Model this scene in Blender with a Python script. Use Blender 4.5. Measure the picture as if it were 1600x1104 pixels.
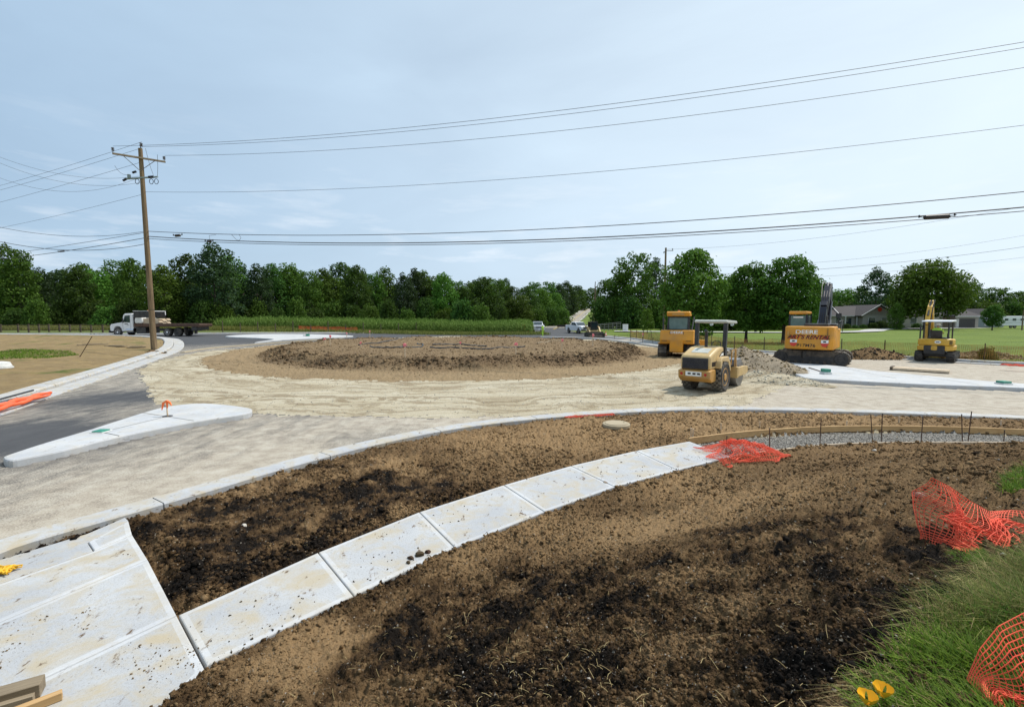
import bpy, bmesh, math, random
import numpy as np
from mathutils import Vector, Matrix
for o in list(bpy.data.objects): bpy.data.objects.remove(o)
C = bpy.context.scene.collection
SC = bpy.context.scene
R = math.radians
rnd = random.Random(7)
# ------------------------------------------------ camera, sky, sun, exposure
F = 740.0; CX, CY = 800.0, 552.0; HOR = 493.0; CAMZ = 3.0
PITCH = math.atan((CY-HOR)/F)
cam = bpy.data.objects.new('camera', bpy.data.cameras.new('camera'))
C.objects.link(cam); SC.camera = cam
cam.location = (0, 0, CAMZ); cam.rotation_euler = (math.pi/2-PITCH, 0, 0)
cam.data.sensor_width = 36; cam.data.lens = 36*F/1600
cam.data.clip_start = 0.05; cam.data.clip_end = 6000
SUN_AZ, SUN_EL = 63.0, 57.0          # azimuth clockwise from the view direction (+Y)
W = bpy.data.worlds.new("World"); SC.world = W; W.use_nodes = True
def build_world():
    nt = W.node_tree; nt.nodes.clear(); N = nt.nodes.new; L = nt.links.new
    out = N('ShaderNodeOutputWorld'); bg = N('ShaderNodeBackground'); L(bg.outputs[0], out.inputs[0])
    sky = N('ShaderNodeTexSky'); sky.sky_type = 'NISHITA'; sky.sun_disc = False
    sky.sun_elevation = R(SUN_EL); sky.sun_rotation = R(SUN_AZ)
    sky.air_density = 1.0; sky.dust_density = 1.6; sky.ozone_density = 1.4
    tc = N('ShaderNodeTexCoord'); mp = N('ShaderNodeMapping'); mp.inputs['Scale'].default_value = (0.8, 1.0, 2.6)
    mp.inputs['Rotation'].default_value = (0.0, 0.25, 0.5)
    L(tc.outputs['Generated'], mp.inputs[0])
    n1 = N('ShaderNodeTexNoise'); n1.inputs['Scale'].default_value = 1.7; n1.inputs['Detail'].default_value = 7; n1.inputs['Roughness'].default_value = .52
    n1.inputs['Distortion'].default_value = .5
    L(mp.outputs[0], n1.inputs[0])
    r1 = N('ShaderNodeMapRange'); r1.inputs[1].default_value = .3; r1.inputs[2].default_value = .75; r1.inputs[3].default_value = .74; r1.inputs[4].default_value = 1.0
    L(n1.outputs[0], r1.inputs[0])
    # thin veil, whiter towards the sun's side of the sky
    sp = N('ShaderNodeSeparateXYZ'); L(tc.outputs['Generated'], sp.inputs[0])
    gx = N('ShaderNodeMapRange'); gx.inputs[1].default_value = -.8; gx.inputs[2].default_value = .7; gx.inputs[3].default_value = -.08; gx.inputs[4].default_value = .08
    L(sp.outputs[0], gx.inputs[0])
    ad = N('ShaderNodeMath'); ad.operation = 'ADD'; ad.use_clamp = True; L(r1.outputs[0], ad.inputs[0]); L(gx.outputs[0], ad.inputs[1])
    # low bank of small clouds near the horizon
    mp2 = N('ShaderNodeMapping'); mp2.inputs['Scale'].default_value = (1, 1, 5.5); L(tc.outputs['Generated'], mp2.inputs[0])
    n2 = N('ShaderNodeTexNoise'); n2.inputs['Scale'].default_value = 5; n2.inputs['Detail'].default_value = 9; n2.inputs['Roughness'].default_value = .58; L(mp2.outputs[0], n2.inputs[0])
    r2 = N('ShaderNodeMapRange'); r2.inputs[1].default_value = .53; r2.inputs[2].default_value = .72; r2.inputs[3].default_value = 0; r2.inputs[4].default_value = .5
    L(n2.outputs[0], r2.inputs[0])
    band = N('ShaderNodeMapRange'); band.inputs[1].default_value = .34; band.inputs[2].default_value = .12; band.inputs[3].default_value = 0; band.inputs[4].default_value = 1
    L(sp.outputs[2], band.inputs[0])
    m2 = N('ShaderNodeMath'); m2.operation = 'MULTIPLY'; L(r2.outputs[0], m2.inputs[0]); L(band.outputs[0], m2.inputs[1])
    mx = N('ShaderNodeMix'); mx.data_type = 'RGBA'; L(ad.outputs[0], mx.inputs[0])
    L(sky.outputs[0], mx.inputs[6])
    gv = N('ShaderNodeMapRange'); gv.inputs[1].default_value = -.75; gv.inputs[2].default_value = .65; L(sp.outputs[0], gv.inputs[0])
    vc = N('ShaderNodeMix'); vc.data_type = 'RGBA'; L(gv.outputs[0], vc.inputs[0]); vc.inputs[6].default_value = (5.7, 7.9, 10.3, 1); vc.inputs[7].default_value = (9.7, 11.3, 12.6, 1); L(vc.outputs[2], mx.inputs[7])
    mx2 = N('ShaderNodeMix'); mx2.data_type = 'RGBA'; L(m2.outputs[0], mx2.inputs[0]); L(mx.outputs[2], mx2.inputs[6]); mx2.inputs[7].default_value = (11.5, 12.2, 13.0, 1)
    L(mx2.outputs[2], bg.inputs[0]); bg.inputs[1].default_value = 0.082
build_world()
sun = bpy.data.objects.new('sun', bpy.data.lights.new('sun', 'SUN')); C.objects.link(sun)
sun.data.energy = 3.8; sun.data.angle = R(1.6); sun.data.color = (1, .955, .88)
sd = Vector((math.sin(R(SUN_AZ))*math.cos(R(SUN_EL)), math.cos(R(SUN_AZ))*math.cos(R(SUN_EL)), math.sin(R(SUN_EL))))
sun.rotation_euler = sd.to_track_quat('Z', 'Y').to_euler(); sun.location = sd*60
SC.view_settings.view_transform = 'Standard'; SC.view_settings.look = 'None'
SC.view_settings.exposure = 0.06; SC.view_settings.gamma = 1
SC.cycles.max_bounces = 6; SC.cycles.transparent_max_bounces = 6; SC.cycles.diffuse_bounces = 3; SC.cycles.glossy_bounces = 2; SC.cycles.transmission_bounces = 4

# ------------------------------------------------ numeric helpers
def sst(a, b, x):
    t = np.clip((np.asarray(x, float)-a)/(b-a), 0, 1); return t*t*(3-2*t)
def _h(ix, iy, seed):
    n = (ix.astype(np.int64)*374761393 + iy.astype(np.int64)*668265263 + seed*1274126177) & 0x7fffffff
    n = ((n ^ (n >> 13))*1274126177) & 0x7fffffff
    n = ((n ^ (n >> 15))*374761393) & 0x7fffffff
    return ((n ^ (n >> 16)) & 0xffff)/32767.5-1
def vn(x, y, seed=0):
    x = np.asarray(x, float); y = np.asarray(y, float)
    ix = np.floor(x); iy = np.floor(y); fx = x-ix; fy = y-iy
    fx = fx*fx*fx*(fx*(6*fx-15)+10); fy = fy*fy*fy*(fy*(6*fy-15)+10)
    ix = ix.astype(np.int64); iy = iy.astype(np.int64)
    a = _h(ix, iy, seed); b = _h(ix+1, iy, seed); c = _h(ix, iy+1, seed); d = _h(ix+1, iy+1, seed)
    return a+(b-a)*fx+(c-a)*fy+(a-b-c+d)*fx*fy
def fbm(x, y, sc, octv=4, seed=0, gain=.5):
    s = 0; a = 1; t = 0
    for k in range(octv):
        c, sn = math.cos(.7*k), math.sin(.7*k)
        s = s+a*vn((x*c-y*sn)*sc+k*17.3, (x*sn+y*c)*sc-k*9.1, seed+k); t += a; a *= gain; sc *= 2.03
    return s/t
def inpoly(x, y, poly):
    x = np.asarray(x, float); y = np.asarray(y, float); r = np.zeros(x.shape, bool)
    P = np.array(poly, float)[:, :2]
    bb = (x >= P[:, 0].min()) & (x <= P[:, 0].max()) & (y >= P[:, 1].min()) & (y <= P[:, 1].max())
    xs, ys = x[bb], y[bb]; q = np.zeros(xs.shape, bool); n = len(P)
    for i in range(n):
        x1, y1 = P[i]; x2, y2 = P[(i+1) % n]
        if y1 == y2: continue
        c = ((y1 > ys) != (y2 > ys)) & (xs < (x2-x1)*(ys-y1)/(y2-y1)+x1)
        q ^= c
    r[bb] = q; return r
def pdist(x, y, line, closed=False):
    x = np.asarray(x, float); y = np.asarray(y, float); d = np.full(x.shape, 1e9); L_ = list(line)
    if closed: L_ = L_+[L_[0]]
    for (a, b) in zip(L_[:-1], L_[1:]):
        ax, ay, bx, by = a[0], a[1], b[0], b[1]; vx, vy = bx-ax, by-ay; l2 = vx*vx+vy*vy+1e-12
        t = np.clip(((x-ax)*vx+(y-ay)*vy)/l2, 0, 1)
        d = np.minimum(d, np.hypot(x-ax-t*vx, y-ay-t*vy))
    return d
def ray(px, py):
    a = (px-CX)/F; b = -(py-CY)/F; cp, sp = math.cos(PITCH), math.sin(PITCH)
    return (a, cp+b*sp, -sp+b*cp)
def P(px, py, z=0.0):
    "the point of the horizontal plane z seen at that place in the photo"
    d = ray(px, py); t = (z-CAMZ)/d[2]; return (d[0]*t, d[1]*t)
def atd(px, py, y):
    "the 3-D point at depth y seen at that place in the photo"
    d = ray(px, py); t = y/d[1]; return Vector((d[0]*t, y, CAMZ+d[2]*t))
def smooth(pts, n=8, closed=False):
    p = [Vector(q[:2]) for q in pts]; out = []; m = len(p)
    rng = range(m if closed else m-1)
    for i in rng:
        g = (lambda k: p[k % m]) if closed else (lambda k: p[min(max(k, 0), m-1)])
        a, b, c, d = g(i-1), g(i), g(i+1), g(i+2)
        for k in range(n):
            t = k/n
            out.append(tuple(.5*((2*b)+(-a+c)*t+(2*a-5*b+4*c-d)*t*t+(-a+3*b-3*c+d)*t**3)))
    if not closed: out.append(tuple(p[-1]))
    return out
def resample(pts, step):
    out = [Vector(pts[0])]; acc = 0; prev = Vector(pts[0])
    for q in pts[1:]:
        q = Vector(q); seg = (q-prev).length
        while acc+seg >= step and seg > 1e-9:
            prev = prev+(q-prev)*((step-acc)/seg); out.append(prev.copy()); seg = (q-prev).length; acc = 0
        acc += seg; prev = q
    return [tuple(v) for v in out]
def offset(line, d):
    "positive = left of travel"
    out = []; n = len(line)
    for i in range(n):
        a = Vector(line[max(i-1, 0)][:2]); b = Vector(line[min(i+1, n-1)][:2]); t = (b-a).normalized()
        out.append((line[i][0]-t.y*d, line[i][1]+t.x*d))
    return out
# ------------------------------------------------ the lie of the land
near_edge = [P(*q, .12) for q in [(240, 1104), (320, 1040), (553, 930), (712, 855), (850, 800), (962, 760), (1062, 735), (1142, 713), (1200, 706), (1280, 697), (1350, 693), (1600, 692)]]
near_edge = [(-9.5, -1.5)] + near_edge + [(30, near_edge[-1][1]-.1), (60, 12)]
NEARZONE = near_edge + [(60, -60), (-30, -60), (-16, -8)]
def base(x, y):
    x = np.asarray(x, float); y = np.asarray(y, float)
    z = .6*sst(20, 58, y)*sst(5, 38, -x)
    z = z-.25*sst(18, 30, y)*sst(0, 12, x)*0
    u = np.clip((y-182)/178, 0, 3)
    z = z+np.where(u < 1, 8.2*u**1.12, 8.2+(np.minimum(u, 2)-1)*3.0)*1.0
    s = pdist(x, y, near_edge); ins = inpoly(x, y, NEARZONE)
    z = z+np.where(ins, 1.4*sst(.15, 5.3, s), 0)
    return z
def G(px, py, fn=None, dz=0):
    "march a sight line to the ground"
    d = ray(px, py); f = fn or base; t0 = .8; t = np.concatenate([np.arange(.8, 60, .02), np.arange(60, 900, .4)])
    X = d[0]*t; Y = d[1]*t; Z = CAMZ+d[2]*t
    below = np.nonzero(Z <= f(X, Y)+dz)[0]
    k = below[0] if len(below) else len(t)-1
    return (float(X[k]), float(Y[k]), float(Z[k]))
def gz(x, y): return float(base(np.array([x]), np.array([y]))[0])
GP = lambda L_: [G(*q)[:2] for q in L_]
# traced outlines, all on the ground
KERB_NEAR = [P(*q, .12) for q in [(-260, 930), (-120, 888), (0, 842), (163, 797), (310, 757), (420, 726), (560, 691), (700, 664), (840, 648), (990, 638), (1100, 635), (1220, 636), (1400, 641), (1600, 649), (1800, 658), (2300, 682)]]
KERB_NEAR = resample(smooth(KERB_NEAR, 10), .25)
K_IN = offset(KERB_NEAR, -.44)
WALK_FAR = [P(*q, .13) for q in [(278, 960), (497, 862), (655, 799), (787, 757), (892, 727), (994, 703.5), (1077, 689)]]
WALK_NEAR = [P(*q, .13) for q in [(322, 1040), (553, 930), (711, 855), (851, 799), (961, 760), (1059, 734), (1143, 713)]]
BED_FAR = [P(*q, .1) for q in [(1077, 690), (1170, 679), (1300, 671), (1450, 671), (1600, 676), (1800, 684), (2100, 700)]]
BED_NEAR = [P(*q, .1) for q in [(1143, 713), (1200, 706), (1280, 697), (1350, 693.5), (1470, 692), (1600, 693), (1800, 699), (2100, 712)]]
BED = BED_FAR + BED_NEAR[::-1]
SLAB = [P(*q, .13) for q in [(-260, 985), (0, 884), (137, 846), (201, 812), (232, 874), (277, 960), (320, 1042), (352, 1104), (400, 1200), (-260, 1500)]]
WALKPOLY = WALK_FAR + WALK_NEAR[::-1]
LK_OUT = [P(*q, .03) for q in [(-380, 760), (-130, 690), (25, 640), (113, 608), (212, 575), (248, 563), (280, 552), (288, 545), (284, 539), (268, 536), (215, 533), (100, 531), (0, 530), (-200, 529)]]
LK_OUT = resample(smooth(LK_OUT, 10), .4)
LEFTDIRT = offset(LK_OUT, 1.45) + [(-95, 50), (-60, 12)]
LAWN_E = [G(*q)[:2] for q in [(942, 526), (985, 530), (1030, 537), (1100, 544), (1185, 551), (1290, 555), (1400, 560), (1500, 566), (1600, 571), (1800, 578)]]
LAWN = LAWN_E + [(120, 18), (500, 30), (500, 182), (25, 182), (16, 130)]
N_KERB = [G(*q)[:2] for q in [(-300, 524), (0, 522.5), (200, 522), (400, 521), (600, 520.5), (740, 520), (815, 519.5)]]
FIELD = N_KERB + [(9, 95), (11, 140), (13, 182), (-300, 182), (-300, 62)]
ISL_C = (-4.4, 40.0); ISL_R = 18.4; MND_R = 14.6
gr_l = GP([(215, 577), (228, 600), (243, 629), (275, 639), (400, 647), (520, 650), (680, 652), (840, 650)])
GRAVEL = gr_l + GP([(960, 640), (1100, 636.5), (1170, 632), (1235, 598), (1205, 566), (1185, 556), (1060, 546), (1010, 536), (940, 531), (850, 527), (700, 525), (560, 529), (480, 534), (400, 542), (320, 549), (250, 562)])
SW_ISL = smooth([P(*q, .15) for q in [(5, 714), (14, 709), (70, 691), (141, 670), (223, 644), (262, 634.5), (310, 629.5), (350, 631.5), (386, 636), (394, 640), (380, 646), (302, 658), (185, 681), (100, 702), (45, 713), (14, 718)]], 4, True)
E_ISL = smooth([P(*q, .15) for q in [(1207, 564.5), (1226, 566), (1306, 571), (1360, 578), (1424, 584), (1508, 592), (1600, 599), (1760, 611), (1775, 618), (1740, 617), (1600, 605.5), (1450, 600), (1306, 593), (1262, 590), (1246, 585), (1232, 579)]], 4, True)
W_ISL = smooth([G(*q)[:2] for q in [(352, 527), (400, 523.7), (480, 523.5), (552, 526.2), (500, 529.5), (440, 532.6), (398, 536.6), (428, 531.8), (400, 529.5)]], 4, True)
HILLROAD = [(5.0, 60), (7.5, 75), (8.6, 100), (14.8, 140), (21.0, 180), (30.0, 225), (40, 275), (49, 320), (57, 360), (64, 400)]
HR = smooth(HILLROAD, 8)
hw = [3.7+3.2*float(1-sst(55, 85, q[1])) for q in HR]
HR_L = [(q[0]-w, q[1]) for q, w in zip(HR, hw)]; HR_R = [(q[0]+w, q[1]) for q, w in zip(HR, hw)]
HRPOLY = HR_L + HR_R[::-1]
# zones: 0 soil near, 1 crushed stone, 2 asphalt, 3 lawn, 4 left soil, 5 meadow/field, 6 island soil, 7 walk bed, 8 hidden under slabs
def zones(x, y):
    X0, Y0 = x, y; far = 1+.03*np.hypot(x, y); wx = (.16*fbm(x, y, .9, 3, 301)+.12*fbm(x, y, 4.5, 2, 303))*far; wy = (.16*fbm(x, y, .9, 3, 305)+.12*fbm(x, y, 4.5, 2, 307))*far
    x = x+wx; y = y+wy
    z = np.full(x.shape, 2, int)
    z[(y > 60)] = 5
    z[inpoly(x, y, [(-300, 25), (-300, 70), (-40, 68), (8, 82), (30, 80), (45, 35), (200, 15), (200, 8), (30, 8), (-8, 2), (-60, -10)])] = 2
    z[inpoly(x, y, FIELD)] = 5
    z[inpoly(x, y, LAWN)] = 3
    z[inpoly(x, y, GRAVEL)] = 1
    z[inpoly(x, y, LEFTDIRT)] = 4
    z[(y > 182)] = 3
    z[inpoly(x, y, HRPOLY)] = 2
    r = np.hypot(x-ISL_C[0], y-ISL_C[1])+.5*fbm(x, y, .25, 3, 91)
    z[r < ISL_R] = 6
    x, y = X0, Y0
    strip = K_IN + [(60, -60), (-30, -60), (-16, -8)]
    z[inpoly(x, y, strip)] = 0
    z[inpoly(x, y, BED)] = 7
    z[(inpoly(x, y, WALKPOLY) | inpoly(x, y, SLAB)) & ~inpoly(x, y, NEARZONE)] = 8
    z[inpoly(x, y, SW_ISL) | inpoly(x, y, E_ISL)] = 8
    return z
BLD = [((300, 800), 1.5), ((260, 850), 1.0), ((400, 870), 1.4), ((330, 905), 1.1), ((520, 790), 1.1), ((450, 830), 1.1), ((800, 960), .5), ((560, 900), .0001), ((620, 760), .7), ((1180, 930), .8), ((1000, 960), .6), ((1400, 900), .5), ((1250, 850), .5), ((700, 1000), .5), ((900, 1060), .4), ((450, 1010), .3), ((1300, 1000), .5)]
BLT = [((975, 850), .38), ((1010, 830), .3), ((430, 1055), .28), ((490, 1025), .25), ((560, 995), .2), ((450, 755), .5), ((620, 735), .5), ((800, 700), .9), ((930, 680), 1.0), ((1100, 665), 1.2), ((1300, 655), 1.2), ((820, 830), .4), ((1200, 790), .7), ((1050, 760), .5), ((740, 880), .25)]
def sfield(bl, x, y):
    a = np.zeros(x.shape)
    for (q, s) in bl:
        g = G(*q); d = np.hypot(x-g[0], y-g[1])/(s*1.5); a += np.exp(-d*d)
    return a*(1+.5*fbm(x, y, 1.2, 3, 55))
def soilattr(x, y):
    "moist dark patches and dry pale ones in the turned soil"
    nb_ = fbm(x, y, 3.6, 5, 58, .72); nb2 = fbm(x, y, 1.3, 4, 59, .65)
    return np.clip(sfield(BLD, x, y)*1.1, 0, 1)*(.78+1.7*nb_+1.1*nb2), sfield(BLT, x, y)
def islattr(x, y):
    r = np.hypot(x-ISL_C[0], y-ISL_C[1])
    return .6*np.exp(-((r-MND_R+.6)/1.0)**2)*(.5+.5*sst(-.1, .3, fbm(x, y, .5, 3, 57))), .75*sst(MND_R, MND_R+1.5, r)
def height(x, y, z, detail=True):
    h = base(x, y); out = h.copy()
    ins = inpoly(x, y, NEARZONE)
    m = (z == 0)
    def soil(x, y, k=1.0, seed=5):
        a = fbm(x, y, 1.1, 3, seed)*.045
        b = np.abs(fbm(x, y, 4.0, 4, seed+7, .62))*.115-.026
        c = np.abs(fbm(x, y, 17, 3, seed+11, .65))*.06
        return (a+b+c)*k
    xm, ym = x[m], y[m]
    dn = pdist(xm, ym, near_edge); dk = pdist(xm, ym, K_IN[::4]); dw = pdist(xm, ym, [WALK_FAR[0]]+WALK_FAR[1:]+BED_FAR)
    lowstrip = ~ins[m]
    e = np.where(lowstrip, .085+.03*fbm(xm, ym, .6, 2, 3), .10+0*xm)
    e = e-np.where(lowstrip, .08*(1-sst(0, .35, dk)), 0)-np.where(lowstrip, .05*(1-sst(0, .2, dw)), 0)
    e = e+np.where(lowstrip, 0, .035*(1-sst(.1, .5, dn))-.05*(1-sst(0, .10, dn)))
    slabedge = pdist(xm, ym, SLAB, True)
    e = e-np.where(lowstrip, .12*(1-sst(0, .25, slabedge)), 0)
    tn = np.zeros(xm.shape); nr_ = np.hypot(xm, ym) < 14; tn[nr_] = np.clip(sfield(BLT[:5], xm[nr_], ym[nr_]), 0, 1)
    rut = np.exp(-((pdist(xm, ym, [(-1.6, 1.5), (.2, 4.2), (2.6, 6.3), (6, 8.2), (11, 9.4)])-.55)/.16)**2)*.035
    out[m] = h[m]+e+soil(xm, ym)*(1-.5*tn)-rut*(~lowstrip)+.008*np.sin((xm*.8-ym)*38+3*fbm(xm, ym, 2, 2, 5))*tn
    m = z == 6; xm, ym = x[m], y[m]; r = np.hypot(xm-ISL_C[0], ym-ISL_C[1])
    ang = np.arctan2(ym-ISL_C[1], xm-ISL_C[0])
    rr = r+.8*fbm(np.cos(ang)*6, np.sin(ang)*6, 1.0, 3, 33)
    mound = .55*sst(MND_R+.9, MND_R-1.6, rr)+.16*fbm(xm, ym, .5, 4, 41)*sst(MND_R+1, MND_R-.5, rr)+.16*np.abs(fbm(xm, ym, 1.6, 3, 47))*np.exp(-((rr-MND_R+.8)/1.4)**2)
    ruts = .03*np.sin(r*9)*sst(MND_R, MND_R+.6, rr)
    out[m] = h[m]+.05*sst(ISL_R+.1, ISL_R-1.2, r)+mound+soil(xm, ym, .8, 61)*sst(ISL_R+.1, ISL_R-.8, r)+ruts*.6
    m = z == 4; xm, ym = x[m], y[m]; d = pdist(xm, ym, LK_OUT[::3])
    out[m] = h[m]+.12+.45*sst(1.2, 8, d)*(.65+.35*fbm(xm, ym, .12, 2, 70))+.07*fbm(xm, ym, .8, 3, 71)+.02*fbm(xm, ym, 5, 2, 72)
    m = z == 1; xm, ym = x[m], y[m]
    r = np.hypot(xm-ISL_C[0], ym-ISL_C[1])
    out[m] = h[m]+.012*fbm(xm, ym, 1.3, 3, 80)+.012*np.abs(fbm(r*3.2, np.arctan2(ym-40, xm+4.4)*5, 1.0, 3, 82))+.006*fbm(xm, ym, 14, 2, 83)
    m = z == 2; xm, ym = x[m], y[m]
    out[m] = h[m]+.006*fbm(xm, ym, 1.2, 3, 85)
    m = (z == 3); xm, ym = x[m], y[m]
    out[m] = h[m]+.05+.12*fbm(xm, ym, .07, 2, 87)*(ym < 170)+.03*fbm(xm, ym, 1.1, 2, 88)
    m = (z == 5); xm, ym = x[m], y[m]
    out[m] = h[m]+.08+.1*fbm(xm, ym, .3, 2, 89)
    m = z == 7; xm, ym = x[m], y[m]
    out[m] = h[m]*.15+.0+.02*fbm(xm, ym, 4, 3, 90)
    m = z == 8
    out[m] = -.05+np.minimum(h[m], .4)*.0
    ins8 = m & (y > 14)
    out[ins8] = h[ins8]-.05
    return out
# ------------------------------------------------ materials
def newmat(name):
    m = bpy.data.materials.new(name); m.use_nodes = True
    nt = m.node_tree; nt.nodes.clear()
    o = nt.nodes.new('ShaderNodeOutputMaterial'); b = nt.nodes.new('ShaderNodeBsdfPrincipled')
    nt.links.new(b.outputs[0], o.inputs[0]); return m, nt, b, o
class NB:
    def __init__(s, nt, coord='Object'):
        s.nt = nt; s.tc = nt.nodes.new('ShaderNodeTexCoord').outputs[coord]
    def n(s, t, **k):
        q = s.nt.nodes.new(t)
        for a, v in k.items(): setattr(q, a, v)
        return q
    def L(s, a, b): s.nt.links.new(a, b)
    def noise(s, scale, detail=4, rough=.55, vec=None, stretch=None, dist=0, rot=0):
        q = s.n('ShaderNodeTexNoise'); q.inputs['Scale'].default_value = scale; q.inputs['Detail'].default_value = detail
        q.inputs['Roughness'].default_value = rough; q.inputs['Distortion'].default_value = dist
        v = vec or s.tc
        if stretch:
            mp = s.n('ShaderNodeMapping'); mp.inputs['Scale'].default_value = stretch; mp.inputs['Rotation'].default_value = (0, 0, rot); s.L(v, mp.inputs[0]); v = mp.outputs[0]
        s.L(v, q.inputs['Vector']); return q.outputs['Fac']
    def voro(s, scale, feature='F1', out='Distance', rand=1):
        q = s.n('ShaderNodeTexVoronoi', feature=feature); q.inputs['Scale'].default_value = scale; s.L(s.tc, q.inputs['Vector'])
        return q.outputs[out]
    def ramp(s, v, *stops):
        q = s.n('ShaderNodeValToRGB'); e = q.color_ramp.elements
        while len(e) < len(stops): e.new(.5)
        for i, (p, c) in enumerate(stops):
            e[i].position = p; e[i].color = (tuple(c)+(1,))[:4] if hasattr(c, '__len__') else (c, c, c, 1)
        s.L(v, q.inputs[0]); return q.outputs[0]
    def mix(s, f, a, b, bt='MIX'):
        q = s.n('ShaderNodeMix', data_type='RGBA', blend_type=bt)
        for v, i in ((f, 0), (a, 6), (b, 7)):
            if isinstance(v, (int, float)): q.inputs[i].default_value = v
            elif isinstance(v, tuple): q.inputs[i].default_value = (v+(1,))[:4]
            else: s.L(v, q.inputs[i])
        return q.outputs[2]
    def m(s, op, a, b=0.0, clamp=False):
        q = s.n('ShaderNodeMath', operation=op, use_clamp=clamp)
        for v, i in ((a, 0), (b, 1)):
            if isinstance(v, (int, float)): q.inputs[i].default_value = v
            else: s.L(v, q.inputs[i])
        return q.outputs[0]
    def attr(s, name):
        q = s.n('ShaderNodeAttribute'); q.attribute_name = name; return q.outputs['Fac']
    def bump(s, b, h, strength=.3, dist=.02):
        q = s.n('ShaderNodeBump'); q.inputs['Strength'].default_value = strength; q.inputs['Distance'].default_value = dist
        s.L(h, q.inputs['Height']); s.L(q.outputs[0], b.inputs['Normal'])
MT = {}
def plain(name, col, rough=.6, metal=0, var=.15, scale=6, bump=0, spec=.5, dirt=0, dirtcol=(.2, .16, .11)):
    "painted or bare surface with slight uneven wear and dust"
    if name in MT: return MT[name]
    m, nt, b, o = newmat(name); k = NB(nt)
    f = k.noise(scale, 5)
    c = k.mix(k.ramp(f, (.3, 0), (.7, 1)), tuple(q*(1-var) for q in col), tuple(min(1, q*(1+var)) for q in col))
    if dirt:
        g = k.noise(scale*.5, 8, .65)
        c = k.mix(k.m('MULTIPLY', k.ramp(g, (.42, 0), (.68, 1)), dirt), c, dirtcol)
    k.L(c, b.inputs['Base Color']); b.inputs['Roughness'].default_value = rough; b.inputs['Metallic'].default_value = metal
    b.inputs['Specular IOR Level'].default_value = spec
    if bump: k.bump(b, k.noise(scale*8, 3), bump, .01)
    MT[name] = m; return m
def soil_mat(name, dark, mid, tan, bias=0.0, grassy=0.0, speck=.5):
    m, nt, b, o = newmat(name); k = NB(nt)
    big = k.noise(.45, 5, .6); medn = k.noise(3.5, 6, .65); fine = k.noise(24, 6, .7); vf = k.noise(90, 3, .7)
    a = k.attr('dark'); t = k.attr('tan')
    mid2 = k.noise(1.1, 9, .72, dist=.4); v = k.m('ADD', k.m('MULTIPLY', k.m('ADD', k.m('MULTIPLY', big, .45), k.m('MULTIPLY', mid2, .55)), .55), k.m('ADD', k.m('MULTIPLY', medn, .35), k.m('MULTIPLY', fine, .38)))
    v = k.m('ADD', v, k.m('MULTIPLY', vf, .25)); v = k.m('ADD', k.m('SUBTRACT', v, k.m('MULTIPLY', a, .26)), bias)
    v = k.m('ADD', v, k.m('MULTIPLY', t, .22))
    c = k.ramp(v, (.44, dark), (.62, mid), (.78, tuple(.5*(p+q) for p, q in zip(mid, tan))), (.93, tan))
    # pale crumbs and stones
    vo = k.voro(38, out='Color'); sp = k.n('ShaderNodeSeparateColor'); k.L(vo, sp.inputs[0])
    st = k.m('GREATER_THAN', sp.outputs[0], 1-.06*speck); ds = k.voro(38); st = k.m('MULTIPLY', st, k.m('LESS_THAN', ds, .35))
    c = k.mix(k.m('MULTIPLY', st, .8), c, (.34, .30, .24))
    if grassy:
        g = k.noise(.28, 6, .6, dist=.4); c = k.mix(k.m('MULTIPLY', k.ramp(g, (.55, 0), (.66, 1)), grassy), c, (.06, .10, .018))
        g2 = k.noise(1.1, 8, .7); c = k.mix(k.m('MULTIPLY', k.ramp(g2, (.45, 0), (.7, 1)), .55), c, (.33, .23, .095))
    k.L(c, b.inputs['Base Color']); b.inputs['Roughness'].default_value = .95; b.inputs['Specular IOR Level'].default_value = .15
    k.bump(b, k.m('ADD', k.m('MULTIPLY', fine, .7), k.m('MULTIPLY', vf, .5)), .9, .05)
    return m
MT['soil'] = soil_mat('soil', (.0125, .009, .0065), (.098, .058, .027), (.31, .20, .10))
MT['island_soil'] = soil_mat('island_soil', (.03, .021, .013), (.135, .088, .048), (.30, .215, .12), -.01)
MT['left_soil'] = soil_mat('left_soil', (.055, .037, .02), (.175, .118, .058), (.31, .23, .12), .02, grassy=.9)
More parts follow.
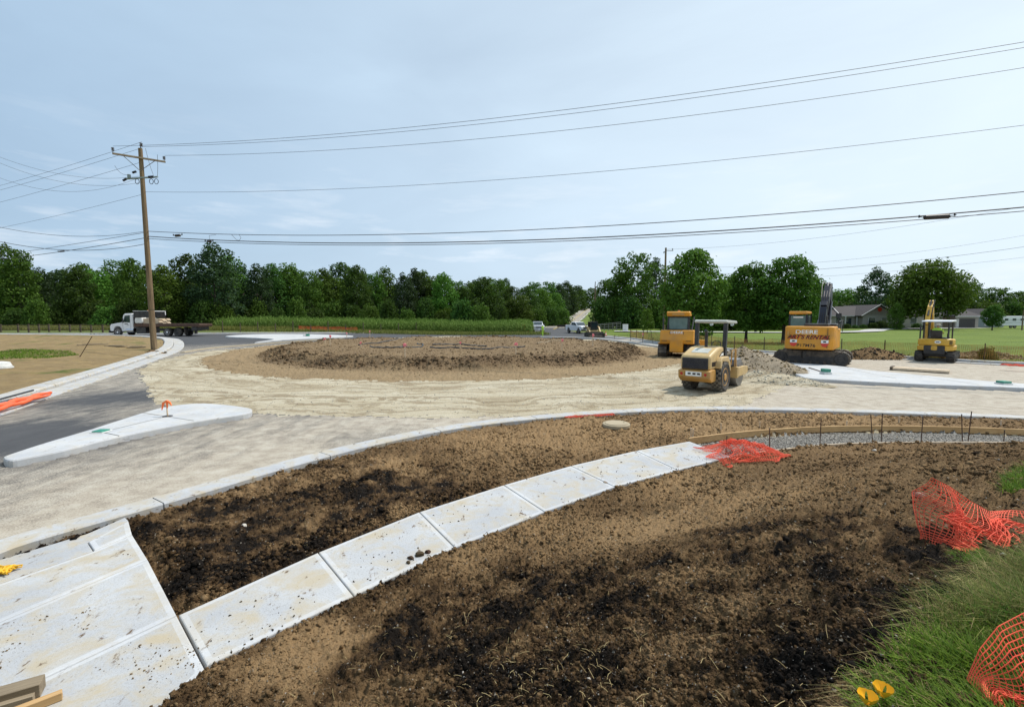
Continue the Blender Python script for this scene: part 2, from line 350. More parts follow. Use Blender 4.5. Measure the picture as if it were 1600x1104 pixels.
def stone_mat():
    m, nt, b, o = newmat('crushed_stone'); k = NB(nt)
    big = k.noise(.35, 6, .6, dist=.6); st = k.noise(1.0, 7, .65, stretch=(.45, 2.6, 1), rot=.12, dist=.3)
    fine = k.noise(30, 5, .75); vf = k.noise(110, 2)
    v = k.m('ADD', k.m('MULTIPLY', big, .4), k.m('ADD', k.m('MULTIPLY', st, .35), k.m('MULTIPLY', fine, .3)))
    c = k.ramp(v, (.38, (.24, .19, .12)), (.48, (.42, .355, .245)), (.60, (.53, .475, .36)), (.74, (.62, .575, .47)))
    # wheel rut lines follow the circle round the island
    sub = k.n('ShaderNodeVectorMath', operation='SUBTRACT'); k.L(k.tc, sub.inputs[0]); sub.inputs[1].default_value = (ISL_C[0], ISL_C[1], 0)
    sc2 = k.n('ShaderNodeVectorMath', operation='MULTIPLY'); k.L(sub.outputs[0], sc2.inputs[0]); sc2.inputs[1].default_value = (1, 1, 0)
    ln = k.n('ShaderNodeVectorMath', operation='LENGTH'); k.L(sc2.outputs[0], ln.inputs[0])
    cb = k.n('ShaderNodeCombineXYZ'); k.L(k.m('MULTIPLY', k.m('ADD', ln.outputs['Value'], k.m('MULTIPLY', big, 5)), 1.35), cb.inputs[0])
    rut = k.noise(1.0, 6, .7, vec=cb.outputs[0])
    c = k.mix(k.m('MULTIPLY', k.ramp(rut, (.49, 0), (.57, 1)), .72), c, (.215, .16, .092))
    c = k.mix(k.ramp(fine, (.30, .7), (.42, 0)), c, (.16, .125, .08))
    k.L(c, b.inputs['Base Color']); b.inputs['Roughness'].default_value = .93; b.inputs['Specular IOR Level'].default_value = .2
    k.bump(b, k.m('ADD', fine, k.m('MULTIPLY', vf, .6)), .8, .03); return m
MT['stone'] = stone_mat()
def asphalt_mat():
    m, nt, b, o = newmat('dusty_asphalt'); k = NB(nt)
    dust = k.attr('tan'); clean = k.attr('dark')
    # dust drawn out along the wheel tracks
    s1 = k.noise(1.3, 8, .72, stretch=(2.0, .3, 1), rot=-.80, dist=.7)
    s1r = k.noise(1.5, 7, .65, stretch=(.14, 2.2, 1), rot=0, dist=.3)
    side = k.attr('side'); s = k.n('ShaderNodeMix'); k.L(side, s.inputs[0]); k.L(s1, s.inputs[2]); k.L(s1r, s.inputs[3]); s = k.m('ADD', k.m('MULTIPLY', s.outputs[0], .6), k.m('MULTIPLY', k.noise(.8, 9, .75, dist=.6), .4))
    fine = k.noise(40, 4, .75); med = k.noise(2.2, 6, .7); vf = k.noise(140, 2)
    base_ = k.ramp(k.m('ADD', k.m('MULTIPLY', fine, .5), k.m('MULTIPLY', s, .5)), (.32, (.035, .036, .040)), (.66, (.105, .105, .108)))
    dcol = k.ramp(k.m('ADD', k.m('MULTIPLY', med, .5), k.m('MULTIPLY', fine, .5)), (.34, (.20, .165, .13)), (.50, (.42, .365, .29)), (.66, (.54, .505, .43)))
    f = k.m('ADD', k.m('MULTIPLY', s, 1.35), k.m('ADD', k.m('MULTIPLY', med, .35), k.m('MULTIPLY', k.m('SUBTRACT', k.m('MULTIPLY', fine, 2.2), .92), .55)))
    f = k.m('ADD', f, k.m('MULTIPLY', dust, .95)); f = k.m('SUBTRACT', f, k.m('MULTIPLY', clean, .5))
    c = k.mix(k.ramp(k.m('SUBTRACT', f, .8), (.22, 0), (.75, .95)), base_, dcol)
    k.L(c, b.inputs['Base Color']); b.inputs['Roughness'].default_value = .88; b.inputs['Specular IOR Level'].default_value = .25
    k.bump(b, k.m('ADD', fine, vf), .45, .012); return m
MT['asphalt'] = asphalt_mat()
def concrete_mat(name, tone=1.0, stain=.5, rough=1.0):
    m, nt, b, o = newmat(name); k = NB(nt)
    a = k.noise(1.3, 6, .6); f = k.noise(45, 4, .8); mu = k.noise(2.6, 8, .68, dist=.5); mu2 = k.noise(8, 6, .7, stretch=(1, .5, 1), rot=.7)
    c = k.mix(k.ramp(a, (.35, 0), (.65, 1)), (.56*tone, .575*tone, .60*tone), (.70*tone, .71*tone, .72*tone))
    br = k.noise(9, 3, .8, stretch=(1.2, 26, 1), rot=.75); c = k.mix(k.m('MULTIPLY', k.ramp(br, (.35, 1), (.6, 0)), .16*rough), c, (.30, .29, .27))
    c = k.mix(k.m('MULTIPLY', k.ramp(f, (.32, 1), (.46, 0)), .6*rough), c, (.20, .18, .16))
    st = k.m('MULTIPLY', k.ramp(mu, (.44, 0), (.64, 1)), stain)
    c = k.mix(st, c, (.43, .37, .27))
    d2 = k.m('MULTIPLY', k.ramp(mu2, (.60, 0), (.67, 1)), min(1, stain*1.3)); c = k.mix(d2, c, (.13, .085, .05))
    k.L(c, b.inputs['Base Color']); b.inputs['Roughness'].default_value = .85; b.inputs['Specular IOR Level'].default_value = .3
    k.bump(b, k.m('ADD', f, k.m('MULTIPLY', mu2, .4)), .35*rough, .01); return m
MT['walk'] = concrete_mat('brushed_concrete', .70, .9)
MT['walk_edge'] = concrete_mat('troweled_concrete', .80, .5, .4)
MT['slab'] = concrete_mat('muddy_concrete', .66, 1.0)
MT['heap_soil'] = soil_mat('heap_soil', (.05, .038, .026), (.20, .155, .105), (.36, .30, .22), .02)
MT['kerb'] = concrete_mat('kerb_concrete', .72, .9, .8)
MT['isl'] = concrete_mat('island_concrete', .78, .3, .5)
def lawn_mat(name, c1, c2, c3, stretch=(.35, 1.6, 1)):
    m, nt, b, o = newmat(name); k = NB(nt)
    a = k.noise(.22, 5, .6, stretch=stretch); f = k.noise(6, 6, .75); g = k.noise(.9, 6, .7); a2 = k.attr('tan')
    c = k.ramp(k.m('ADD', k.m('MULTIPLY', a, .6), k.m('MULTIPLY', f, .4)), (.36, c1), (.52, c2), (.68, c3))
    c = k.mix(k.m('MULTIPLY', k.ramp(g, (.5, 0), (.7, 1)), .35), c, c3)
    c = k.mix(k.m('MULTIPLY', a2, .85), c, (.22, .19, .07))
    k.L(c, b.inputs['Base Color']); b.inputs['Roughness'].default_value = .9; b.inputs['Specular IOR Level'].default_value = .2
    k.bump(b, f, .8, .06); return m
MT['lawn'] = lawn_mat('mown_grass', (.06, .098, .012), (.115, .165, .02), (.17, .205, .035))
MT['meadow'] = lawn_mat('rough_grass', (.05, .07, .015), (.10, .125, .03), (.20, .19, .07), (1, 1, 1))
def gravelbed():
    m, nt, b, o = newmat('loose_gravel'); k = NB(nt)
    vo = k.voro(32, out='Color'); sp = k.n('ShaderNodeSeparateColor'); k.L(vo, sp.inputs[0]); d = k.voro(32)
    c = k.ramp(sp.outputs[1], (0, (.16, .155, .145)), (.5, (.33, .32, .30)), (1, (.52, .51, .48)))
    c = k.mix(k.ramp(d, (.25, 0), (.6, .75)), c, (.06, .055, .045))
    g = k.noise(.6, 6, .6, dist=.5); c = k.mix(k.ramp(g, (.50, 0), (.58, .85)), c, (.40, .32, .19))
    k.L(c, b.inputs['Base Color']); b.inputs['Roughness'].default_value = .9
    k.bump(b, d, .9, -.03); return m
MT['gravel'] = gravelbed()
def leaf_mat(name, lo, hi, trans=.35, objvar=.35):
    m, nt, b, o = newmat(name); k = NB(nt)
    g = k.n('ShaderNodeNewGeometry'); oi = k.n('ShaderNodeObjectInfo')
    c = k.mix(g.outputs['Random Per Island'], lo, hi)
    hv = k.n('ShaderNodeHueSaturation'); k.L(c, hv.inputs['Color'])
    k.L(k.m('ADD', k.m('MULTIPLY', oi.outputs['Random'], .05), .478), hv.inputs['Hue'])
    k.L(k.m('ADD', k.m('MULTIPLY', oi.outputs['Random'], objvar*2), 1-objvar), hv.inputs['Value'])
    k.L(hv.outputs[0], b.inputs['Base Color']); b.inputs['Roughness'].default_value = .65; b.inputs['Specular IOR Level'].default_value = .12
    tr = k.n('ShaderNodeBsdfTranslucent'); k.L(k.mix(.4, hv.outputs[0], (.09, .17, .01)), tr.inputs[0])
    ms = k.n('ShaderNodeMixShader'); ms.inputs[0].default_value = trans; k.L(b.outputs[0], ms.inputs[1]); k.L(tr.outputs[0], ms.inputs[2]); k.L(ms.outputs[0], o.inputs[0])
    MT[name] = m; return m
leaf_mat('leaf_dark', (.018, .042, .009), (.075, .135, .024))
leaf_mat('leaf_mid', (.030, .066, .010), (.115, .20, .030))
leaf_mat('leaf_bright', (.050, .105, .012), (.135, .235, .035))
leaf_mat('leaf_blue', (.018, .038, .018), (.052, .088, .038))
leaf_mat('corn_leaf', (.075, .13, .02), (.26, .33, .08), .35, 0)
leaf_mat('grass_blade', (.045, .11, .012), (.19, .30, .035), .4, 0)
leaf_mat('olive_blade', (.07, .085, .018), (.27, .25, .075), .35, 0)
leaf_mat('dry_straw', (.26, .18, .075), (.58, .46, .23), .2, 0)
leaf_mat('clod', (.010, .0075, .0055), (.095, .060, .034), 0, .1)
leaf_mat('clod_tan', (.07, .046, .026), (.23, .155, .085), 0, .1)
leaf_mat('pebble', (.16, .15, .13), (.46, .43, .37), 0, .1)
def wood_mat(name, c1, c2, sc=1.0):
    m, nt, b, o = newmat(name); k = NB(nt)
    a = k.noise(5*sc, 6, .65, stretch=(.12, 1, 1)); f = k.noise(30*sc, 5, .7, stretch=(.05, 1, 1))
    c = k.mix(k.ramp(k.m('ADD', k.m('MULTIPLY', a, .5), k.m('MULTIPLY', f, .5)), (.35, 0), (.62, 1)), c1, c2)
    k.L(c, b.inputs['Base Color']); b.inputs['Roughness'].default_value = .8; k.bump(b, f, .3, .005); MT[name] = m; return m
wood_mat('pine_board', (.36, .20, .075), (.60, .40, .19)); wood_mat('grey_board', (.12, .09, .055), (.30, .235, .155))
wood_mat('stake_wood', (.50, .36, .22), (.78, .62, .44)); wood_mat('dark_board', (.05, .035, .022), (.12, .09, .06))
def pole_mat():
    m, nt, b, o = newmat('weathered_pole'); k = NB(nt)
    a = k.noise(2.2, 7, .7, stretch=(3, 3, .18)); f = k.noise(14, 5, .7, stretch=(2, 2, .08))
    c = k.ramp(k.m('ADD', k.m('MULTIPLY', a, .5), k.m('MULTIPLY', f, .5)), (.36, (.055, .036, .022)), (.5, (.17, .115, .062)), (.66, (.30, .215, .115)))
    k.L(c, b.inputs['Base Color']); b.inputs['Roughness'].default_value = .85; k.bump(b, f, .5, .01); return m
MT['pole'] = pole_mat()
def brickish(name, c1, c2, mort, sc):
    m, nt, b, o = newmat(name); k = NB(nt)
    q = k.n('ShaderNodeTexBrick'); k.L(k.tc, q.inputs['Vector']); q.inputs['Scale'].default_value = sc
    q.inputs['Color1'].default_value = c1+(1,); q.inputs['Color2'].default_value = c2+(1,); q.inputs['Mortar'].default_value = mort+(1,)
    n = k.noise(1.5, 6); c = k.mix(k.m('MULTIPLY', n, .4), q.outputs[0], c1); k.L(c, b.inputs['Base Color']); b.inputs['Roughness'].default_value = .85; MT[name] = m
brickish('pale_stone_wall', (.30, .27, .235), (.22, .195, .165), (.36, .34, .30), 3)
brickish('shingle_roof', (.036, .030, .032), (.058, .048, .05), (.02, .017, .018), 3)
plain('yellow_paint', (.70, .30, .016), .45, dirt=.5, scale=4, dirtcol=(.24, .15, .07))
plain('tan_paint', (.58, .40, .165), .5, dirt=.55, dirtcol=(.40, .31, .19))
plain('ochre_paint', (.50, .26, .055), .5, dirt=.45)
plain('mini_yellow', (.62, .36, .035), .42, dirt=.35, dirtcol=(.3, .2, .1))
plain('black_paint', (.018, .018, .02), .42, var=.3, dirt=.35, dirtcol=(.10, .085, .07))
plain('blue_black', (.012, .013, .024), .35, var=.3)
plain('rubber', (.03, .029, .028), .85, var=.3, dirt=.6, dirtcol=(.17, .14, .11))
plain('track_steel', (.075, .065, .055), .6, .5, dirt=.8, dirtcol=(.21, .165, .12))
plain('grey_steel', (.25, .25, .26), .4, .7, dirt=.4)
plain('pale_roof', (.50, .52, .48), .5, dirt=.3)
plain('white_paint', (.74, .75, .77), .35, var=.05, dirt=.12)
plain('silver_paint', (.50, .52, .55), .3, .4, var=.05)
plain('chrome', (.6, .6, .62), .2, 1.0)
plain('rust_deck', (.075, .040, .026), .8, dirt=.5, dirtcol=(.14, .08, .05))
plain('wire', (.028, .028, .032), .6); plain('wire_grey', (.12, .125, .135), .5)
plain('insulator', (.10, .085, .085), .3); plain('grey_plastic', (.22, .27, .27), .5)
plain('orange_mesh', (.80, .085, .035), .75, var=.25, scale=5, dirt=.25, dirtcol=(.45, .22, .12)); plain('orange_tube', (.86, .13, .04), .5, var=.12, bump=.4)
plain('faded_mesh', (.42, .22, .06), .7, scale=2, var=.5)
plain('red_mark', (.62, .05, .03), .6); plain('pink_tape', (.85, .22, .25), .6); plain('green_cap', (.03, .22, .15), .5)
plain('lime_vest', (.50, .80, .08), .7); plain('skin', (.42, .24, .16), .6); plain('denim', (.05, .07, .12), .8); plain('hat', (.75, .75, .72), .4)
plain('red_glass', (.45, .02, .015), .25); plain('amber', (.6, .2, .02), .3); plain('lug', (.16, .145, .12), .9, dirt=.4); plain('poppy', (.95, .52, .012), .6); plain('cone', (.85, .16, .03), .5)
plain('white_wall', (.62, .62, .60), .7); plain('grey_siding', (.20, .23, .25), .7); plain('dark_door', (.055, .05, .05), .6); plain('trim', (.55, .54, .52), .6)
plain('trunk', (.055, .045, .035), .9, var=.3, bump=.5); plain('sticker_white', (.8, .8, .76), .5); plain('decal_black', (.02, .012, .01), .5); plain('decal_red', (.50, .03, .01), .5)
plain('seam', (.06, .055, .05), .9); plain('line_white', (.7, .7, .66), .7, dirt=.4); plain('line_yellow', (.6, .42, .05), .7, dirt=.3)
plain('gold_rope', (.75, .42, .02), .7); plain('pale_wood', (.62, .50, .36), .8); plain('dark_net', (.03, .028, .028), .8)
plain('brown_stone', (.24, .185, .13), .9, var=.4, scale=12, bump=.8); plain('pale_stone', (.5, .46, .40), .9, var=.3, scale=12, bump=.6)
plain('manhole', (.40, .33, .22), .8, dirt=.5)
def glass():
    m, nt, b, o = newmat('tinted_glass'); b.inputs['Base Color'].default_value = (.02, .035, .04, 1); b.inputs['Roughness'].default_value = .06
    b.inputs['Specular IOR Level'].default_value = .8; MT['glass'] = m
    m, nt, b, o = newmat('cab_glass'); k = NB(nt); f = k.noise(3, 4); k.L(k.mix(f, (.07, .13, .12), (.20, .28, .27)), b.inputs['Base Color']); b.inputs['Roughness'].default_value = .12; MT['cab_glass'] = m
glass()

# ------------------------------------------------ mesh helpers
def link(o, parent=None):
    C.objects.link(o)
    if parent is not None: o.parent = parent
    return o
def npmesh(name, V, Fc, mat=None, parent=None, smoothf=False, attrs=None, nside=4):
    V = np.asarray(V, np.float32); Fc = np.asarray(Fc, np.int32)
    me = bpy.data.meshes.new(name); me.vertices.add(len(V)); me.vertices.foreach_set('co', V.ravel())
    n = Fc.shape[1]; me.loops.add(Fc.size); me.loops.foreach_set('vertex_index', Fc.ravel())
    me.polygons.add(len(Fc)); me.polygons.foreach_set('loop_start', np.arange(0, Fc.size, n, dtype=np.int32))
    if smoothf: me.polygons.foreach_set('use_smooth', np.ones(len(Fc), bool))
    me.update(calc_edges=True)
    for k, a in (attrs or {}).items():
        at = me.attributes.new(k, 'FLOAT', 'POINT'); at.data.foreach_set('value', np.asarray(a, np.float32))
    if mat: me.materials.append(mat)
    return link(bpy.data.objects.new(name, me), parent)
def tag(o, label=None, cat=None, group=None, kind=None):
    for k, v in (('label', label), ('category', cat), ('group', group), ('kind', kind)):
        if v: o[k] = v
    return o
def thing(name, label, cat, loc=(0, 0, 0), rz=0, group=None, rot=None):
    o = bpy.data.objects.new(name, None); o.empty_display_size = .2; C.objects.link(o)
    o.location = loc; o.rotation_euler = rot or (0, 0, rz); return tag(o, label, cat, group)
def kids(o, allobj): return [c for c in allobj if c.parent == o]
def dup(root, loc, rz, label=None, group=None, scale=None):
    r = root.copy(); C.objects.link(r); r.location = loc; r.rotation_euler = (0, 0, rz)
    if label: r['label'] = label
    if group: r['group'] = group
    if scale: r.scale = scale
    for ch in list(root.children):
        c = ch.copy(); C.objects.link(c); c.parent = r
        for g in ch.children:
            d = g.copy(); C.objects.link(d); d.parent = c
    return r
SPLIT = {'canopy_post', 'handrail', 'push_arm', 'fender', 'track_fender', 'hydraulic_cylinder', 'hose', 'control_lever', 'side_window', 'lift_arm', 'vent', 'brace', 'panel_seam', 'switch', 'clamp', 'grille_bar', 'door_seam', 'rack_rail', 'eyes', 'insulator', 'reflective_band', 'window', 'side_rail', 'engine_cover', 'band'}
class MB:
    def __init__(s): s.v = []; s.f = []; s.mi = []
    def add(s, vs, fs, mi=0):
        b = len(s.v); s.v += [tuple(q) for q in vs]; s.f += [tuple(b+i for i in f) for f in fs]; s.mi += [mi]*len(fs); return s
    def box(s, x0, x1, y0, y1, z0, z1, M=None, mi=0):
        vs = [(x, y, z) for z in (z0, z1) for y in (y0, y1) for x in (x0, x1)]
        if M is not None: vs = [M @ Vector(q) for q in vs]
        return s.add(vs, [(0, 2, 3, 1), (4, 5, 7, 6), (0, 1, 5, 4), (2, 6, 7, 3), (0, 4, 6, 2), (1, 3, 7, 5)], mi)
    def prism(s, prof, a0, a1, axis='y', mi=0, M=None):
        "profile of (u,w) pairs swept between a0 and a1 along the axis"
        f = {'y': lambda u, w, a: (u, a, w), 'x': lambda u, w, a: (a, u, w), 'z': lambda u, w, a: (u, w, a)}[axis]
        n = len(prof); vs = [f(u, w, a0) for u, w in prof]+[f(u, w, a1) for u, w in prof]
        if M is not None: vs = [M @ Vector(q) for q in vs]
        ar = sum(prof[i][0]*prof[(i+1) % n][1]-prof[(i+1) % n][0]*prof[i][1] for i in range(n))
        fs = [tuple(range(n)), tuple(range(2*n-1, n-1, -1))]+[(i, i+n, (i+1) % n+n, (i+1) % n) for i in range(n)]
        return s.add(vs, fs, mi)
    def tube(s, pts, r, n=8, mi=0, cap=True):
        pts = [Vector(p) for p in pts]; m = len(pts); rs = r if hasattr(r, '__len__') else [r]*m; vs = []
        up = None
        for i, p in enumerate(pts):
            t = (pts[min(i+1, m-1)]-pts[max(i-1, 0)])
            t = t.normalized() if t.length > 1e-9 else Vector((0, 0, 1))
            if up is None: up = t.orthogonal().normalized()
            up = (up-t*up.dot(t)); up = up.normalized() if up.length > 1e-6 else t.orthogonal().normalized()
            w = t.cross(up)
            for k in range(n):
                a = 2*math.pi*k/n; vs.append(p+(up*math.cos(a)+w*math.sin(a))*rs[i])
        fs = [(i*n+k, i*n+(k+1) % n, (i+1)*n+(k+1) % n, (i+1)*n+k) for i in range(m-1) for k in range(n)]
        if cap: fs += [tuple(range(n-1, -1, -1)), tuple((m-1)*n+k for k in range(n))]
        return s.add(vs, fs, mi)
    def lathe(s, prof, n=24, axis='z', c=(0, 0, 0), mi=0):
        "profile of (radius, height)"
        vs = []
        for r, h in prof:
            for k in range(n):
                a = 2*math.pi*k/n; q = (r*math.cos(a), r*math.sin(a), h)
                if axis == 'y': q = (q[0], q[2], q[1])
                if axis == 'x': q = (q[2], q[0], q[1])
                vs.append((q[0]+c[0], q[1]+c[1], q[2]+c[2]))
        m = len(prof); fs = [(i*n+k, i*n+(k+1) % n, (i+1)*n+(k+1) % n, (i+1)*n+k) for i in range(m-1) for k in range(n)]
        fs += [tuple(range(n-1, -1, -1)), tuple((m-1)*n+k for k in range(n))]
        return s.add(vs, fs, mi)
    def comps(s):
        p = list(range(len(s.v)))
        def fd(a):
            while p[a] != a: p[a] = p[p[a]]; a = p[a]
            return a
        for f in s.f:
            for q in f[1:]: p[fd(q)] = fd(f[0])
        g = {}
        for f, mi in zip(s.f, s.mi): g.setdefault(fd(f[0]), []).append((f, mi))
        out = []
        for fs in g.values():
            use = sorted({i for f, _ in fs for i in f}); ix = {a: b for b, a in enumerate(use)}; m = MB(); m.v = [s.v[i] for i in use]; m.f = [tuple(ix[i] for i in f) for f, _ in fs]; m.mi = [q for _, q in fs]; out.append(m)
        return out
    def build(s, name, mats, parent=None, bevel=0, sm=False, seg=2):
        if name in SPLIT:
            cs = s.comps()
            if len(cs) > 1: return [c.build1(name, mats, parent, bevel, sm, seg) for c in cs][0]
        return s.build1(name, mats, parent, bevel, sm, seg)
    def build1(s, name, mats, parent=None, bevel=0, sm=False, seg=2):
        me = bpy.data.meshes.new(name); me.from_pydata(s.v, [], s.f)
        mats = mats if isinstance(mats, (list, tuple)) else [mats]
        for q in mats: me.materials.append(MT[q] if isinstance(q, str) else q)
        me.polygons.foreach_set('material_index', s.mi)
        bm = bmesh.new(); bm.from_mesh(me); bmesh.ops.recalc_face_normals(bm, faces=bm.faces); bm.to_mesh(me); bm.free()
        if sm: me.polygons.foreach_set('use_smooth', [True]*len(me.polygons))
        o = link(bpy.data.objects.new(name, me), parent)
        if bevel:
            md = o.modifiers.new('bevel', 'BEVEL'); md.width = bevel; md.segments = seg; md.limit_method = 'ANGLE'; md.angle_limit = R(35)
        if sm:
            try:
                me.set_sharp_from_angle(angle=R(40))
            except Exception: pass
        return o
def text(name, body, size, mat, M, parent=None, shear=0, bold=.0, sx=1.0):
    cu = bpy.data.curves.new(name, 'FONT'); cu.body = body; cu.size = size; cu.align_x = 'CENTER'; cu.align_y = 'CENTER'; cu.extrude = .004; cu.shear = shear; cu.offset = bold
    t = bpy.data.objects.new('t', cu); C.objects.link(t); bpy.context.view_layer.update()
    me = bpy.data.meshes.new_from_object(t.evaluated_get(bpy.context.evaluated_depsgraph_get())); bpy.data.objects.remove(t)
    me.materials.clear(); me.materials.append(MT[mat]); me.name = name
    me.transform(M @ Matrix.Diagonal((sx, 1, 1, 1)))
    return link(bpy.data.objects.new(name, me), parent)
# ------------------------------------------------ ground sheet, cut into its surfaces
def ground():
    NA, NR = 1250, 1050
    th = np.linspace(R(-68), R(68), NA)
    u = np.linspace(0, 1, 4000); r0, r1 = 1.15, 900.0
    rr = np.geomspace(r0, r1, 6000)
    dens = np.minimum(1/(rr*rr)/(1/r0-1/r1)*.62+(1/rr)/math.log(r1/r0)*.38, 200)
    cum = np.concatenate([[0], np.cumsum(.5*(dens[1:]+dens[:-1])*np.diff(rr))]); cum /= cum[-1]
    r = np.interp(np.linspace(0, 1, NR), cum, rr)
    RR, TH = np.meshgrid(r, th, indexing='ij')
    X = (RR*np.sin(TH)).ravel(); Y = (RR*np.cos(TH)).ravel()
    Z = zones(X, Y); H = height(X, Y, Z)
    i = np.arange(NR-1)[:, None]*NA+np.arange(NA-1)[None, :]
    Fq = np.stack([i, i+1, i+NA+1, i+NA], -1).reshape(-1, 4)[:, ::-1]
    fx = X[Fq].mean(1); fy = Y[Fq].mean(1); FZ = zones(fx, fy)
    nz_ = (Z == 0) & (np.hypot(X, Y) < 40); dark = np.zeros(X.shape); tan = np.zeros(X.shape); dark[nz_], tan[nz_] = soilattr(X[nz_], Y[nz_])
    # dust on the asphalt: heavy by the kerb, thin on the patches swept by traffic
    A = Z == 2
    cl = np.zeros(X.shape)
    for (q, s) in [((60, 695), 1.7), ((185, 622), 2.2), ((40, 672), 1.6), ((320, 520), 14), ((150, 526), 14), ((400, 527), 10), ((560, 524), 10), ((270, 530), 8), ((620, 690), 1.5)]:
        g = G(*q); cl += np.exp(-(np.hypot(X-g[0], (Y-g[1]))/s)**2)
    tan = np.where(A, (.42*sst(1.5, 12, X)+.40+.35*sst(-9, -2, X-.5*(Y-12)))+.06*np.exp(-(pdist(X, Y, KERB_NEAR[::6])/1.1)**2)-.35*sst(50, 58, Y), tan)
    dark = np.where(A, cl*.9+.5*(Y > 60), dark)
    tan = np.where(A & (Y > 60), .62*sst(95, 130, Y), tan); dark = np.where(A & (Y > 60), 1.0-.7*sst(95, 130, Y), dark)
    lw = Z == 3
    tan = np.where(lw, .9*np.exp(-(pdist(X, Y, LAWN_E)/2.6)**2)+0, tan)
    tan = np.where(Z == 5, .5*sst(.2, .8, fbm(X, Y, .2, 3, 56)), tan)
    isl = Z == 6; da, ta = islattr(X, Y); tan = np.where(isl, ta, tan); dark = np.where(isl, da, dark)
    side = sst(3, 9, X)*(Y < 40)+(Y > 40)
    V = np.stack([X, Y, H], -1)
    info = {0: ('soil_ground', 'soil', 'soil'), 1: ('stone_road_base', 'stone', ''), 2: ('road', 'asphalt', ''), 3: ('lawn', 'lawn', ''), 4: ('bare_ground', 'left_soil', ''), 5: ('field', 'meadow', ''), 6: ('island_ground', 'island_soil', ''), 7: ('gravel_bed', 'gravel', ''), 8: ('slab_bed', 'soil', '')}
    for zz, (nm, mt, _) in info.items():
        f = Fq[FZ == zz]
        if not len(f): continue
        use, inv = np.unique(f.ravel(), return_inverse=True)
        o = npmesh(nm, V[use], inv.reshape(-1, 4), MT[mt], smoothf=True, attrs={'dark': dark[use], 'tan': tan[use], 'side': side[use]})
        tag(o, kind='structure')
    # the land beside and behind the viewpoint and out to the horizon
    m = MB(); n = 40; vs = []
    for k in range(n+1):
        a = R(67.9)+(2*math.pi-2*R(67.9))*k/n
        for q in (.0, 6, 40, 300, 900): vs.append((q*math.sin(a), q*math.cos(a), (1.38 if q < 7 else 1.0 if q < 50 else .2)))
    fs = [(k*5+j, k*5+j+1, (k+1)*5+j+1, (k+1)*5+j) for k in range(n) for j in range(4)]
    m.add(vs, fs); tag(m.build('ground', 'lawn'), kind='structure')
    vs = []; 
    for k in range(49):
        a = 2*math.pi*k/48
        for q in (880, 4500): vs.append((q*math.sin(a), q*math.cos(a), 12.0 if abs(((a+math.pi) % (2*math.pi))-math.pi) < 1.25 else 0))
    m = MB(); m.add(vs, [(k*2, k*2+1, k*2+3, k*2+2) for k in range(48)]); tag(m.build('far_ground', 'meadow'), kind='structure')
ground()

# ------------------------------------------------ kerbs, islands, walk
def ribbon(mb, line, o0, o1, z0, z1, gap=None, gl=3.0, dz=None, mi=0, closed=False, bev=.02):
    a = offset(line, o0); b = offset(line, o1); n = len(line); acc = 0; start = 0; dz = dz or (lambda x, y: 0)
    def seg(i0, i1):
        vs = []; 
        for i in range(i0, i1+1):
            h = dz(*line[i][:2])
            ax, ay = a[i]; bx, by = b[i]
            ex, ey = (bx-ax), (by-ay); l = math.hypot(ex, ey); ex, ey = ex/l*bev, ey/l*bev
            vs += [(ax, ay, z0+h), (ax, ay, z1-bev+h), (ax+ex, ay+ey, z1+h), (bx-ex, by-ey, z1+h), (bx, by, z1-bev+h), (bx, by, z0+h)]
        m = i1-i0+1
        fs = [(i*6+k, i*6+k+1, (i+1)*6+k+1, (i+1)*6+k) for i in range(m-1) for k in range(5)]
        fs += [tuple(range(6)), tuple((m-1)*6+k for k in range(5, -1, -1))]
        mb.add(vs, fs, mi)
    if not gap: seg(0, n-1); return
    i = 0
    step = math.hypot(line[1][0]-line[0][0], line[1][1]-line[0][1]); k = max(2, int(gl/step))
    i = 0
    while i < n-1:
        j = min(i+k, n-1)
        # leave a thin joint by trimming the shared end
        save = (a[j], b[j], line[j])
        if j < n-1:
            t = 1-gap/step
            a[j] = (a[j-1][0]+(a[j][0]-a[j-1][0])*t, a[j-1][1]+(a[j][1]-a[j-1][1])*t); b[j] = (b[j-1][0]+(b[j][0]-b[j-1][0])*t, b[j-1][1]+(b[j][1]-b[j-1][1])*t)
        seg(i, j); a[j], b[j] = save[0], save[1]; i = j
bz = lambda x, y: gz(x, y)
m = MB(); ribbon(m, KERB_NEAR, 0, -.44, -.1, .125, .02, 3.0); tag(m.build('kerb', 'kerb', sm=True), kind='structure')
m = MB(); ribbon(m, LK_OUT, 0, .78, -.1, .05, .03, 3.2, bz); ribbon(m, LK_OUT, .80, 1.5, -.1, .19, .03, 3.2, bz, bev=.05)
tag(m.build('kerb', 'kerb', sm=True), kind='structure')
nk = resample(smooth(N_KERB, 8), .8)
m = MB(); ribbon(m, nk, -.05, .55, -.1, .15, None, 3, bz); ribbon(m, nk, -.6, -.07, -.1, .04, None, 3, bz); tag(m.build('kerb', 'kerb', sm=True), kind='structure')
ek = resample(smooth([(14.2, 67)]+LAWN_E, 8), .5)
m = MB(); ribbon(m, ek, -.1, .32, -.1, .2, .03, 3, bz); ribbon(m, ek, -.75, -.13, -.1, .06, .03, 3, bz); tag(m.build('kerb', 'kerb', sm=True), kind='structure')
nk2 = resample(smooth(GP([(845, 527.5), (905, 528.5), (950, 531.5), (1000, 538), (1035, 543)]), 8), .5)
m = MB(); ribbon(m, nk2, -.3, .4, -.1, .16, .03, 3, bz); tag(m.build('kerb', 'kerb', sm=True), kind='structure')
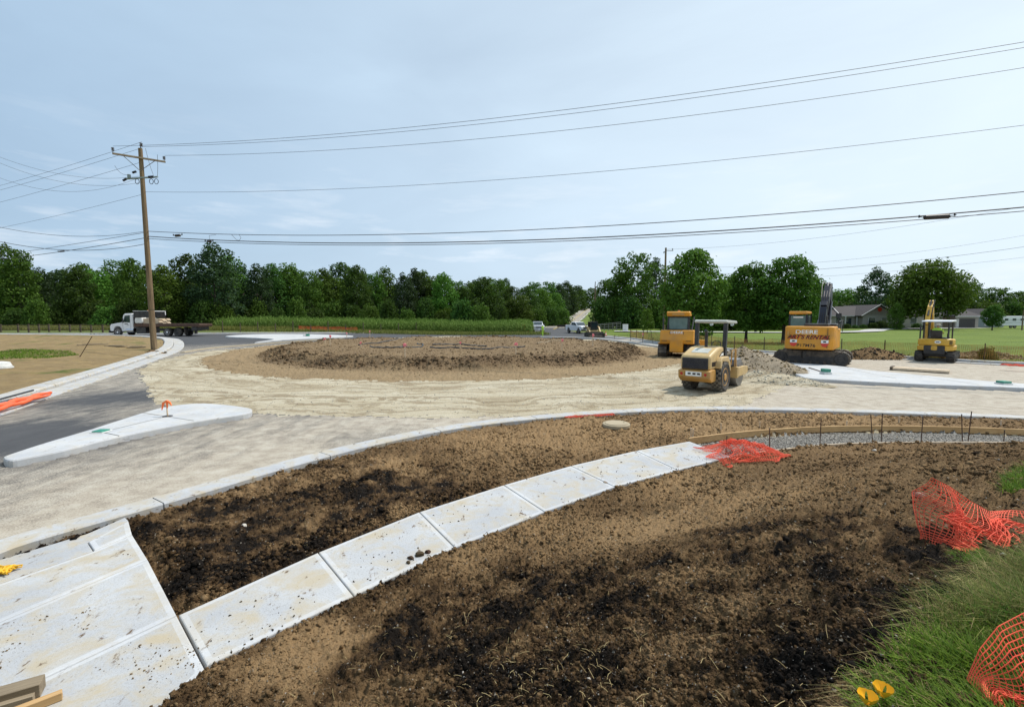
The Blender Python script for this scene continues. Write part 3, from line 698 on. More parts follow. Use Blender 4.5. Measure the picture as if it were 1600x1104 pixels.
def island(poly, zt, name, mat='isl', cuts=()):
    "raised concrete island with a rounded edge"
    me = MB(); n = len(poly); cx = sum(p[0] for p in poly)/n; cy = sum(p[1] for p in poly)/n
    ar = sum(poly[i][0]*poly[(i+1) % n][1]-poly[(i+1) % n][0]*poly[i][1] for i in range(n)); sg = 1 if ar > 0 else -1
    rings = []
    for inset, z in ((0, -.1), (0, zt-.04), (.015, zt-.012), (.05, zt)):
        q = []
        for i in range(n):
            a = Vector(poly[i-1]); b = Vector(poly[(i+1) % n]); t = (b-a).normalized(); nx, ny = -t.y*sg, t.x*sg
            q.append((poly[i][0]+nx*inset, poly[i][1]+ny*inset, z+gz(*poly[i])*(1 if poly[i][1] > 14 else 0)))
        rings.append(q)
    vs = sum(rings, []); fs = [(k*n+i, k*n+(i+1) % n, (k+1)*n+(i+1) % n, (k+1)*n+i) for k in range(3) for i in range(n)]
    me.add(vs, fs); me.add(rings[-1], [tuple(range(n))])
    for (p, q) in cuts:      # tooled joints: dark grooves set flush in the top
        a = Vector((*p, 0)); b = Vector((*q, 0)); t = (b-a).normalized(); w = Vector((-t.y, t.x, 0))*.012
        z = zt+.003+gz(*p); me.add([a-w+Vector((0, 0, z)), b-w+Vector((0, 0, z)), b+w+Vector((0, 0, z)), a+w+Vector((0, 0, z))], [(0, 1, 2, 3)], 1)
    o = me.build(name, [mat, 'seam']); tag(o, kind='structure'); return o
PJ = lambda a, b, z=.15: (P(*a, z), P(*b, z))
island(SW_ISL, .15, 'traffic_island', cuts=[PJ((222, 644.5), (303, 657)), PJ((162, 675.5), (186, 680.5)), PJ((175, 671), (262, 650))])
island(E_ISL, .15, 'traffic_island', cuts=[PJ((1236, 571), (1252, 581)), PJ((1246, 572), (1281, 579)), PJ((1310, 573), (1400, 591)), PJ((1424, 584.5), (1530, 601))])
island(W_ISL, .14, 'traffic_island')
def panel(corners, name='pavement', mats=('walk', 'walk_edge'), z=.13, th=.13, gap=.006, border=.06):
    "one cast slab: troweled margin, brushed middle, rounded arris"
    q = [Vector(c[:2]) for c in corners]; n = len(q); mb = MB()
    ar = sum(q[i].x*q[(i+1) % n].y-q[(i+1) % n].x*q[i].y for i in range(n))
    if ar < 0: q = q[::-1]
    def inset(d):
        out = []
        for i in range(n):
            e1 = (q[i]-q[i-1]).normalized(); e2 = (q[(i+1) % n]-q[i]).normalized()
            n1 = Vector((-e1.y, e1.x)); n2 = Vector((-e2.y, e2.x)); b = (n1+n2); b = b/max(b.dot(n1), .2); out.append(q[i]+b*d)
        return out
    rings = [[(v.x, v.y, zz) for v in inset(d)] for d, zz in ((gap, z-th), (gap, z-.012), (gap+.004, z-.004), (gap+.012, z), (gap+border, z))]
    vs = sum(rings, []); 
    mb.add(vs, [(k*n+i, k*n+(i+1) % n, (k+1)*n+(i+1) % n, (k+1)*n+i) for k in range(4) for i in range(n)], 1)
    mb.add(rings[-1], [tuple(range(n))], 0)
    o = mb.build(name, list(mats)); tag(o, kind='structure'); return o
for i in range(len(WALK_FAR)-1):
    panel([WALK_FAR[i], WALK_FAR[i+1], WALK_NEAR[i+1], WALK_NEAR[i]])
S = lambda x, y: P(x, y, .13)
panel([S(-260, 985), S(0, 884), S(137, 846), S(146.5, 860), S(0, 911), S(-260, 1003)], mats=('slab', 'slab'), border=.03)
panel([S(137, 846), S(201, 812), S(207, 834), S(146.5, 860)], border=.06)
panel([S(-260, 1003), S(0, 911), S(146.5, 860), S(207, 834), S(231.5, 873), S(0, 971), S(-260, 1083)])
panel([S(-260, 1083), S(0, 971), S(231.5, 873), S(277, 960), S(0, 1091), S(-260, 1216)])
panel([S(-260, 1216), S(0, 1091), S(277, 960), S(320, 1042), S(318, 1050), S(262, 1104), S(170, 1200), S(-100, 1560), S(-260, 1500)], mats=('slab', 'walk_edge'))
pe = resample(smooth(GP([(289, 551), (330, 544.5), (400, 538.5), (480, 532.5), (540, 529)]), 8), .5)
m = MB(); ribbon(m, pe, 0, .35, -.05, .07, None, 3, bz); tag(m.build('pavement_edge', 'manhole', sm=True), kind='structure')
# driveway apron between kerb and slabs
panel([S(-260, 968), S(0, 872), S(135, 832), S(196, 806), S(201, 811), S(137, 845.5), S(0, 883), S(-260, 984)], mats=('slab', 'slab'), border=.02, z=.12)
# hill road paint
def stripe(line, o0, o1, dz, name, mat):
    m = MB(); a = offset(line, o0); b = offset(line, o1)
    vs = []; 
    for p, q in zip(a, b): vs += [(p[0], p[1], gz(*p)+dz), (q[0], q[1], gz(*q)+dz)]
    m.add(vs, [(2*i, 2*i+1, 2*i+3, 2*i+2) for i in range(len(line)-1)]); tag(m.build(name, mat), kind='structure')
seg = [q for q in HR if q[1] > 104]
stripe(seg, 3.25, 3.55, .03, 'edge_line', 'line_white'); stripe(seg, -3.25, -3.55, .03, 'edge_line', 'line_white')
stripe(seg, .08, .20, .03, 'centre_line', 'line_yellow'); stripe(seg, -.08, -.20, .03, 'centre_line', 'line_yellow')
def drive():
    m = MB(); pts = [(19, 88), (30, 85), (42, 82), (55, 83), (66, 88), (78, 100), (95, 108), (112, 112)]
    ln = smooth(pts, 6); a = offset(ln, 1.9); b = offset(ln, -1.9); vs = []
    for p, q in zip(a, b): vs += [(p[0], p[1], .17), (q[0], q[1], .17)]
    m.add(vs, [(2*i, 2*i+1, 2*i+3, 2*i+2) for i in range(len(ln)-1)]); tag(m.build('driveway', 'kerb'), kind='structure')
drive()
# ------------------------------------------------ machines and vehicles (x forward, y left, z up, origin on the ground)
def wheel(parent, x, y, r, w, rim_mat='chrome', tyre='rubber', lugs=0, side=1, name='wheel'):
    w2 = w/2; ri = r*.58; lg = MB()
    m = MB(); m.lathe([(ri, -w2*.8), (r*.86, -w2), (r*.97, -w2*.8), (r, -w2*.4), (r, w2*.4), (r*.97, w2*.8), (r*.86, w2), (ri, w2*.8)], 28, 'y', (x, y, r))
    if lugs:
        for k in range(lugs):
            for j, yy in enumerate((-.62, -.2, .22, .64)):
                a = 2*math.pi*(k+.5*(j % 2))/lugs; M = Matrix.Translation((x, y, r)) @ Matrix.Rotation(a, 4, 'Y') @ Matrix.Rotation(R(45 if j % 2 else -45), 4, 'Z') 
                M = Matrix.Translation((x, y, r)) @ Matrix.Rotation(a, 4, 'Y') @ Matrix.Translation((0, yy*w2, r))
                lg.box(-.055, .055, -w2*.19, w2*.19, -.02, .03, M)
    t = m.build(name, tyre, parent, sm=True)
    if lugs: lg.build('tread', 'lug', t)
    q = MB(); s = side
    q.lathe([(ri*1.03, w2*.78*s), (ri*.98, w2*.86*s), (ri*.88, w2*.74*s), (ri*.45, w2*.68*s), (ri*.4, w2*.9*s), (ri*.12, w2*.93*s)], 24, 'y', (x, y, r))
    for k in range(8):
        a = 2*math.pi*k/8; q.box(-.02, .02, min(w2*.45*s, w2*.62*s), max(w2*.45*s, w2*.62*s), -.02, .02, Matrix.Translation((x+ri*.62*math.cos(a), y, r+ri*.62*math.sin(a))))
    q.build('rim', rim_mat, t, sm=True)
    return t
def track(parent, y, x0, x1, r0, r1, w, shoes, mat='track_steel', h=0.0, name='track'):
    "a crawler belt between a front and a rear wheel, with shoes"
    L_ = []
    def arc(cx, cz, r, a0, a1, n=12):
        return [(cx+r*math.cos(a0+(a1-a0)*k/n), cz+r*math.sin(a0+(a1-a0)*k/n)) for k in range(n+1)]
    L_ = arc(x1, r1, r1, -math.pi/2, math.pi/2)+arc(x0, r0, r0, math.pi/2, math.pi*1.5)
    pts = L_+[L_[0]]; rs = []
    per = sum(math.dist(pts[i], pts[i+1]) for i in range(len(pts)-1)); step = per/shoes; d = 0; m = MB(); acc = 0; i = 0
    inner = [(p[0]+(0), p[1]) for p in L_]
    m.prism(L_, y-w/2*.92, y+w/2*.92, 'y')
    for k in range(shoes):
        tgt = k*step
        while acc+math.dist(pts[i], pts[i+1]) < tgt: acc += math.dist(pts[i], pts[i+1]); i += 1
        t = (tgt-acc)/math.dist(pts[i], pts[i+1]); px = pts[i][0]+(pts[i+1][0]-pts[i][0])*t; pz = pts[i][1]+(pts[i+1][1]-pts[i][1])*t
        a = math.atan2(pts[i+1][1]-pts[i][1], pts[i+1][0]-pts[i][0])
        M = Matrix.Translation((px, y, pz)) @ Matrix.Rotation(-a, 4, 'Y')
        m.box(-step*.42, step*.42, -w/2, w/2, -.03, .012, M); m.box(-step*.4, -step*.25, -w/2, w/2, -.055, .0, M)
    t = m.build(name, mat, parent)
    for sx, rr, nm in ((x0, r0, 'sprocket'), (x1, r1, 'idler')):
        q = MB()
        for s in (-1, 1): q.lathe([(rr*.86, w/2*.93*s), (rr*.8, w/2*1.02*s), (rr*.45, w/2*.98*s), (rr*.4, w/2*1.1*s), (rr*.15, w/2*1.1*s)], 20, 'y', (sx, y, rr))
        q.box(sx-.04, sx+.04, y-w/2, y+w/2, rr-.04, rr+.04)
        q.build(nm, 'black_paint', t, sm=True)
    q = MB()
    for s in (-1, 1):
        q.box(x0+r0*.9, x1-r1*.9, y+(w/2*.93 if s > 0 else -w/2*1.03), y+(w/2*1.03 if s > 0 else -w/2*.93), r0*.62, r0*1.25)
        n = 6
        for k in range(n):
            xx = x0+r0*1.0+(x1-x0-r0-r1)*(k+.5)/n; q.lathe([(.13, y*0+w/2*.9*s), (.13, w/2*1.06*s), (.05, w/2*1.08*s)], 12, 'y', (xx, y, .17))
    q.build('roller_frame', 'black_paint', t)
    return t
def compactor():
    g = G(1098, 608.5); T = thing('road_roller', 'faded tan soil roller with open canopy and studded rubber rear tyres on the crushed stone', 'road roller', (g[0]+.1, g[1], g[2]-.02), R(90-41))
    T.scale = (.95, .95, .96)
    for s in (-1, 1): wheel(T, 0, s*.62, .63, .44, 'ochre_paint', lugs=20, side=s)
    m = MB()   # engine hood, sloping to the rear, wider fenders
    m.prism([(-1.28, .98), (-1.30, 1.50), (-1.18, 1.58), (-.35, 1.83), (.38, 1.88), (.42, 1.0)], -.60, .60, 'y')
    m.build('hood', 'tan_paint', T, bevel=.09, seg=3, sm=True)
    m = MB()
    for s in (-1, 1):
        y0, y1 = sorted((s*.46, s*.80))
        m.prism([(-.66, 1.02), (-.60, 1.30), (-.42, 1.46), (.38, 1.46), (.66, 1.2), (.74, .82), (.60, .82), (.42, 1.22), (-.36, 1.30), (-.5, 1.02)], y0, y1, 'y')
    m.build('fender', 'tan_paint', T, bevel=.03, sm=True)
    m = MB(); m.box(-1.325, -1.27, -.52, .52, 1.02, 1.46); gq = m.build('grille', 'black_paint', T, bevel=.01)
    m = MB(); 
    for k in range(7): m.box(-1.345, -1.32, -.48, .48, 1.06+k*.055, 1.075+k*.055)
    m.box(-1.35, -1.325, -.2, .22, 1.16, 1.21); m.build('grille_bar', 'blue_black', gq)
    m = MB(); m.prism([(-1.42, .66), (-1.44, .96), (-1.1, 1.0), (-.7, .98), (-.66, .5), (-1.15, .48)], -.64, .64, 'y'); b = m.build('rear_bumper', 'ochre_paint', T, bevel=.04)
    m = MB(); m.box(-1.452, -1.425, -.32, .32, .74, .92); m.build('number_plate', 'sticker_white', b)
    for k, yy in enumerate((-.2, -.02, .18)):
        m = MB(); m.box(-1.458, -1.45, yy-.07, yy+.05, .80, .87); m.build('plate_mark', 'decal_black', b)
    for s in (-1, 1):
        m = MB(); m.box(-1.46, -1.42, s*.48-.12, s*.48+.12, .70, .94); lq = m.build('tail_light', 'ochre_paint', T, bevel=.01)
        m = MB(); m.lathe([(.055, -1.475), (.05, -1.46)], 16, 'x', (0, s*.48, .82)); m.build('lens', 'red_glass', lq)
    m = MB(); m.tube([(-.12, -.02, 1.8), (-.12, -.02, 2.42), (-.16, -.02, 2.50), (-.25, -.02, 2.54)], [.065, .065, .06, .06], 14); m.build('exhaust_pipe', 'black_paint', T, sm=True)
    for s in (-1, 1):   # slanted decal on the hood side
        m = MB(); y = s*.608; q = sorted((y-s*.002, y+s*.006)); m.prism([(-.75, 1.25), (.10, 1.66), (.30, 1.66), (.30, 1.47), (-.45, 1.25)], q[0], q[1], 'y'); dq = m.build('decal', 'decal_black', T)
        m = MB(); q = sorted((y+s*.006, y+s*.010)); m.prism([(-.15, 1.47), (.05, 1.6), (.26, 1.6), (.26, 1.50), (.05, 1.50)], q[0], q[1], 'y'); m.build('decal_mark', 'sticker_white', dq)
    m = MB()
    for yy in (-.3, .3): m.box(-1.0, -.35, yy-.006, yy+.006, 1.6, 1.9, Matrix.Translation((0, 0, -.02)) @ Matrix.Rotation(R(-17), 4, 'Y') @ Matrix.Translation((0.45, 0, -.16)))
    m.build('panel_seam', 'seam', T)
    m = MB(); m.prism([(-.95, 1.655), (-.45, 1.805), (-.45, 1.812), (-.95, 1.662)], -.38, .30, 'y'); m.build('worn_patch', 'pale_roof', T)
    for s in (-1, 1):
        m = MB(); y0, y1 = sorted((s*.60, s*.612))
        for k in range(5): m.box(-1.1+.09*k, -1.05+.09*k, y0, y1, 1.12, 1.3)
        m.build('side_louvre', 'decal_black', T)
        m = MB(); m.tube([(1.86, s*.45, 2.76), (1.92, s*.45, 2.76)], .07, 10); m.build('work_light', 'chrome', T)
    m = MB(); m.tube([(.62, -.3, 1.2), (.9, -.35, .8), (1.3, -.3, .75)], .025, 6); m.tube([(.62, -.2, 1.15), (.95, -.25, .75), (1.3, -.2, .7)], .025, 6); m.build('hose', 'black_paint', T)
    # canopy on posts
    m = MB()
    for s in (-1, 1):
        m.tube([(.42, s*.58, 1.15), (.52, s*.60, 2.86)], .11, 4)
    m.build('canopy_post', 'black_paint', T, bevel=.01)
    m = MB(); m.prism([(.40, 2.84), (.36, 2.93), (.46, 2.97), (1.75, 2.92), (1.86, 2.87), (1.84, 2.80)], -.68, .68, 'y'); m.build('canopy', 'pale_roof', T, bevel=.03, seg=3, sm=True)
    m = MB(); m.box(.55, 1.7, -.7, .7, .95, 1.06); m.prism([(.7, 1.06), (.72, 1.55), (.82, 1.5), (.86, 1.28), (1.2, 1.26), (1.2, 1.06)], -.28, .28, 'y'); m.build('seat', 'black_paint', T, bevel=.03)
    m = MB(); m.prism([(1.35, 1.06), (1.42, 1.75), (1.66, 1.72), (1.75, 1.06)], -.34, .34, 'y'); m.tube([(1.42, 0, 1.7), (1.28, 0, 1.85)], .03, 6); m.build('console', 'black_paint', T, bevel=.02)
    m = MB(); ring = [(1.26+.05*math.sin(a), .2*math.cos(a), 1.87+.18*math.sin(a)) for a in [2*math.pi*k/16 for k in range(17)]]; m.tube(ring, .016, 6, cap=False); m.tube([(1.26, -.2, 1.87), (1.26, .2, 1.87)], .012, 6); m.build('steering_wheel', 'black_paint', T)
    m = MB()
    for s in (-1, 1): m.tube([(1.0, s*.72, 1.05), (1.0, s*.74, 1.6), (1.12, s*.74, 1.68), (1.5, s*.74, 1.68), (1.6, s*.74, 1.6), (1.62, s*.72, 1.05)], .022, 6)
    m.tube([(1.2, -.80, .95), (1.28, -.80, 1.72), (1.36, -.80, 1.74), (1.44, -.80, .95)], .024, 6)
    m.build('handrail', 'ochre_paint', T)
    # drum in its yoke
    m = MB(); m.lathe([(.3, -.76), (.58, -.76), (.60, -.73), (.60, .73), (.58, .76), (.3, .76)], 40, 'y', (2.2, 0, .60)); dm = m.build('drum', 'grey_steel', T, sm=True)
    m = MB()
    for s in (-1, 1):
        y0, y1 = sorted((s*.80, s*.90)); m.prism([(1.4, .5), (1.4, .92), (2.4, .92), (2.95, .86), (2.95, .58), (2.6, .5)], y0, y1, 'y')
    m.box(1.36, 1.54, -.90, .90, .45, .94); m.box(2.82, 2.96, -.90, .90, .60, .86); m.box(1.0, 1.4, -.3, .3, .5, .9)
    m.build('drum_frame', 'tan_paint', T, bevel=.03)
    m = MB(); m.box(.4, 1.3, -.56, .56, .62, .98); m.build('chassis', 'ochre_paint', T, bevel=.03)
    m = MB(); m.prism([(1.4, .94), (1.5, 1.24), (2.2, 1.26), (2.6, 1.0), (2.3, 1.02)], -.78, .78, 'y'); m.build('drum_cover', 'grey_steel', T, bevel=.03)
compactor()
def dozer():
    g = G(1057, 559); T = thing('bulldozer', 'orange-yellow crawler bulldozer seen from behind, closed cab, beyond the roller', 'bulldozer', (g[0]+.6, g[1]+1.2, g[2]), R(90-26))
    for s in (-1, 1): track(T, s*.98, -1.2, 1.35, .46, .46, .60, 34)
    m = MB(); m.prism([(-1.75, 1.02), (-1.82, 1.30), (-1.62, 1.98), (-.75, 1.98), (-.7, 1.02)], -1.13, 1.13, 'y'); tk = m.build('rear_tank', 'yellow_paint', T, bevel=.06, seg=3)
    m = MB(); m.prism([(-1.86, .45), (-1.86, 1.28), (-1.0, 1.3), (-1.0, .45)], -.44, .44, 'y'); m.build('hitch_housing', 'yellow_paint', T, bevel=.03)
    m = MB()
    for s in (-1, 1):
        m.box(-1.81, -1.78, s*.45-.012, s*.45+.012, 1.30, 1.9, Matrix.Translation((.1, 0, 0)))
        m.box(-1.835, -1.79, s*.80-.17, s*.80+.17, 1.22, 1.25)
    m.build('panel_seam', 'seam', tk)
    Mt = Matrix.Translation((-1.700, 0, 1.82)) @ Matrix.Rotation(R(-90), 4, 'Z') @ Matrix.Rotation(R(90-15), 4, 'X')
    text('lettering', 'DEERE', .24, 'sticker_white', Mt, tk, bold=.003, sx=1.25)
    # cab: black frame with glass panes
    cp = [(-.95, 1.95), (-.78, 2.95), (.45, 2.95), (.7, 1.95)]
    m = MB()
    for s in (-1, 1):
        m.tube([(-1.0, s*.72, 1.9), (-.86, s*.66, 2.95)], .075, 4); m.tube([(.72, s*.60, 1.9), (.5, s*.58, 2.95)], .06, 4); m.tube([(-.1, s*.72, 1.9), (-.1, s*.66, 2.95)], .05, 4)
        m.tube([(-1.0, s*.72, 2.0), (.72, s*.6, 2.0)], .06, 4); m.tube([(-.9, s*.68, 2.88), (.5, s*.6, 2.88)], .06, 4)
    m.tube([(-1.0, -.72, 2.0), (-1.0, .72, 2.0)], .07, 4); m.tube([(-.88, -.68, 2.87), (-.88, .68, 2.87)], .08, 4); m.tube([(.7, -.6, 2.0), (.7, .6, 2.0)], .06, 4)
    m.tube([(-1.35, .95, 1.95), (-1.05, 1.02, 2.9)], .04, 6); m.tube([(-1.35, -.95, 1.95), (-.6, -1.02, 2.9)], .05, 6)
    cf = m.build('cab_frame', 'black_paint', T)
    m = MB(); m.box(-.94, -.92, -.62, .62, 2.04, 2.84); m.build('rear_window', 'cab_glass', cf)
    m = MB(); m.box(.58, .60, -.55, .55, 2.04, 2.84); m.build('front_window', 'glass', cf)
    m = MB()
    for s in (-1, 1): m.box(-.85, .5, s*.66-.01, s*.66+.01, 2.04, 2.84)
    m.build('side_window', 'cab_glass', cf)
    m = MB(); m.box(-.7, .45, -.35, .35, 1.9, 2.1); m.prism([(-.45, 2.0), (-.5, 2.55), (-.35, 2.55), (-.3, 2.15), (.1, 2.1), (.1, 2.0)], -.28, .28, 'y'); m.build('seat', 'black_paint', cf)
    m = MB(); m.prism([(-1.12, 2.96), (-1.2, 3.22), (-1.1, 3.3), (-.2, 3.3), (-.1, 2.96)], -.78, .78, 'y'); m.prism([(-.1, 2.96), (-.1, 3.16), (.7, 3.1), (.75, 2.96)], -.74, .74, 'y'); rf = m.build('cab_roof', 'yellow_paint', T, bevel=.04)
    m = MB(); m.box(-1.21, -1.16, -.42, .42, 3.02, 3.2); m.build('air_vent', 'ochre_paint', rf); m = MB(); m.lathe([(.1, 3.3), (.09, 3.36), (.04, 3.38)], 14, 'z', (-.75, 0, 0)); m.build('beacon', 'amber', rf)
    m = MB(); m.prism([(.6, 1.0), (.6, 1.95), (2.1, 1.8), (2.2, 1.0)], -.5, .5, 'y'); m.build('hood', 'yellow_paint', T, bevel=.05)
    m = MB(); m.tube([(1.3, .28, 1.8), (1.3, .28, 2.5)], .055, 10); m.build('exhaust_pipe', 'black_paint', T)
    m = MB()
    for s in (-1, 1): m.box(-1.4, .8, s*.98-.34, s*.98+.34, .98, 1.06); m.box(-.8, .1, s*.98-.3, s*.98+.3, 1.06, 1.5)
    m.build('track_fender', 'yellow_paint', T, bevel=.02)
    m = MB()
    m.prism([(2.75, .08), (2.62, .35), (2.6, .7), (2.72, 1.1), (2.8, 1.12), (2.68, .7), (2.7, .35), (2.83, .08)], -1.7, 1.7, 'y'); m.build('blade', 'yellow_paint', T, sm=True)
    m = MB()
    for s in (-1, 1): m.tube([(.2, s*1.42, .5), (2.6, s*1.42, .35)], .09, 4)
    m.build('push_arm', 'yellow_paint', T)
    m = MB(); m.box(-1.1, 2.0, -.6, .6, .45, 1.0); m.build('chassis', 'black_paint', T)
dozer()
def excavator():
    g = G(1262, 567); az = math.atan2(g[0], g[1]); T = thing('excavator', 'large orange excavator with dark folded boom and lettered counterweight, behind the pale concrete island', 'excavator', (19.0, 29.8, g[2]))
    yaw = R(-38); UQ = Matrix.Rotation(R(90-8)-az, 4, 'Z')
    Mu = Matrix.Rotation(R(90)-az, 4, 'Z')      # upper works face away from the viewpoint
    U = bpy.data.objects.new('upper_body', None)
    for s in (-1, 1): track(T, s*1.08, -1.55, 1.55, .42, .42, .54, 38)
    for c in list(T.children): c.rotation_euler = (0, 0, yaw)
    m = MB(); m.box(-1.2, 1.2, -.9, .9, .42, .82); m.lathe([(.7, .8), (.7, 1.02)], 24); o = m.build('undercarriage', 'black_paint', T)
    def up(mb, name, mat, **k):
        Q = Matrix.Rotation(R(90-8)-az, 4, 'Z'); mb.v = [tuple(Q @ Vector(v)) for v in mb.v]; return mb.build(name, mat, T, **k)
    # counterweight and housing
    m = MB(); n = 12; prof = [(-1.75, -1.30), (-1.9, -1.18), (-1.98, -.6), (-2.0, 0), (-1.98, .6), (-1.9, 1.18), (-1.75, 1.30), (-.55, 1.30), (-.55, -1.30)]
    m.prism(prof, .98, 2.36, 'z'); cw = up(m, 'counterweight', 'yellow_paint', bevel=.11, seg=4, sm=True)
    def onp(y, z, x=-2.004): return UQ @ Matrix.Translation((x, y, z)) @ Matrix.Rotation(R(-90), 4, 'Z') @ Matrix.Rotation(R(90), 4, 'X')
    for args in (('DEERE', .29, 'sticker_white', onp(.12, 2.02), .0, 1.3, .012), ("ART'S RENTAL", .30, 'decal_black', onp(.02, 1.72, -2.006), .35, 1.05, .010), ('P17M76', .24, 'decal_black', onp(.12, 1.22), 0, 1.15, .004)):
        body, sz, mt, M, sh, sx, bo = args; text('lettering', body, sz*1.08, mt, M, cw, shear=sh, bold=bo*.35, sx=sx)
    text('lettering', "ART'S RENTAL", .30, 'decal_red', onp(.02, 1.70, -2.001), cw, shear=.35, bold=.004, sx=1.06)
    for y in (.78, -.82):
        m = MB(); m.box(-2.004 if abs(y) > .8 else -2.002, -1.9, y-.18, y+.18, 1.38, 1.56); m.v = [tuple(UQ @ Vector(v)) for v in m.v]; s1 = m.build('sticker', 'sticker_white', cw)
        m = MB(); m.prism([(y-.2, 1.37), (y+.2, 1.37), (y+.13, 1.2), (y-.05, 1.15), (y-.13, 1.24)], -2.004, -1.9, 'x'); m.v = [tuple(UQ @ Vector(v)) for v in m.v]; m.build('sticker_base', 'red_mark', s1)
        m = MB(); m.box(-2.012, -2.0, y-.07, y+.07, 1.43, 1.51); m.v = [tuple(UQ @ Vector(v)) for v in m.v]; m.build('sticker_mark', 'decal_black', s1)
    m = MB(); m.box(-1.985, -1.9, 1.02, 1.14, 1.76, 2.04); m.box(-1.985, -1.9, 1.06, 1.12, 1.58, 1.66); m.v = [tuple(UQ @ Vector(v)) for v in m.v]; m.build('emblem', 'ochre_paint', cw, bevel=.02)
    m = MB(); m.box(-2.0, -1.9, -.955, -.94, 1.1, 2.25); m.v = [tuple(UQ @ Vector(v)) for v in m.v]; m.build('panel_seam', 'seam', cw)
    m = MB(); m.box(-.6, 1.2, -1.26, -.45, .98, 2.2); m.box(-.6, .1, -.45, 1.28, .98, 2.05); up(m, 'engine_housing', 'yellow_paint', bevel=.05)
    m = MB(); m.box(-1.4, -.1, -.9, .35, 2.3, 2.52); m.box(-.5, 1.0, -1.2, .3, 2.1, 2.5); m.tube([(-.9, -.75, 2.45), (-.9, -.75, 3.0)], .06, 10); up(m, 'engine_cover', 'black_paint', bevel=.04)
    # cab at the left
    m = MB(); x0, x1, y0, y1 = -.55, 1.25, .36, 1.28
    for (x, y) in ((x0, y0), (x0, y1), (x1, y0), (x1, y1), (.3, y1)): m.tube([(x, y, 1.2), (x if x < 1 else x-.1, y, 3.1)], .06, 4)
    m.box(x0, x1, y0, y1, 1.0, 1.5); m.tube([(x0, y0, 2.1), (x0, y1, 2.1)], .07, 4)
    m.box(x0-.02, x0+.05, y0, y1, 1.5, 2.25)
    cf = up(m, 'cab', 'blue_black')
    m = MB(); m.box(x0-.0, x0+.02, y0+.05, y1-.05, 2.25, 3.0); m.v = [tuple(UQ @ Vector(v)) for v in m.v]; m.build('rear_window', 'cab_glass', cf)
    m = MB(); m.box(x0+.05, x1-.1, y1-.01, y1+.01, 1.7, 3.0); m.v = [tuple(UQ @ Vector(v)) for v in m.v]; m.build('side_window', 'glass', cf); m = MB(); m.box(x0+.05, x1-.1, y0-.01, y0+.01, 1.7, 3.0); m.v = [tuple(UQ @ Vector(v)) for v in m.v]; m.build('side_window', 'glass', cf)
    m = MB(); m.box(x1-.08, x1-.06, y0+.05, y1-.05, 1.6, 3.0); m.v = [tuple(UQ @ Vector(v)) for v in m.v]; m.build('front_window', 'glass', cf)
    m = MB(); m.box(x0-.03, x0-.01, y0+.18, y1-.2, 2.86, 2.94); m.v = [tuple(UQ @ Vector(v)) for v in m.v]; m.build('window_sticker', 'sticker_white', cf)
    m = MB(); m.prism([(x0-.12, 3.08), (x0-.1, 3.28), (x1-.1, 3.26), (x1, 3.08)], y0-.04, y1+.04, 'y'); m.v = [tuple(UQ @ Vector(v)) for v in m.v]; m.build('cab_roof', 'yellow_paint', cf, bevel=.06, seg=3)
    # boom, stick and bucket
    def beam(pts, wd, name, mat, hh):
        m = MB(); P_ = [Vector((p[0], 0, p[1])) for p in pts]
        for (a, b, ha, hb) in zip(P_[:-1], P_[1:], hh[:-1], hh[1:]):
            t = (b-a).normalized(); nn = Vector((-t.z, 0, t.x))
            m.prism([((a+nn*ha).x, (a+nn*ha).z), ((b+nn*hb).x, (b+nn*hb).z), ((b-nn*hb).x, (b-nn*hb).z), ((a-nn*ha).x, (a-nn*ha).z)], -wd/2, wd/2, 'y', M=Matrix.Translation((0, BY, 0)))
        return up(m, name, mat, bevel=.03)
    BY = -.32
    beam([(.4, 1.6), (1.25, 3.4), (2.5, 4.75), (3.1, 4.95)], .36, 'boom', 'blue_black', [.25, .4, .34, .2])
    beam([(3.3, 5.15), (3.2, 4.6), (3.6, 2.3)], .32, 'stick', 'blue_black', [.12, .3, .15])
    m = MB()
    for yy in (BY-.3, BY+.3): m.tube([(1.1, yy, 1.7), (1.7, yy, 2.7)], .085, 10); m.tube([(1.7, yy, 2.7), (2.1, yy, 3.9)], .045, 10)
    m.tube([(1.6, BY, 4.15), (2.6, BY, 5.15)], .08, 10); m.tube([(2.6, BY, 5.15), (3.25, BY, 5.2)], .05, 10)
    up(m, 'hydraulic_cylinder', 'grey_steel')
    m = MB()
    for q in range(4):
        yy = BY-.2+.13*q; m.tube([(.3, yy*1.2, 2.0), (.7, yy-.05, 3.1), (1.4, yy, 4.2), (2.4, yy+.04*q, 5.0), (3.0, yy+.1, 5.1+.06*q), (3.3, yy, 4.8)], .022, 6)
    up(m, 'hose', 'decal_black')
    m = MB(); prof = [(3.4, 2.35), (2.9, 2.2), (2.6, 1.7), (2.8, 1.15), (3.5, 1.0), (3.6, 1.2), (3.1, 1.35), (2.95, 1.75), (3.1, 2.05), (3.6, 2.15)]
    m.prism(prof, BY-.5, BY+.5, 'y'); up(m, 'bucket', 'blue_black')
    m = MB(); m.tube([(.9, -1.38, 2.0), (.9, -1.42, 2.7), (.2, -1.42, 2.75), (-.3, -1.42, 2.2)], .022, 6); m.tube([(-.3, -1.40, 2.2), (-.3, -1.42, 2.7), (-1.3, -1.40, 2.65), (-1.3, -1.38, 2.3)], .02, 6); up(m, 'handrail', 'black_paint')
    m = MB(); m.tube([(.9, -1.15, 2.4), (.9, -1.15, 2.95)], .02, 6); m.box(.86, .9, -1.3, -1.0, 2.9, 3.15); up(m, 'mirror', 'black_paint')
excavator()
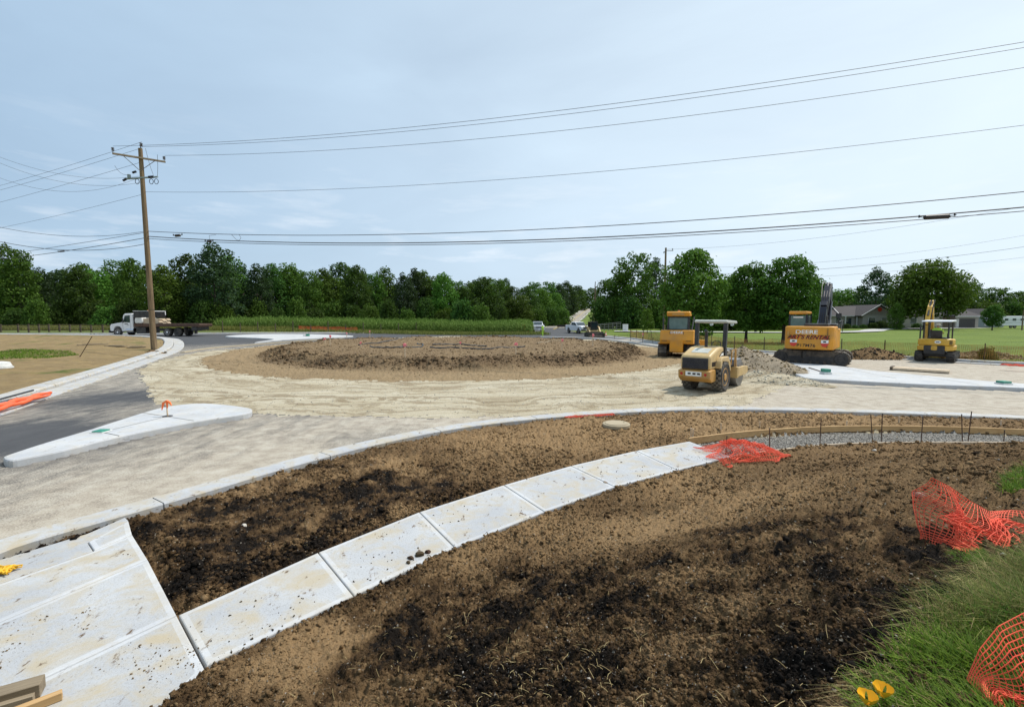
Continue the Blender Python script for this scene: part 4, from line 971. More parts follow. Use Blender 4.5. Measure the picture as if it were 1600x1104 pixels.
def person(name, label, joints, loc, rz, clothes, cat='person'):
    T = thing(name, label, cat, loc, rz)
    J = joints
    me = bpy.data.meshes.new('body'); order = list(J)
    E = [('pelvis', 'waist'), ('waist', 'chest'), ('chest', 'neck'), ('neck', 'chin'), ('chin', 'head'), ('chest', 'lsh'), ('lsh', 'lel'), ('lel', 'lwr'), ('lwr', 'lha'), ('chest', 'rsh'), ('rsh', 'rel'), ('rel', 'rwr'), ('rwr', 'rha'), ('pelvis', 'lhip'), ('lhip', 'lkn'), ('lkn', 'lan'), ('lan', 'lto'), ('pelvis', 'rhip'), ('rhip', 'rkn'), ('rkn', 'ran'), ('ran', 'rto')]
    vs = [J[k] for k in order]; es = [(order.index(a), order.index(b)) for a, b in E]
    for s in 'lr':      # fingers rooted in the palm
        h = Vector(J[s+'ha']); w = Vector(J[s+'wr']); d = (h-w).normalized(); sd_ = d.cross(Vector((1, 0, 0))).normalized() if abs(d.x) < .9 else Vector((0, 1, 0))
        for q in range(4):
            vs.append(tuple(h+sd_*(q-1.5)*.018+d*(.05+.01*(q in (1, 2))))); es.append((order.index(s+'ha'), len(vs)-1))
        vs.append(tuple(w+d*.03+sd_*.045)); es.append((order.index(s+'wr'), len(vs)-1))
    me.from_pydata(vs, es, []); o = bpy.data.objects.new('body', me); C.objects.link(o)
    rad = dict(pelvis=.135, waist=.13, chest=.155, neck=.06, chin=.075, head=.10, sh=.065, el=.045, wr=.032, ha=.036, hip=.10, kn=.065, an=.045, to=.04)
    o.modifiers.new('s', 'SKIN'); sv = me.skin_vertices[0].data
    for i in range(len(vs)):
        k = order[i] if i < len(order) else None; r = .009 if k is None else rad.get(k, rad.get(k[1:], .05)); sv[i].radius = (r, r)
    sv[0].use_root = True
    sb = o.modifiers.new('u', 'SUBSURF'); sb.levels = 1; sb.render_levels = 1
    bpy.context.view_layer.update(); m2 = bpy.data.meshes.new_from_object(o.evaluated_get(bpy.context.evaluated_depsgraph_get())); bpy.data.objects.remove(o)
    m2.name = 'body'; m2.materials.clear(); 
    for q in ('skin', clothes[1], clothes[2]): m2.materials.append(MT[q])
    zk = J['pelvis'][2]+.05
    for p in m2.polygons:
        c = p.center; arm = False
        p.use_smooth = True
        p.material_index = 1 if (c.z < zk and abs(c.y) < .33 and not (c-Vector(J['lha'])).length < .14 and not (c-Vector(J['rha'])).length < .14) else 0
    b = link(bpy.data.objects.new('body', m2), T)
    m = MB()    # vest over the trunk
    ch, wa, pe = Vector(J['chest']), Vector(J['waist']), Vector(J['pelvis'])
    vs = []; n = 16
    for (c, ax, ay) in ((pe+Vector((0, 0, -.04)), .17, .20), (wa, .165, .19), (ch, .175, .22), (ch+Vector((0, 0, .10)), .15, .23), (ch+Vector((0, 0, .17)), .09, .14)):
        for k in range(n):
            a = 2*math.pi*k/n; vs.append((c.x+ax*math.cos(a), c.y+ay*math.sin(a), c.z))
    m.add(vs, [(i*n+k, i*n+(k+1) % n, (i+1)*n+(k+1) % n, (i+1)*n+k) for i in range(4) for k in range(n)]); 
    for s in 'lr':
        m.tube([J[s+'sh'], tuple((Vector(J[s+'sh'])*.3+Vector(J[s+'el'])*.7))], [.085, .065], 10)
    v = m.build('vest', clothes[0], b, sm=True)
    m = MB(); h = Vector(J['head']); m.lathe([(.175, .0), (.16, .012), (.125, .03), (.12, .08), (.09, .13), (.03, .15)], 20, 'z', (h.x+.01, h.y, h.z+.03)); m.build('hard_hat', 'hat', b, sm=True)
    m = MB(); f = Vector((.095, 0, 0)); m.tube([h+f*.9+Vector((0, 0, -.015)), h+f*1.25+Vector((0, 0, -.05))], [.012, .018], 6); m.build('nose', 'skin', b, sm=True)
    m = MB()
    for s in (-1, 1): m.lathe([(.012, .0), (.009, .012)], 8, 'x', (h.x+.09, h.y+s*.034, h.z-.012))
    m.build('eyes', 'decal_black', b)
    m = MB(); m.box(h.x+.082, h.x+.098, -.028+h.y, .028+h.y, h.z-.088, h.z-.08); m.build('mouth', 'red_glass', b)
    return T
stand = dict(pelvis=(0, 0, .95), waist=(.0, 0, 1.12), chest=(.02, 0, 1.36), neck=(.02, 0, 1.5), chin=(.05, 0, 1.58), head=(.04, 0, 1.67), lsh=(.02, .19, 1.42), lel=(.0, .27, 1.14), lwr=(.14, .22, .95), lha=(.20, .2, .90), rsh=(.02, -.19, 1.42), rel=(-.02, -.28, 1.14), rwr=(.12, -.26, .92), rha=(.16, -.25, .86), lhip=(0, .09, .90), lkn=(.06, .12, .50), lan=(.0, .13, .09), lto=(.16, .15, .04), rhip=(0, -.09, .90), rkn=(.04, -.12, .5), ran=(-.08, -.14, .09), rto=(.08, -.16, .04))
sit = dict(pelvis=(0, 0, .10), waist=(-.02, 0, .28), chest=(.0, 0, .52), neck=(.03, 0, .66), chin=(.07, 0, .74), head=(.06, 0, .83), lsh=(.0, .19, .58), lel=(.12, .27, .34), lwr=(.36, .24, .32), lha=(.43, .23, .34), rsh=(.0, -.19, .58), rel=(.12, -.27, .34), rwr=(.36, -.24, .32), rha=(.43, -.23, .34), lhip=(.04, .10, .09), lkn=(.46, .14, .12), lan=(.50, .15, -.30), lto=(.64, .16, -.34), rhip=(.04, -.10, .09), rkn=(.46, -.14, .12), ran=(.5, -.15, -.3), rto=(.64, -.16, -.34))
def mini():
    g = G(1461, 566.5); az = math.atan2(g[0], g[1]); rz = R(90)-az-R(8)
    loc = (g[0]*(1+1.0/g[1])+.1, g[1]+1.0, g[2]+.1); T = thing('mini_excavator', 'small yellow excavator with white canopy, digging beside the soil heap', 'excavator', loc, rz)
    for s in (-1, 1): track(T, s*.78, -.85, .85, .28, .28, .40, 30, 'rubber')
    m = MB(); m.box(-.7, .7, -.6, .6, .25, .55); m.lathe([(.4, .5), (.4, .66)], 20); m.build('undercarriage', 'black_paint', T)
    m = MB(); m.prism([(1.15, .08), (1.05, .3), (1.12, .5), (1.2, .5), (1.14, .3), (1.24, .08)], -.98, .98, 'y'); m.box(.7, 1.1, -.5, -.4, .2, .32); m.box(.7, 1.1, .4, .5, .2, .32); m.build('dozer_blade', 'mini_yellow', T)
    prof = [(-1.0, -.88), (-1.2, -.6), (-1.28, 0), (-1.2, .6), (-1.0, .88), (-.3, .92), (.7, .86), (.7, -.86), (-.3, -.92)]
    m = MB(); m.prism(prof, .66, .98, 'z'); m.build('rotating_platform', 'mini_yellow', T, bevel=.06, seg=3)
    m = MB(); m.prism([(p[0]*.99, p[1]*.99) for p in prof[:6]]+[(-.3, -.9)], .98, 1.42, 'z'); hd = m.build('rear_hood', 'mini_yellow', T, bevel=.09, seg=3, sm=True)
    m = MB(); m.prism([(-.16+.16*math.cos(a), 1.22+.1*math.sin(a)) for a in [2*math.pi*k/18 for k in range(18)]], -1.268, -1.2, 'x'); m.build('sticker', 'sticker_white', hd)
    m = MB(); m.box(-1.278, -1.2, -.24, -.08, 1.19, 1.24); m.build('sticker_mark', 'blue_black', hd)
    m = MB(); 
    for k in range(3): m.box(-1.12, -1.0, -.84, -.55, 1.06+.1*k, 1.11+.1*k)
    m.build('vent', 'black_paint', hd)
    m = MB(); m.prism([(-1.26, .42), (-1.26, .98), (-.9, .98), (-.9, .42)], -.52, .52, 'y'); m.build('engine_guard', 'black_paint', T, bevel=.05)
    m = MB(); m.box(-.75, .0, -.45, .45, 1.2, 1.5); m.prism([(-.75, 1.4), (-.82, 1.95), (-.68, 1.95), (-.6, 1.5), (-.1, 1.5), (-.1, 1.4)], -.28, .28, 'y'); m.build('seat', 'black_paint', T, bevel=.04)
    m = MB()
    for s in (-1, 1):
        m.tube([(-.92, s*.60, 1.2), (-.88, s*.60, 2.5)], .045, 6); m.tube([(.62, s*.60, .95), (.55, s*.60, 2.5)], .04, 6)
    m.tube([(-.92, .78, .9), (-.90, .78, 2.3)], .04, 6)
    m.build('canopy_post', 'black_paint', T)
    m = MB(); m.prism([(-1.05, 2.5), (-1.0, 2.58), (.75, 2.62), (.82, 2.5)], -.74, .74, 'y'); m.build('canopy', 'white_paint', T, bevel=.03)
    m = MB(); m.box(.2, .5, .32, .5, .98, 1.5); m.box(.2, .5, -.5, -.32, .98, 1.5); m.tube([(.3, .4, 1.5), (.28, .4, 1.75)], .02, 6); m.tube([(.3, -.4, 1.5), (.28, -.4, 1.75)], .02, 6); m.build('control_lever', 'black_paint', T)
    def beam(pts, wd, name, hh):
        m = MB(); P_ = [Vector((p[0], 0, p[1])) for p in pts]
        for (a, b, ha, hb) in zip(P_[:-1], P_[1:], hh[:-1], hh[1:]):
            t = (b-a).normalized(); nn = Vector((-t.z, 0, t.x))
            m.prism([((a+nn*ha).x, (a+nn*ha).z), ((b+nn*hb).x, (b+nn*hb).z), ((b-nn*hb).x, (b-nn*hb).z), ((a-nn*ha).x, (a-nn*ha).z)], -wd/2+.8, wd/2+.8, 'y')
        return m.build(name, 'mini_yellow', T, bevel=.02)
    beam([(.85, .9), (1.15, 2.2), (1.85, 3.35), (2.3, 3.75)], .26, 'boom', [.15, .24, .2, .12]); beam([(2.2, 3.95), (2.4, 3.5), (3.1, 1.9)], .22, 'stick', [.1, .18, .1])
    m = MB(); m.tube([(1.3, .8, 1.1), (1.65, .8, 2.9)], .05, 8); m.tube([(1.3, .8, 2.9), (2.2, .8, 3.95)], .06, 8); m.tube([(1.1, .64, 1.5), (1.5, .64, 3.0), (2.2, .62, 4.0)], .03, 6); m.build('hydraulic_cylinder', 'black_paint', T)
    m = MB(); m.prism([(3.1, 1.95), (2.7, 1.8), (2.5, 1.4), (2.75, 1.05), (3.2, 1.0), (2.9, 1.3), (3.0, 1.6), (3.3, 1.8)], .52, 1.08, 'y'); m.build('bucket', 'black_paint', T)
    Mr = Matrix.Rotation(rz, 4, 'Z') @ Vector((-.42, 0, 0))
    person('person', 'operator in lime vest and white hard hat seated under the white canopy', sit, (loc[0]+Mr.x, loc[1]+Mr.y, loc[2]+1.42), rz, ('lime_vest', 'denim', 'denim'))
mini()
person('person', 'road worker in full lime high-visibility clothing standing between the silver car and white pickup', stand, G(848, 526.5), R(200), ('lime_vest', 'lime_vest', 'denim'))

def flatbed():
    g0 = G(184, 525.2); g1 = G(285, 525.2); L_ = 0
    # heading to the left of the picture
    h = math.atan2(g0[1]-g1[1], g0[0]-g1[0]); sc = 1.0
    T = thing('flatbed_truck', 'white day-cab truck with long rusty brown flatbed, parked on the far road left', 'truck', (g0[0]*1.018+.9, g0[1]*1.018, g0[2]-.02), h); T.scale = (.93, .97, 1.0)
    XR, XR2 = -6.25, -7.55
    for s in (-1, 1):
        wheel(T, 0, s*1.0, .51, .28, 'white_paint', side=s)
        wheel(T, XR, s*.9, .51, .56, 'white_paint', side=s); wheel(T, XR2, s*.9, .51, .56, 'black_paint', side=s)
    m = MB(); m.prism([(1.02, .62), (1.04, 1.15), (.9, 1.42), (-.55, 1.66), (-.55, .55), (-.45, .55), (-.40, .9), (-.2, 1.15), (.15, 1.2), (.45, 1.08), (.6, .62)], -.98, .98, 'y'); m.build('hood', 'white_paint', T, bevel=.08, seg=3, sm=True)
    m = MB(); m.prism([(-.5, .62), (-.55, 1.66), (-.80, 2.5), (-.98, 2.66), (-1.9, 2.70), (-2.0, 2.5), (-2.0, .62)], -1.08, 1.08, 'y'); cb = m.build('cab', 'white_paint', T, bevel=.08, seg=3, sm=True)
    for s in (-1, 1):
        y0, y1 = sorted((s*1.05, s*1.087)); m = MB(); m.prism([(-.78, 1.68), (-1.0, 2.42), (-1.62, 2.46), (-1.62, 1.62)], y0, y1, 'y'); m.build('side_window', 'glass', cb)
        y0, y1 = sorted((s*1.084, s*1.09)); m = MB(); m.box(-1.66, -1.645, y0, y1, .8, 2.5); m.box(-.72, -.70, y0, y1, .8, 1.6); m.box(-1.5, -1.2, y0, y1, 1.3, 1.34); m.build('door_seam', 'seam', cb)
        m = MB(); m.box(-.95, -.85, s*1.28-.04, s*1.28+.04, 1.6, 2.15); m.tube([(-.9, s*1.08, 1.9), (-.9, s*1.28, 1.9)], .02, 6); m.build('mirror', 'black_paint', cb)
        m = MB(); m.box(-1.35, -.95, *sorted((s*1.084, s*1.092)), 1.42, 1.50); m.build('door_lettering', 'blue_black', cb)
    m = MB(); m.prism([(-.575, 1.70), (-.80, 2.46), (-.77, 2.47), (-.545, 1.71)], -.95, .95, 'y'); m.build('windscreen', 'glass', cb)
    m = MB(); m.box(.98, 1.14, -1.1, 1.1, .42, .72); m.box(.98, 1.06, -.5, .5, .75, 1.2); m.build('bumper', 'black_paint', T, bevel=.03)
    m = MB(); m.box(-9.6, .9, -.42, .42, .62, .92); m.build('chassis', 'black_paint', T)
    for s in (-1, 1):
        m = MB(); m.lathe([(.3, -2.0), (.3, -1.1)], 18, 'x', (0, s*.85, .72)); m.build('fuel_tank', 'chrome', T, sm=True)
        m = MB(); m.box(-3.6, -2.4, s*.85-.3, s*.85+.3, .35, 1.1); m.build('tool_box', 'black_paint', T, bevel=.02)
    for k in (-1.9, -1.3): pass
    m = MB(); m.box(-10.4, -2.25, -1.25, 1.25, 1.30, 1.48); m.box(-10.4, -2.25, -1.28, -1.22, 1.15, 1.5); m.box(-10.4, -2.25, 1.22, 1.28, 1.15, 1.5)
    for k in range(15): m.box(-10.3+k*.55, -10.2+k*.55, -1.2, 1.2, 1.12, 1.30)
    m.build('flatbed_deck', 'rust_deck', T)
    m = MB(); m.box(-10.0, -9.4, -1.2, 1.2, .72, 1.14); m.build('rear_underride_guard', 'black_paint', T)
    for s in (-1, 1):
        m = MB(); m.box(-8.5, -8.46, s*.9-.3, s*.9+.3, .25, 1.1); m.build('mud_flap', 'rubber', T)
    m = MB(); m.box(-2.30, -2.22, -1.2, 1.2, 1.3, 2.9)
    for s in (-1, 1): m.box(-4.35, -2.25, s*1.2-.03, s*1.2+.03, 2.2, 2.95); 
    hb = m.build('headboard', 'black_paint', T)
    m = MB(); m.box(-2.3, -2.18, -1.24, 1.24, 2.93, 3.0); m.box(-4.40, -4.3, -1.24, 1.24, 2.93, 3.0); m.box(-4.4, -4.3, -1.26, -1.18, 2.5, 2.95); m.box(-4.4, -4.3, 1.18, 1.26, 2.5, 2.95); m.box(-4.35, -2.25, -1.24, -1.20, 2.95, 2.99); m.box(-4.35, -2.25, 1.20, 1.24, 2.95, 2.99); m.build('rack_rail', 'white_paint', hb)
    m = MB(); m.lathe([(.14, 3.0), (.13, 3.1), (.05, 3.13)], 14, 'z', (-3.2, 0, 0)); m.build('beacon', 'amber', hb)
    Mr = Matrix.Rotation(h, 4, 'Z')
    def onbed(x, y): v = Mr @ Vector((x*.93, y, 0)); return (g0[0]*1.018+.9+v.x, g0[1]*1.018+v.y, g0[2]-.02+1.51)
    L2 = thing('lumber_stack', 'stack of pale boards lying across the front of the flatbed', 'lumber', onbed(-4.0, 0), h)
    for k in range(5):
        for j in range(3): m = MB(); m.box(-1.15+.1*((k*7+j) % 3), 1.1+.08*((k+j) % 3), -.95+j*.64, -.36+j*.64, .12*k, .12*k+.10); m.build('board', 'pale_wood', L2)
    for k, (x, y) in enumerate(((-2.75, .75), (-2.8, -.75))):
        S_ = thing('sack', ['white bulk sack behind the truck cab, nearer side', 'white bulk sack behind the truck cab, farther side'][k], 'sack', onbed(x, y), h)
        m = MB(); m.prism([(-.4, 0), (.4, 0), (.46, .35), (.36, .75), (.1, .86), (-.2, .84), (-.4, .7), (-.47, .3)], -.42, .42, 'y'); m.build('bag', 'white_wall', S_, bevel=.12, seg=3, sm=True)
        m = MB(); m.tube([(-.2, 0, .84), (-.1, 0, 1.0), (.1, 0, .98), (.2, 0, .8)], .025, 6); m.build('lifting_loop', 'blue_black', S_)
flatbed()
def car(name, label, cat, loc, rz, paint, pick=True, dark_front=True):
    T = thing(name, label, cat, loc, rz)
    for x in (1.75, -1.75):
        for s in (-1, 1): wheel(T, x, s*.86, .42, .28, 'grey_steel', side=s)
    m = MB()
    low = [(2.75, .55), (2.8, .95), (2.6, 1.25), (1.15, 1.36), (-.9, 1.36)]+([(-.95, 1.42), (-2.85, 1.42), (-2.9, .6)] if pick else [(-2.3, 1.36), (-2.5, .9), (-2.45, .5)])
    arch = lambda cx: [(cx-.5, .5), (cx-.42, .78), (cx-.2, .95), (cx, 1.0), (cx+.2, .95), (cx+.42, .78), (cx+.5, .5)]
    m.prism(low+arch(-1.75)+arch(1.75), -.98, .98, 'y'); b = m.build('body', paint, T, bevel=.06, seg=3, sm=True)
    m = MB(); m.prism([(1.15, 1.34), (.45, 1.88), (.2, 1.94), (-.85, 1.94), (-1.05, 1.86), (-1.15 if pick else -2.1, 1.34)], -.84, .84, 'y'); cb = m.build('cabin', paint, T, bevel=.07, seg=3, sm=True)
    m = MB(); m.prism([(1.13, 1.39), (.47, 1.86), (.51, 1.88), (1.17, 1.41)], -.74, .74, 'y'); m.build('windscreen', 'glass', cb)
    for s in (-1, 1):
        y0, y1 = sorted((s*.82, s*.846)); m = MB(); m.prism([(.85, 1.4), (.4, 1.8), (-.3, 1.84), (-.3, 1.4)], y0, y1, 'y'); m.prism([(-.36, 1.4), (-.36, 1.84), (-.88, 1.8), (-1.0, 1.4)], y0, y1, 'y'); m.build('side_window', 'glass', cb)
        m = MB(); m.box(.75, .95, s*1.08-.1, s*1.08+.1, 1.38, 1.56); m.build('mirror', 'black_paint', cb, bevel=.03)
        m = MB(); m.box(2.66, 2.80, s*.78-.14, s*.78+.14, .92, 1.14); m.build('headlight', 'chrome' if not dark_front else 'sticker_white', b, bevel=.02)
    m = MB(); m.box(2.7, 2.83, -.62, .62, .82, 1.16); m.build('grille', 'black_paint' if dark_front else 'grey_steel', b, bevel=.03)
    m = MB(); m.box(2.65, 2.92, -.97, .97, .48, .76); bp = m.build('bumper', 'black_paint' if dark_front else paint, b, bevel=.05)
    m = MB(); m.box(2.92, 2.93, -.2, .2, .56, .7); m.build('number_plate', 'sticker_white', bp)
    if pick:
        m = MB(); m.box(-2.8, -1.15, -.86, .86, 1.38, 1.43); m.build('bed_floor', 'black_paint', T)
g = G(907, 521.5); car('pickup_truck', 'white pickup truck with black grille facing the camera on the far road', 'pickup', (g[0], g[1]+2.6, g[2]), R(-90+9+12), 'white_paint')
g = G(841, 519.5); car('parked_car', 'silver sport utility car facing the camera beside the worker in lime', 'car', (g[0], g[1]+2.2, g[2]), R(-90+3), 'silver_paint', False, False)
def skid():
    g = G(926, 526); T = thing('skid_steer_loader', 'small tan loader with black cage and wide bucket behind the soil mound', 'loader', g, R(-90+8))
    for s in (-1, 1): track(T, s*.75, -.7, .7, .3, .3, .38, 26, 'rubber')
    m = MB(); m.prism([(-1.2, .4), (-1.2, 1.35), (-.6, 1.4), (.8, .9), (.8, .35)], -.55, .55, 'y'); m.build('body', 'tan_paint', T, bevel=.05)
    m = MB()
    for s in (-1, 1): m.tube([(.7, s*.5, .8), (.62, s*.5, 2.1), (-.6, s*.5, 2.1), (-.7, s*.5, 1.2)], .05, 4)
    m.box(-.65, .66, -.55, .55, 2.08, 2.16); m.box(-.6, -.5, -.5, .5, 1.2, 2.1); cg = m.build('cab_cage', 'black_paint', T)
    m = MB(); m.box(.64, .66, -.44, .44, .95, 2.0); m.build('door_glass', 'glass', cg)
    m = MB()
    for s in (-1, 1): m.tube([(-1.15, s*.78, 1.55), (.3, s*.82, 1.35), (1.35, s*.72, .5)], .11, 4); m.tube([(-.2, s*.86, .7), (.5, s*.84, 1.25)], .05, 8)
    m.build('lift_arm', 'tan_paint', T)
    m = MB(); m.prism([(1.4, .08), (1.3, .75), (1.38, .78), (1.5, .18), (2.1, .12), (2.1, .08)], -1.1, 1.1, 'y'); m.box(1.35, 2.05, -1.12, -1.08, .08, .6); m.box(1.35, 2.05, 1.08, 1.12, .08, .6); m.build('bucket', 'track_steel', T)
skid()
# ------------------------------------------------ trees and other plants
NPR = np.random.default_rng(11)
def leaf_cloud(centres, radii, n, size, seed, flat=.75, out=.65):
    "leaf clumps scattered through lobes, each a small folded blade facing roughly outward"
    g = np.random.default_rng(seed); c = np.asarray(centres); r = np.asarray(radii)
    w = r**2; idx = g.choice(len(c), n, p=w/w.sum())
    d = g.normal(size=(n, 3)); d /= np.linalg.norm(d, axis=1, keepdims=True); d[:, 2] += .12
    rad = r[idx]*(.55+.5*g.random(n)**.6)
    # ragged twig tips push out of the lobe
    rad *= 1+.22*np.maximum(0, g.normal(size=n))*(g.random(n) < .25)
    p = c[idx]+d*rad[:, None]*np.array([1, 1, flat])
    nrm = d*out+g.normal(size=(n, 3))*.55+np.array([0, 0, .25]); nrm /= np.linalg.norm(nrm, axis=1, keepdims=True)
    t = np.cross(nrm, g.normal(size=(n, 3))); t /= np.linalg.norm(t, axis=1, keepdims=True); b = np.cross(nrm, t)
    s = size*(.55+.9*g.random(n))[:, None]
    v = np.stack([p-t*s, p+b*s*.55+nrm*s*.12, p+t*s, p-b*s*.55+nrm*s*.12], 1).reshape(-1, 3)
    f = np.arange(4*n).reshape(n, 4); return v, f
def crown_mesh(h, rad, seed, n, size, kind='oval', base_=.18):
    g = np.random.default_rng(seed); cs = []; rs = []
    nl = {'oval': 46, 'dome': 50, 'column': 40, 'ragged': 44}[kind]
    for k in range(nl):
        u = (k+.5)/nl; z = base_+(1-base_)*u
        prof = {'oval': math.sin(math.pi*min(1, (u*.86+.14)))**.6, 'dome': math.sqrt(max(.05, 1-(u*.95)**2))*(.9 if u > .15 else .75), 'column': min(1, 1.25*(1-u)**.55+.05), 'ragged': (math.sin(math.pi*min(1, u*.8+.17))**.5)*(.75+.4*g.random())}[kind]
        a = k*2.399+g.random()*.7; q = prof*rad*(.35+.5*g.random()**.5)
        cs.append((q*math.cos(a), q*math.sin(a), z*h-.06*h*g.random())); rs.append(rad*(.22+.17*g.random())*(.6+.5*prof))
    return leaf_cloud(cs, rs, n, size, seed+1), cs
def trunk_mb(h, r, cs, lean=(0, 0), seed=1, nb=9, top=.62):
    g = random.Random(seed); m = MB(); pts = []; n = 7
    for k in range(n+1):
        u = k/n; pts.append((lean[0]*u*h+.03*h*(g.random()-.5)*u, lean[1]*u*h+.03*h*(g.random()-.5)*u, u*h*top))
    m.tube(pts, [r*1.35*(1-.75*k/n) if k else r*1.7 for k in range(n+1)], 9)
    sel = sorted(cs, key=lambda c: -math.hypot(c[0], c[1]))[:nb*2:2]
    for c in sel:
        k = g.randint(2, n-1); a = Vector(pts[k]); b = Vector(c); mid = a.lerp(b, .5)+Vector((0, 0, .06*h))
        m.tube([a, mid, b], [r*.5, r*.3, r*.08], 6)
    return m
VAR = {}
def tree_variant(key, h, rad, seed, n, size, kind, mat, base_=.18, r=.22, top=.62, nb=9):
    (v, f), cs = crown_mesh(h, rad, seed, n, size, kind, base_)
    o = npmesh('crown', v, f, MT[mat]); t = trunk_mb(h, r, cs, seed=seed, top=top, nb=nb).build('trunk', 'trunk', sm=True)
    VAR[key] = (o.data, t.data, h, rad); bpy.data.objects.remove(o); bpy.data.objects.remove(t)
for i in range(4): tree_variant('d%d' % i, 16, 4.6, 20+i, 7500, .25, ['oval', 'ragged', 'oval', 'column'][i], ['leaf_dark', 'leaf_mid', 'leaf_blue', 'leaf_dark'][i], .03)
for i in range(3): tree_variant('m%d' % i, 16, 4.8, 40+i, 7500, .25, ['ragged', 'oval', 'dome'][i], 'leaf_mid', .03)
for i in range(2): tree_variant('b%d' % i, 14, 4.6, 60+i, 7000, .26, ['oval', 'ragged'][i], 'leaf_bright', .04)
for i in range(2): tree_variant('u%d' % i, 5, 4.0, 80+i, 3500, .24, 'dome', ['leaf_mid', 'leaf_dark'][i], .0, .08)
def tree(key, x, y, h, rad, label, group=None, name='tree', z=None, cat='tree', rz=None):
    cm, tm, h0, r0 = VAR[key]
    T = thing(name, label, cat, (x, y, (gz(x, y) if z is None else z)-.1), rnd.random()*6.28 if rz is None else rz, group); T.scale = (rad/r0, rad/r0, h/h0)
    link(bpy.data.objects.new('crown', cm), T); link(bpy.data.objects.new('trunk', tm), T); return T
def tree_px(key, px, top, hw, d, label, group=None, **k):
    x, yy, zt = atd(px, top, d); z = gz(x, d); return tree(key, x, d, zt-z+.2, hw*d/F, label, group, **k)
GA = 'trees of the wood behind the far road and the meadow'; LA = 'broadleaf tree in the continuous dark wood behind the meadow and corn field'
LEFT = [(-60, 372, 46), (-15, 378, 40), (25, 392, 34), (58, 420, 30), (92, 424, 30), (118, 416, 30), (150, 424, 28), (182, 408, 30), (203, 404, 26), (255, 411, 32), (290, 396, 30), (330, 381, 40), (352, 400, 34), (378, 414, 24), (400, 414, 26), (424, 410, 28), (450, 413, 26), (480, 424, 24), (505, 420, 26), (532, 409, 30), (556, 414, 26), (580, 428, 22), (603, 420, 26), (630, 428, 22), (648, 421, 24), (668, 430, 22), (692, 428, 24), (714, 440, 20), (735, 441, 22)]
keys = ['d0', 'm0', 'd2', 'd1', 'm1', 'd3', 'm2', 'd0', 'b1', 'd2']
for i, (px, top, hw) in enumerate(LEFT):
    d = 98+7*math.sin(i*2.1)+px*.018
    if px == 330: tree_px('d2', px, top, hw, 92, 'tallest blue-green tree, rising above the woodland right of the near utility pole'); continue
    if px == 255: tree_px('b0', px, top+6, hw, 88, 'bright yellow-green tree directly right of the near utility pole'); continue
    tree_px(keys[(i*3) % 10], px, top, hw, d, LA, GA)
for i in range(26):      # second rank fills the gaps
    px = -70+i*33; top = 420+12*math.sin(i*1.9)+.022*px; tree_px(keys[(i*7+2) % 10], px, top, 30, 114+6*math.sin(i), LA, GA)
for i in range(30):      # low growth along the wood's edge
    px = -60+i*29; d = 88+.012*px+4*math.sin(i*1.3); x, _, zt = atd(px, 476+8*math.sin(i*2.7), d); tree('u%d' % (i % 2), x, d, max(2.5, zt-gz(x, d)), 2.6+.6*math.sin(i), 'low leafy shrub at the foot of the wood behind the meadow and corn field', 'shrubs along the edge of the wood', 'shrub', cat='shrub')
GH = 'trees either side of the road up the hill'; LH = 'tree among those left of the road climbing the hill'
for i, (px, top, hw, d) in enumerate([(758, 441, 22, 132), (782, 437, 20, 150), (800, 447, 22, 128), (822, 447, 22, 140), (836, 441, 20, 165), (858, 441, 22, 185), (872, 444, 18, 230), (884, 440, 22, 260), (902, 445, 16, 330), (846, 452, 22, 150), (812, 462, 24, 122), (868, 458, 18, 175)]):
    tree_px(keys[(i*3+1) % 10], px, top, hw, d, LH, GH)
tree_px('b0', 891, 447, 14, 270, 'single bright green tree on the grass bank at the top of the hill road')
for i, (px, top, hw, d) in enumerate([(790, 434, 12, 420), (770, 436, 14, 400), (742, 438, 16, 360), (910, 452, 14, 430), (925, 450, 18, 400)]): tree_px(keys[i], px, top, hw, d, 'distant tree on the skyline over the hill road', 'skyline trees')
for i in range(7):
    px = 765+i*19; d = 118+i*4; x, _, zt = atd(px, 482, d); tree('u%d' % (i % 2), x, d, max(2.5, zt-gz(x, d)), 3.2, 'low shrub under the trees left of the hill road', 'shrubs left of the hill road', 'shrub', cat='shrub')
# right of the road
tree_px('d1', 948, 437, 24, 128, 'dark spreading tree at the right edge of the hill road')
tree_px('d0', 970, 425, 24, 116, 'dark tree between the hill road and the tallest airy tree')
tree_px('m0', 992, 397, 36, 112, 'tall airy-topped tree just left of the second utility pole')
tree_px('d2', 1024, 405, 26, 122, 'blue-green tree directly behind the second utility pole')
tree_px('u1', 940, 470, 22, 108, 'dense undergrowth below the dark trees right of the hill road', name='shrub', cat='shrub')
tree_px('u1', 985, 468, 26, 106, 'dense undergrowth left of the small sapling', name='shrub', cat='shrub')
tree_px('u0', 1030, 470, 26, 108, 'dense undergrowth behind the small sapling', name='shrub', cat='shrub')
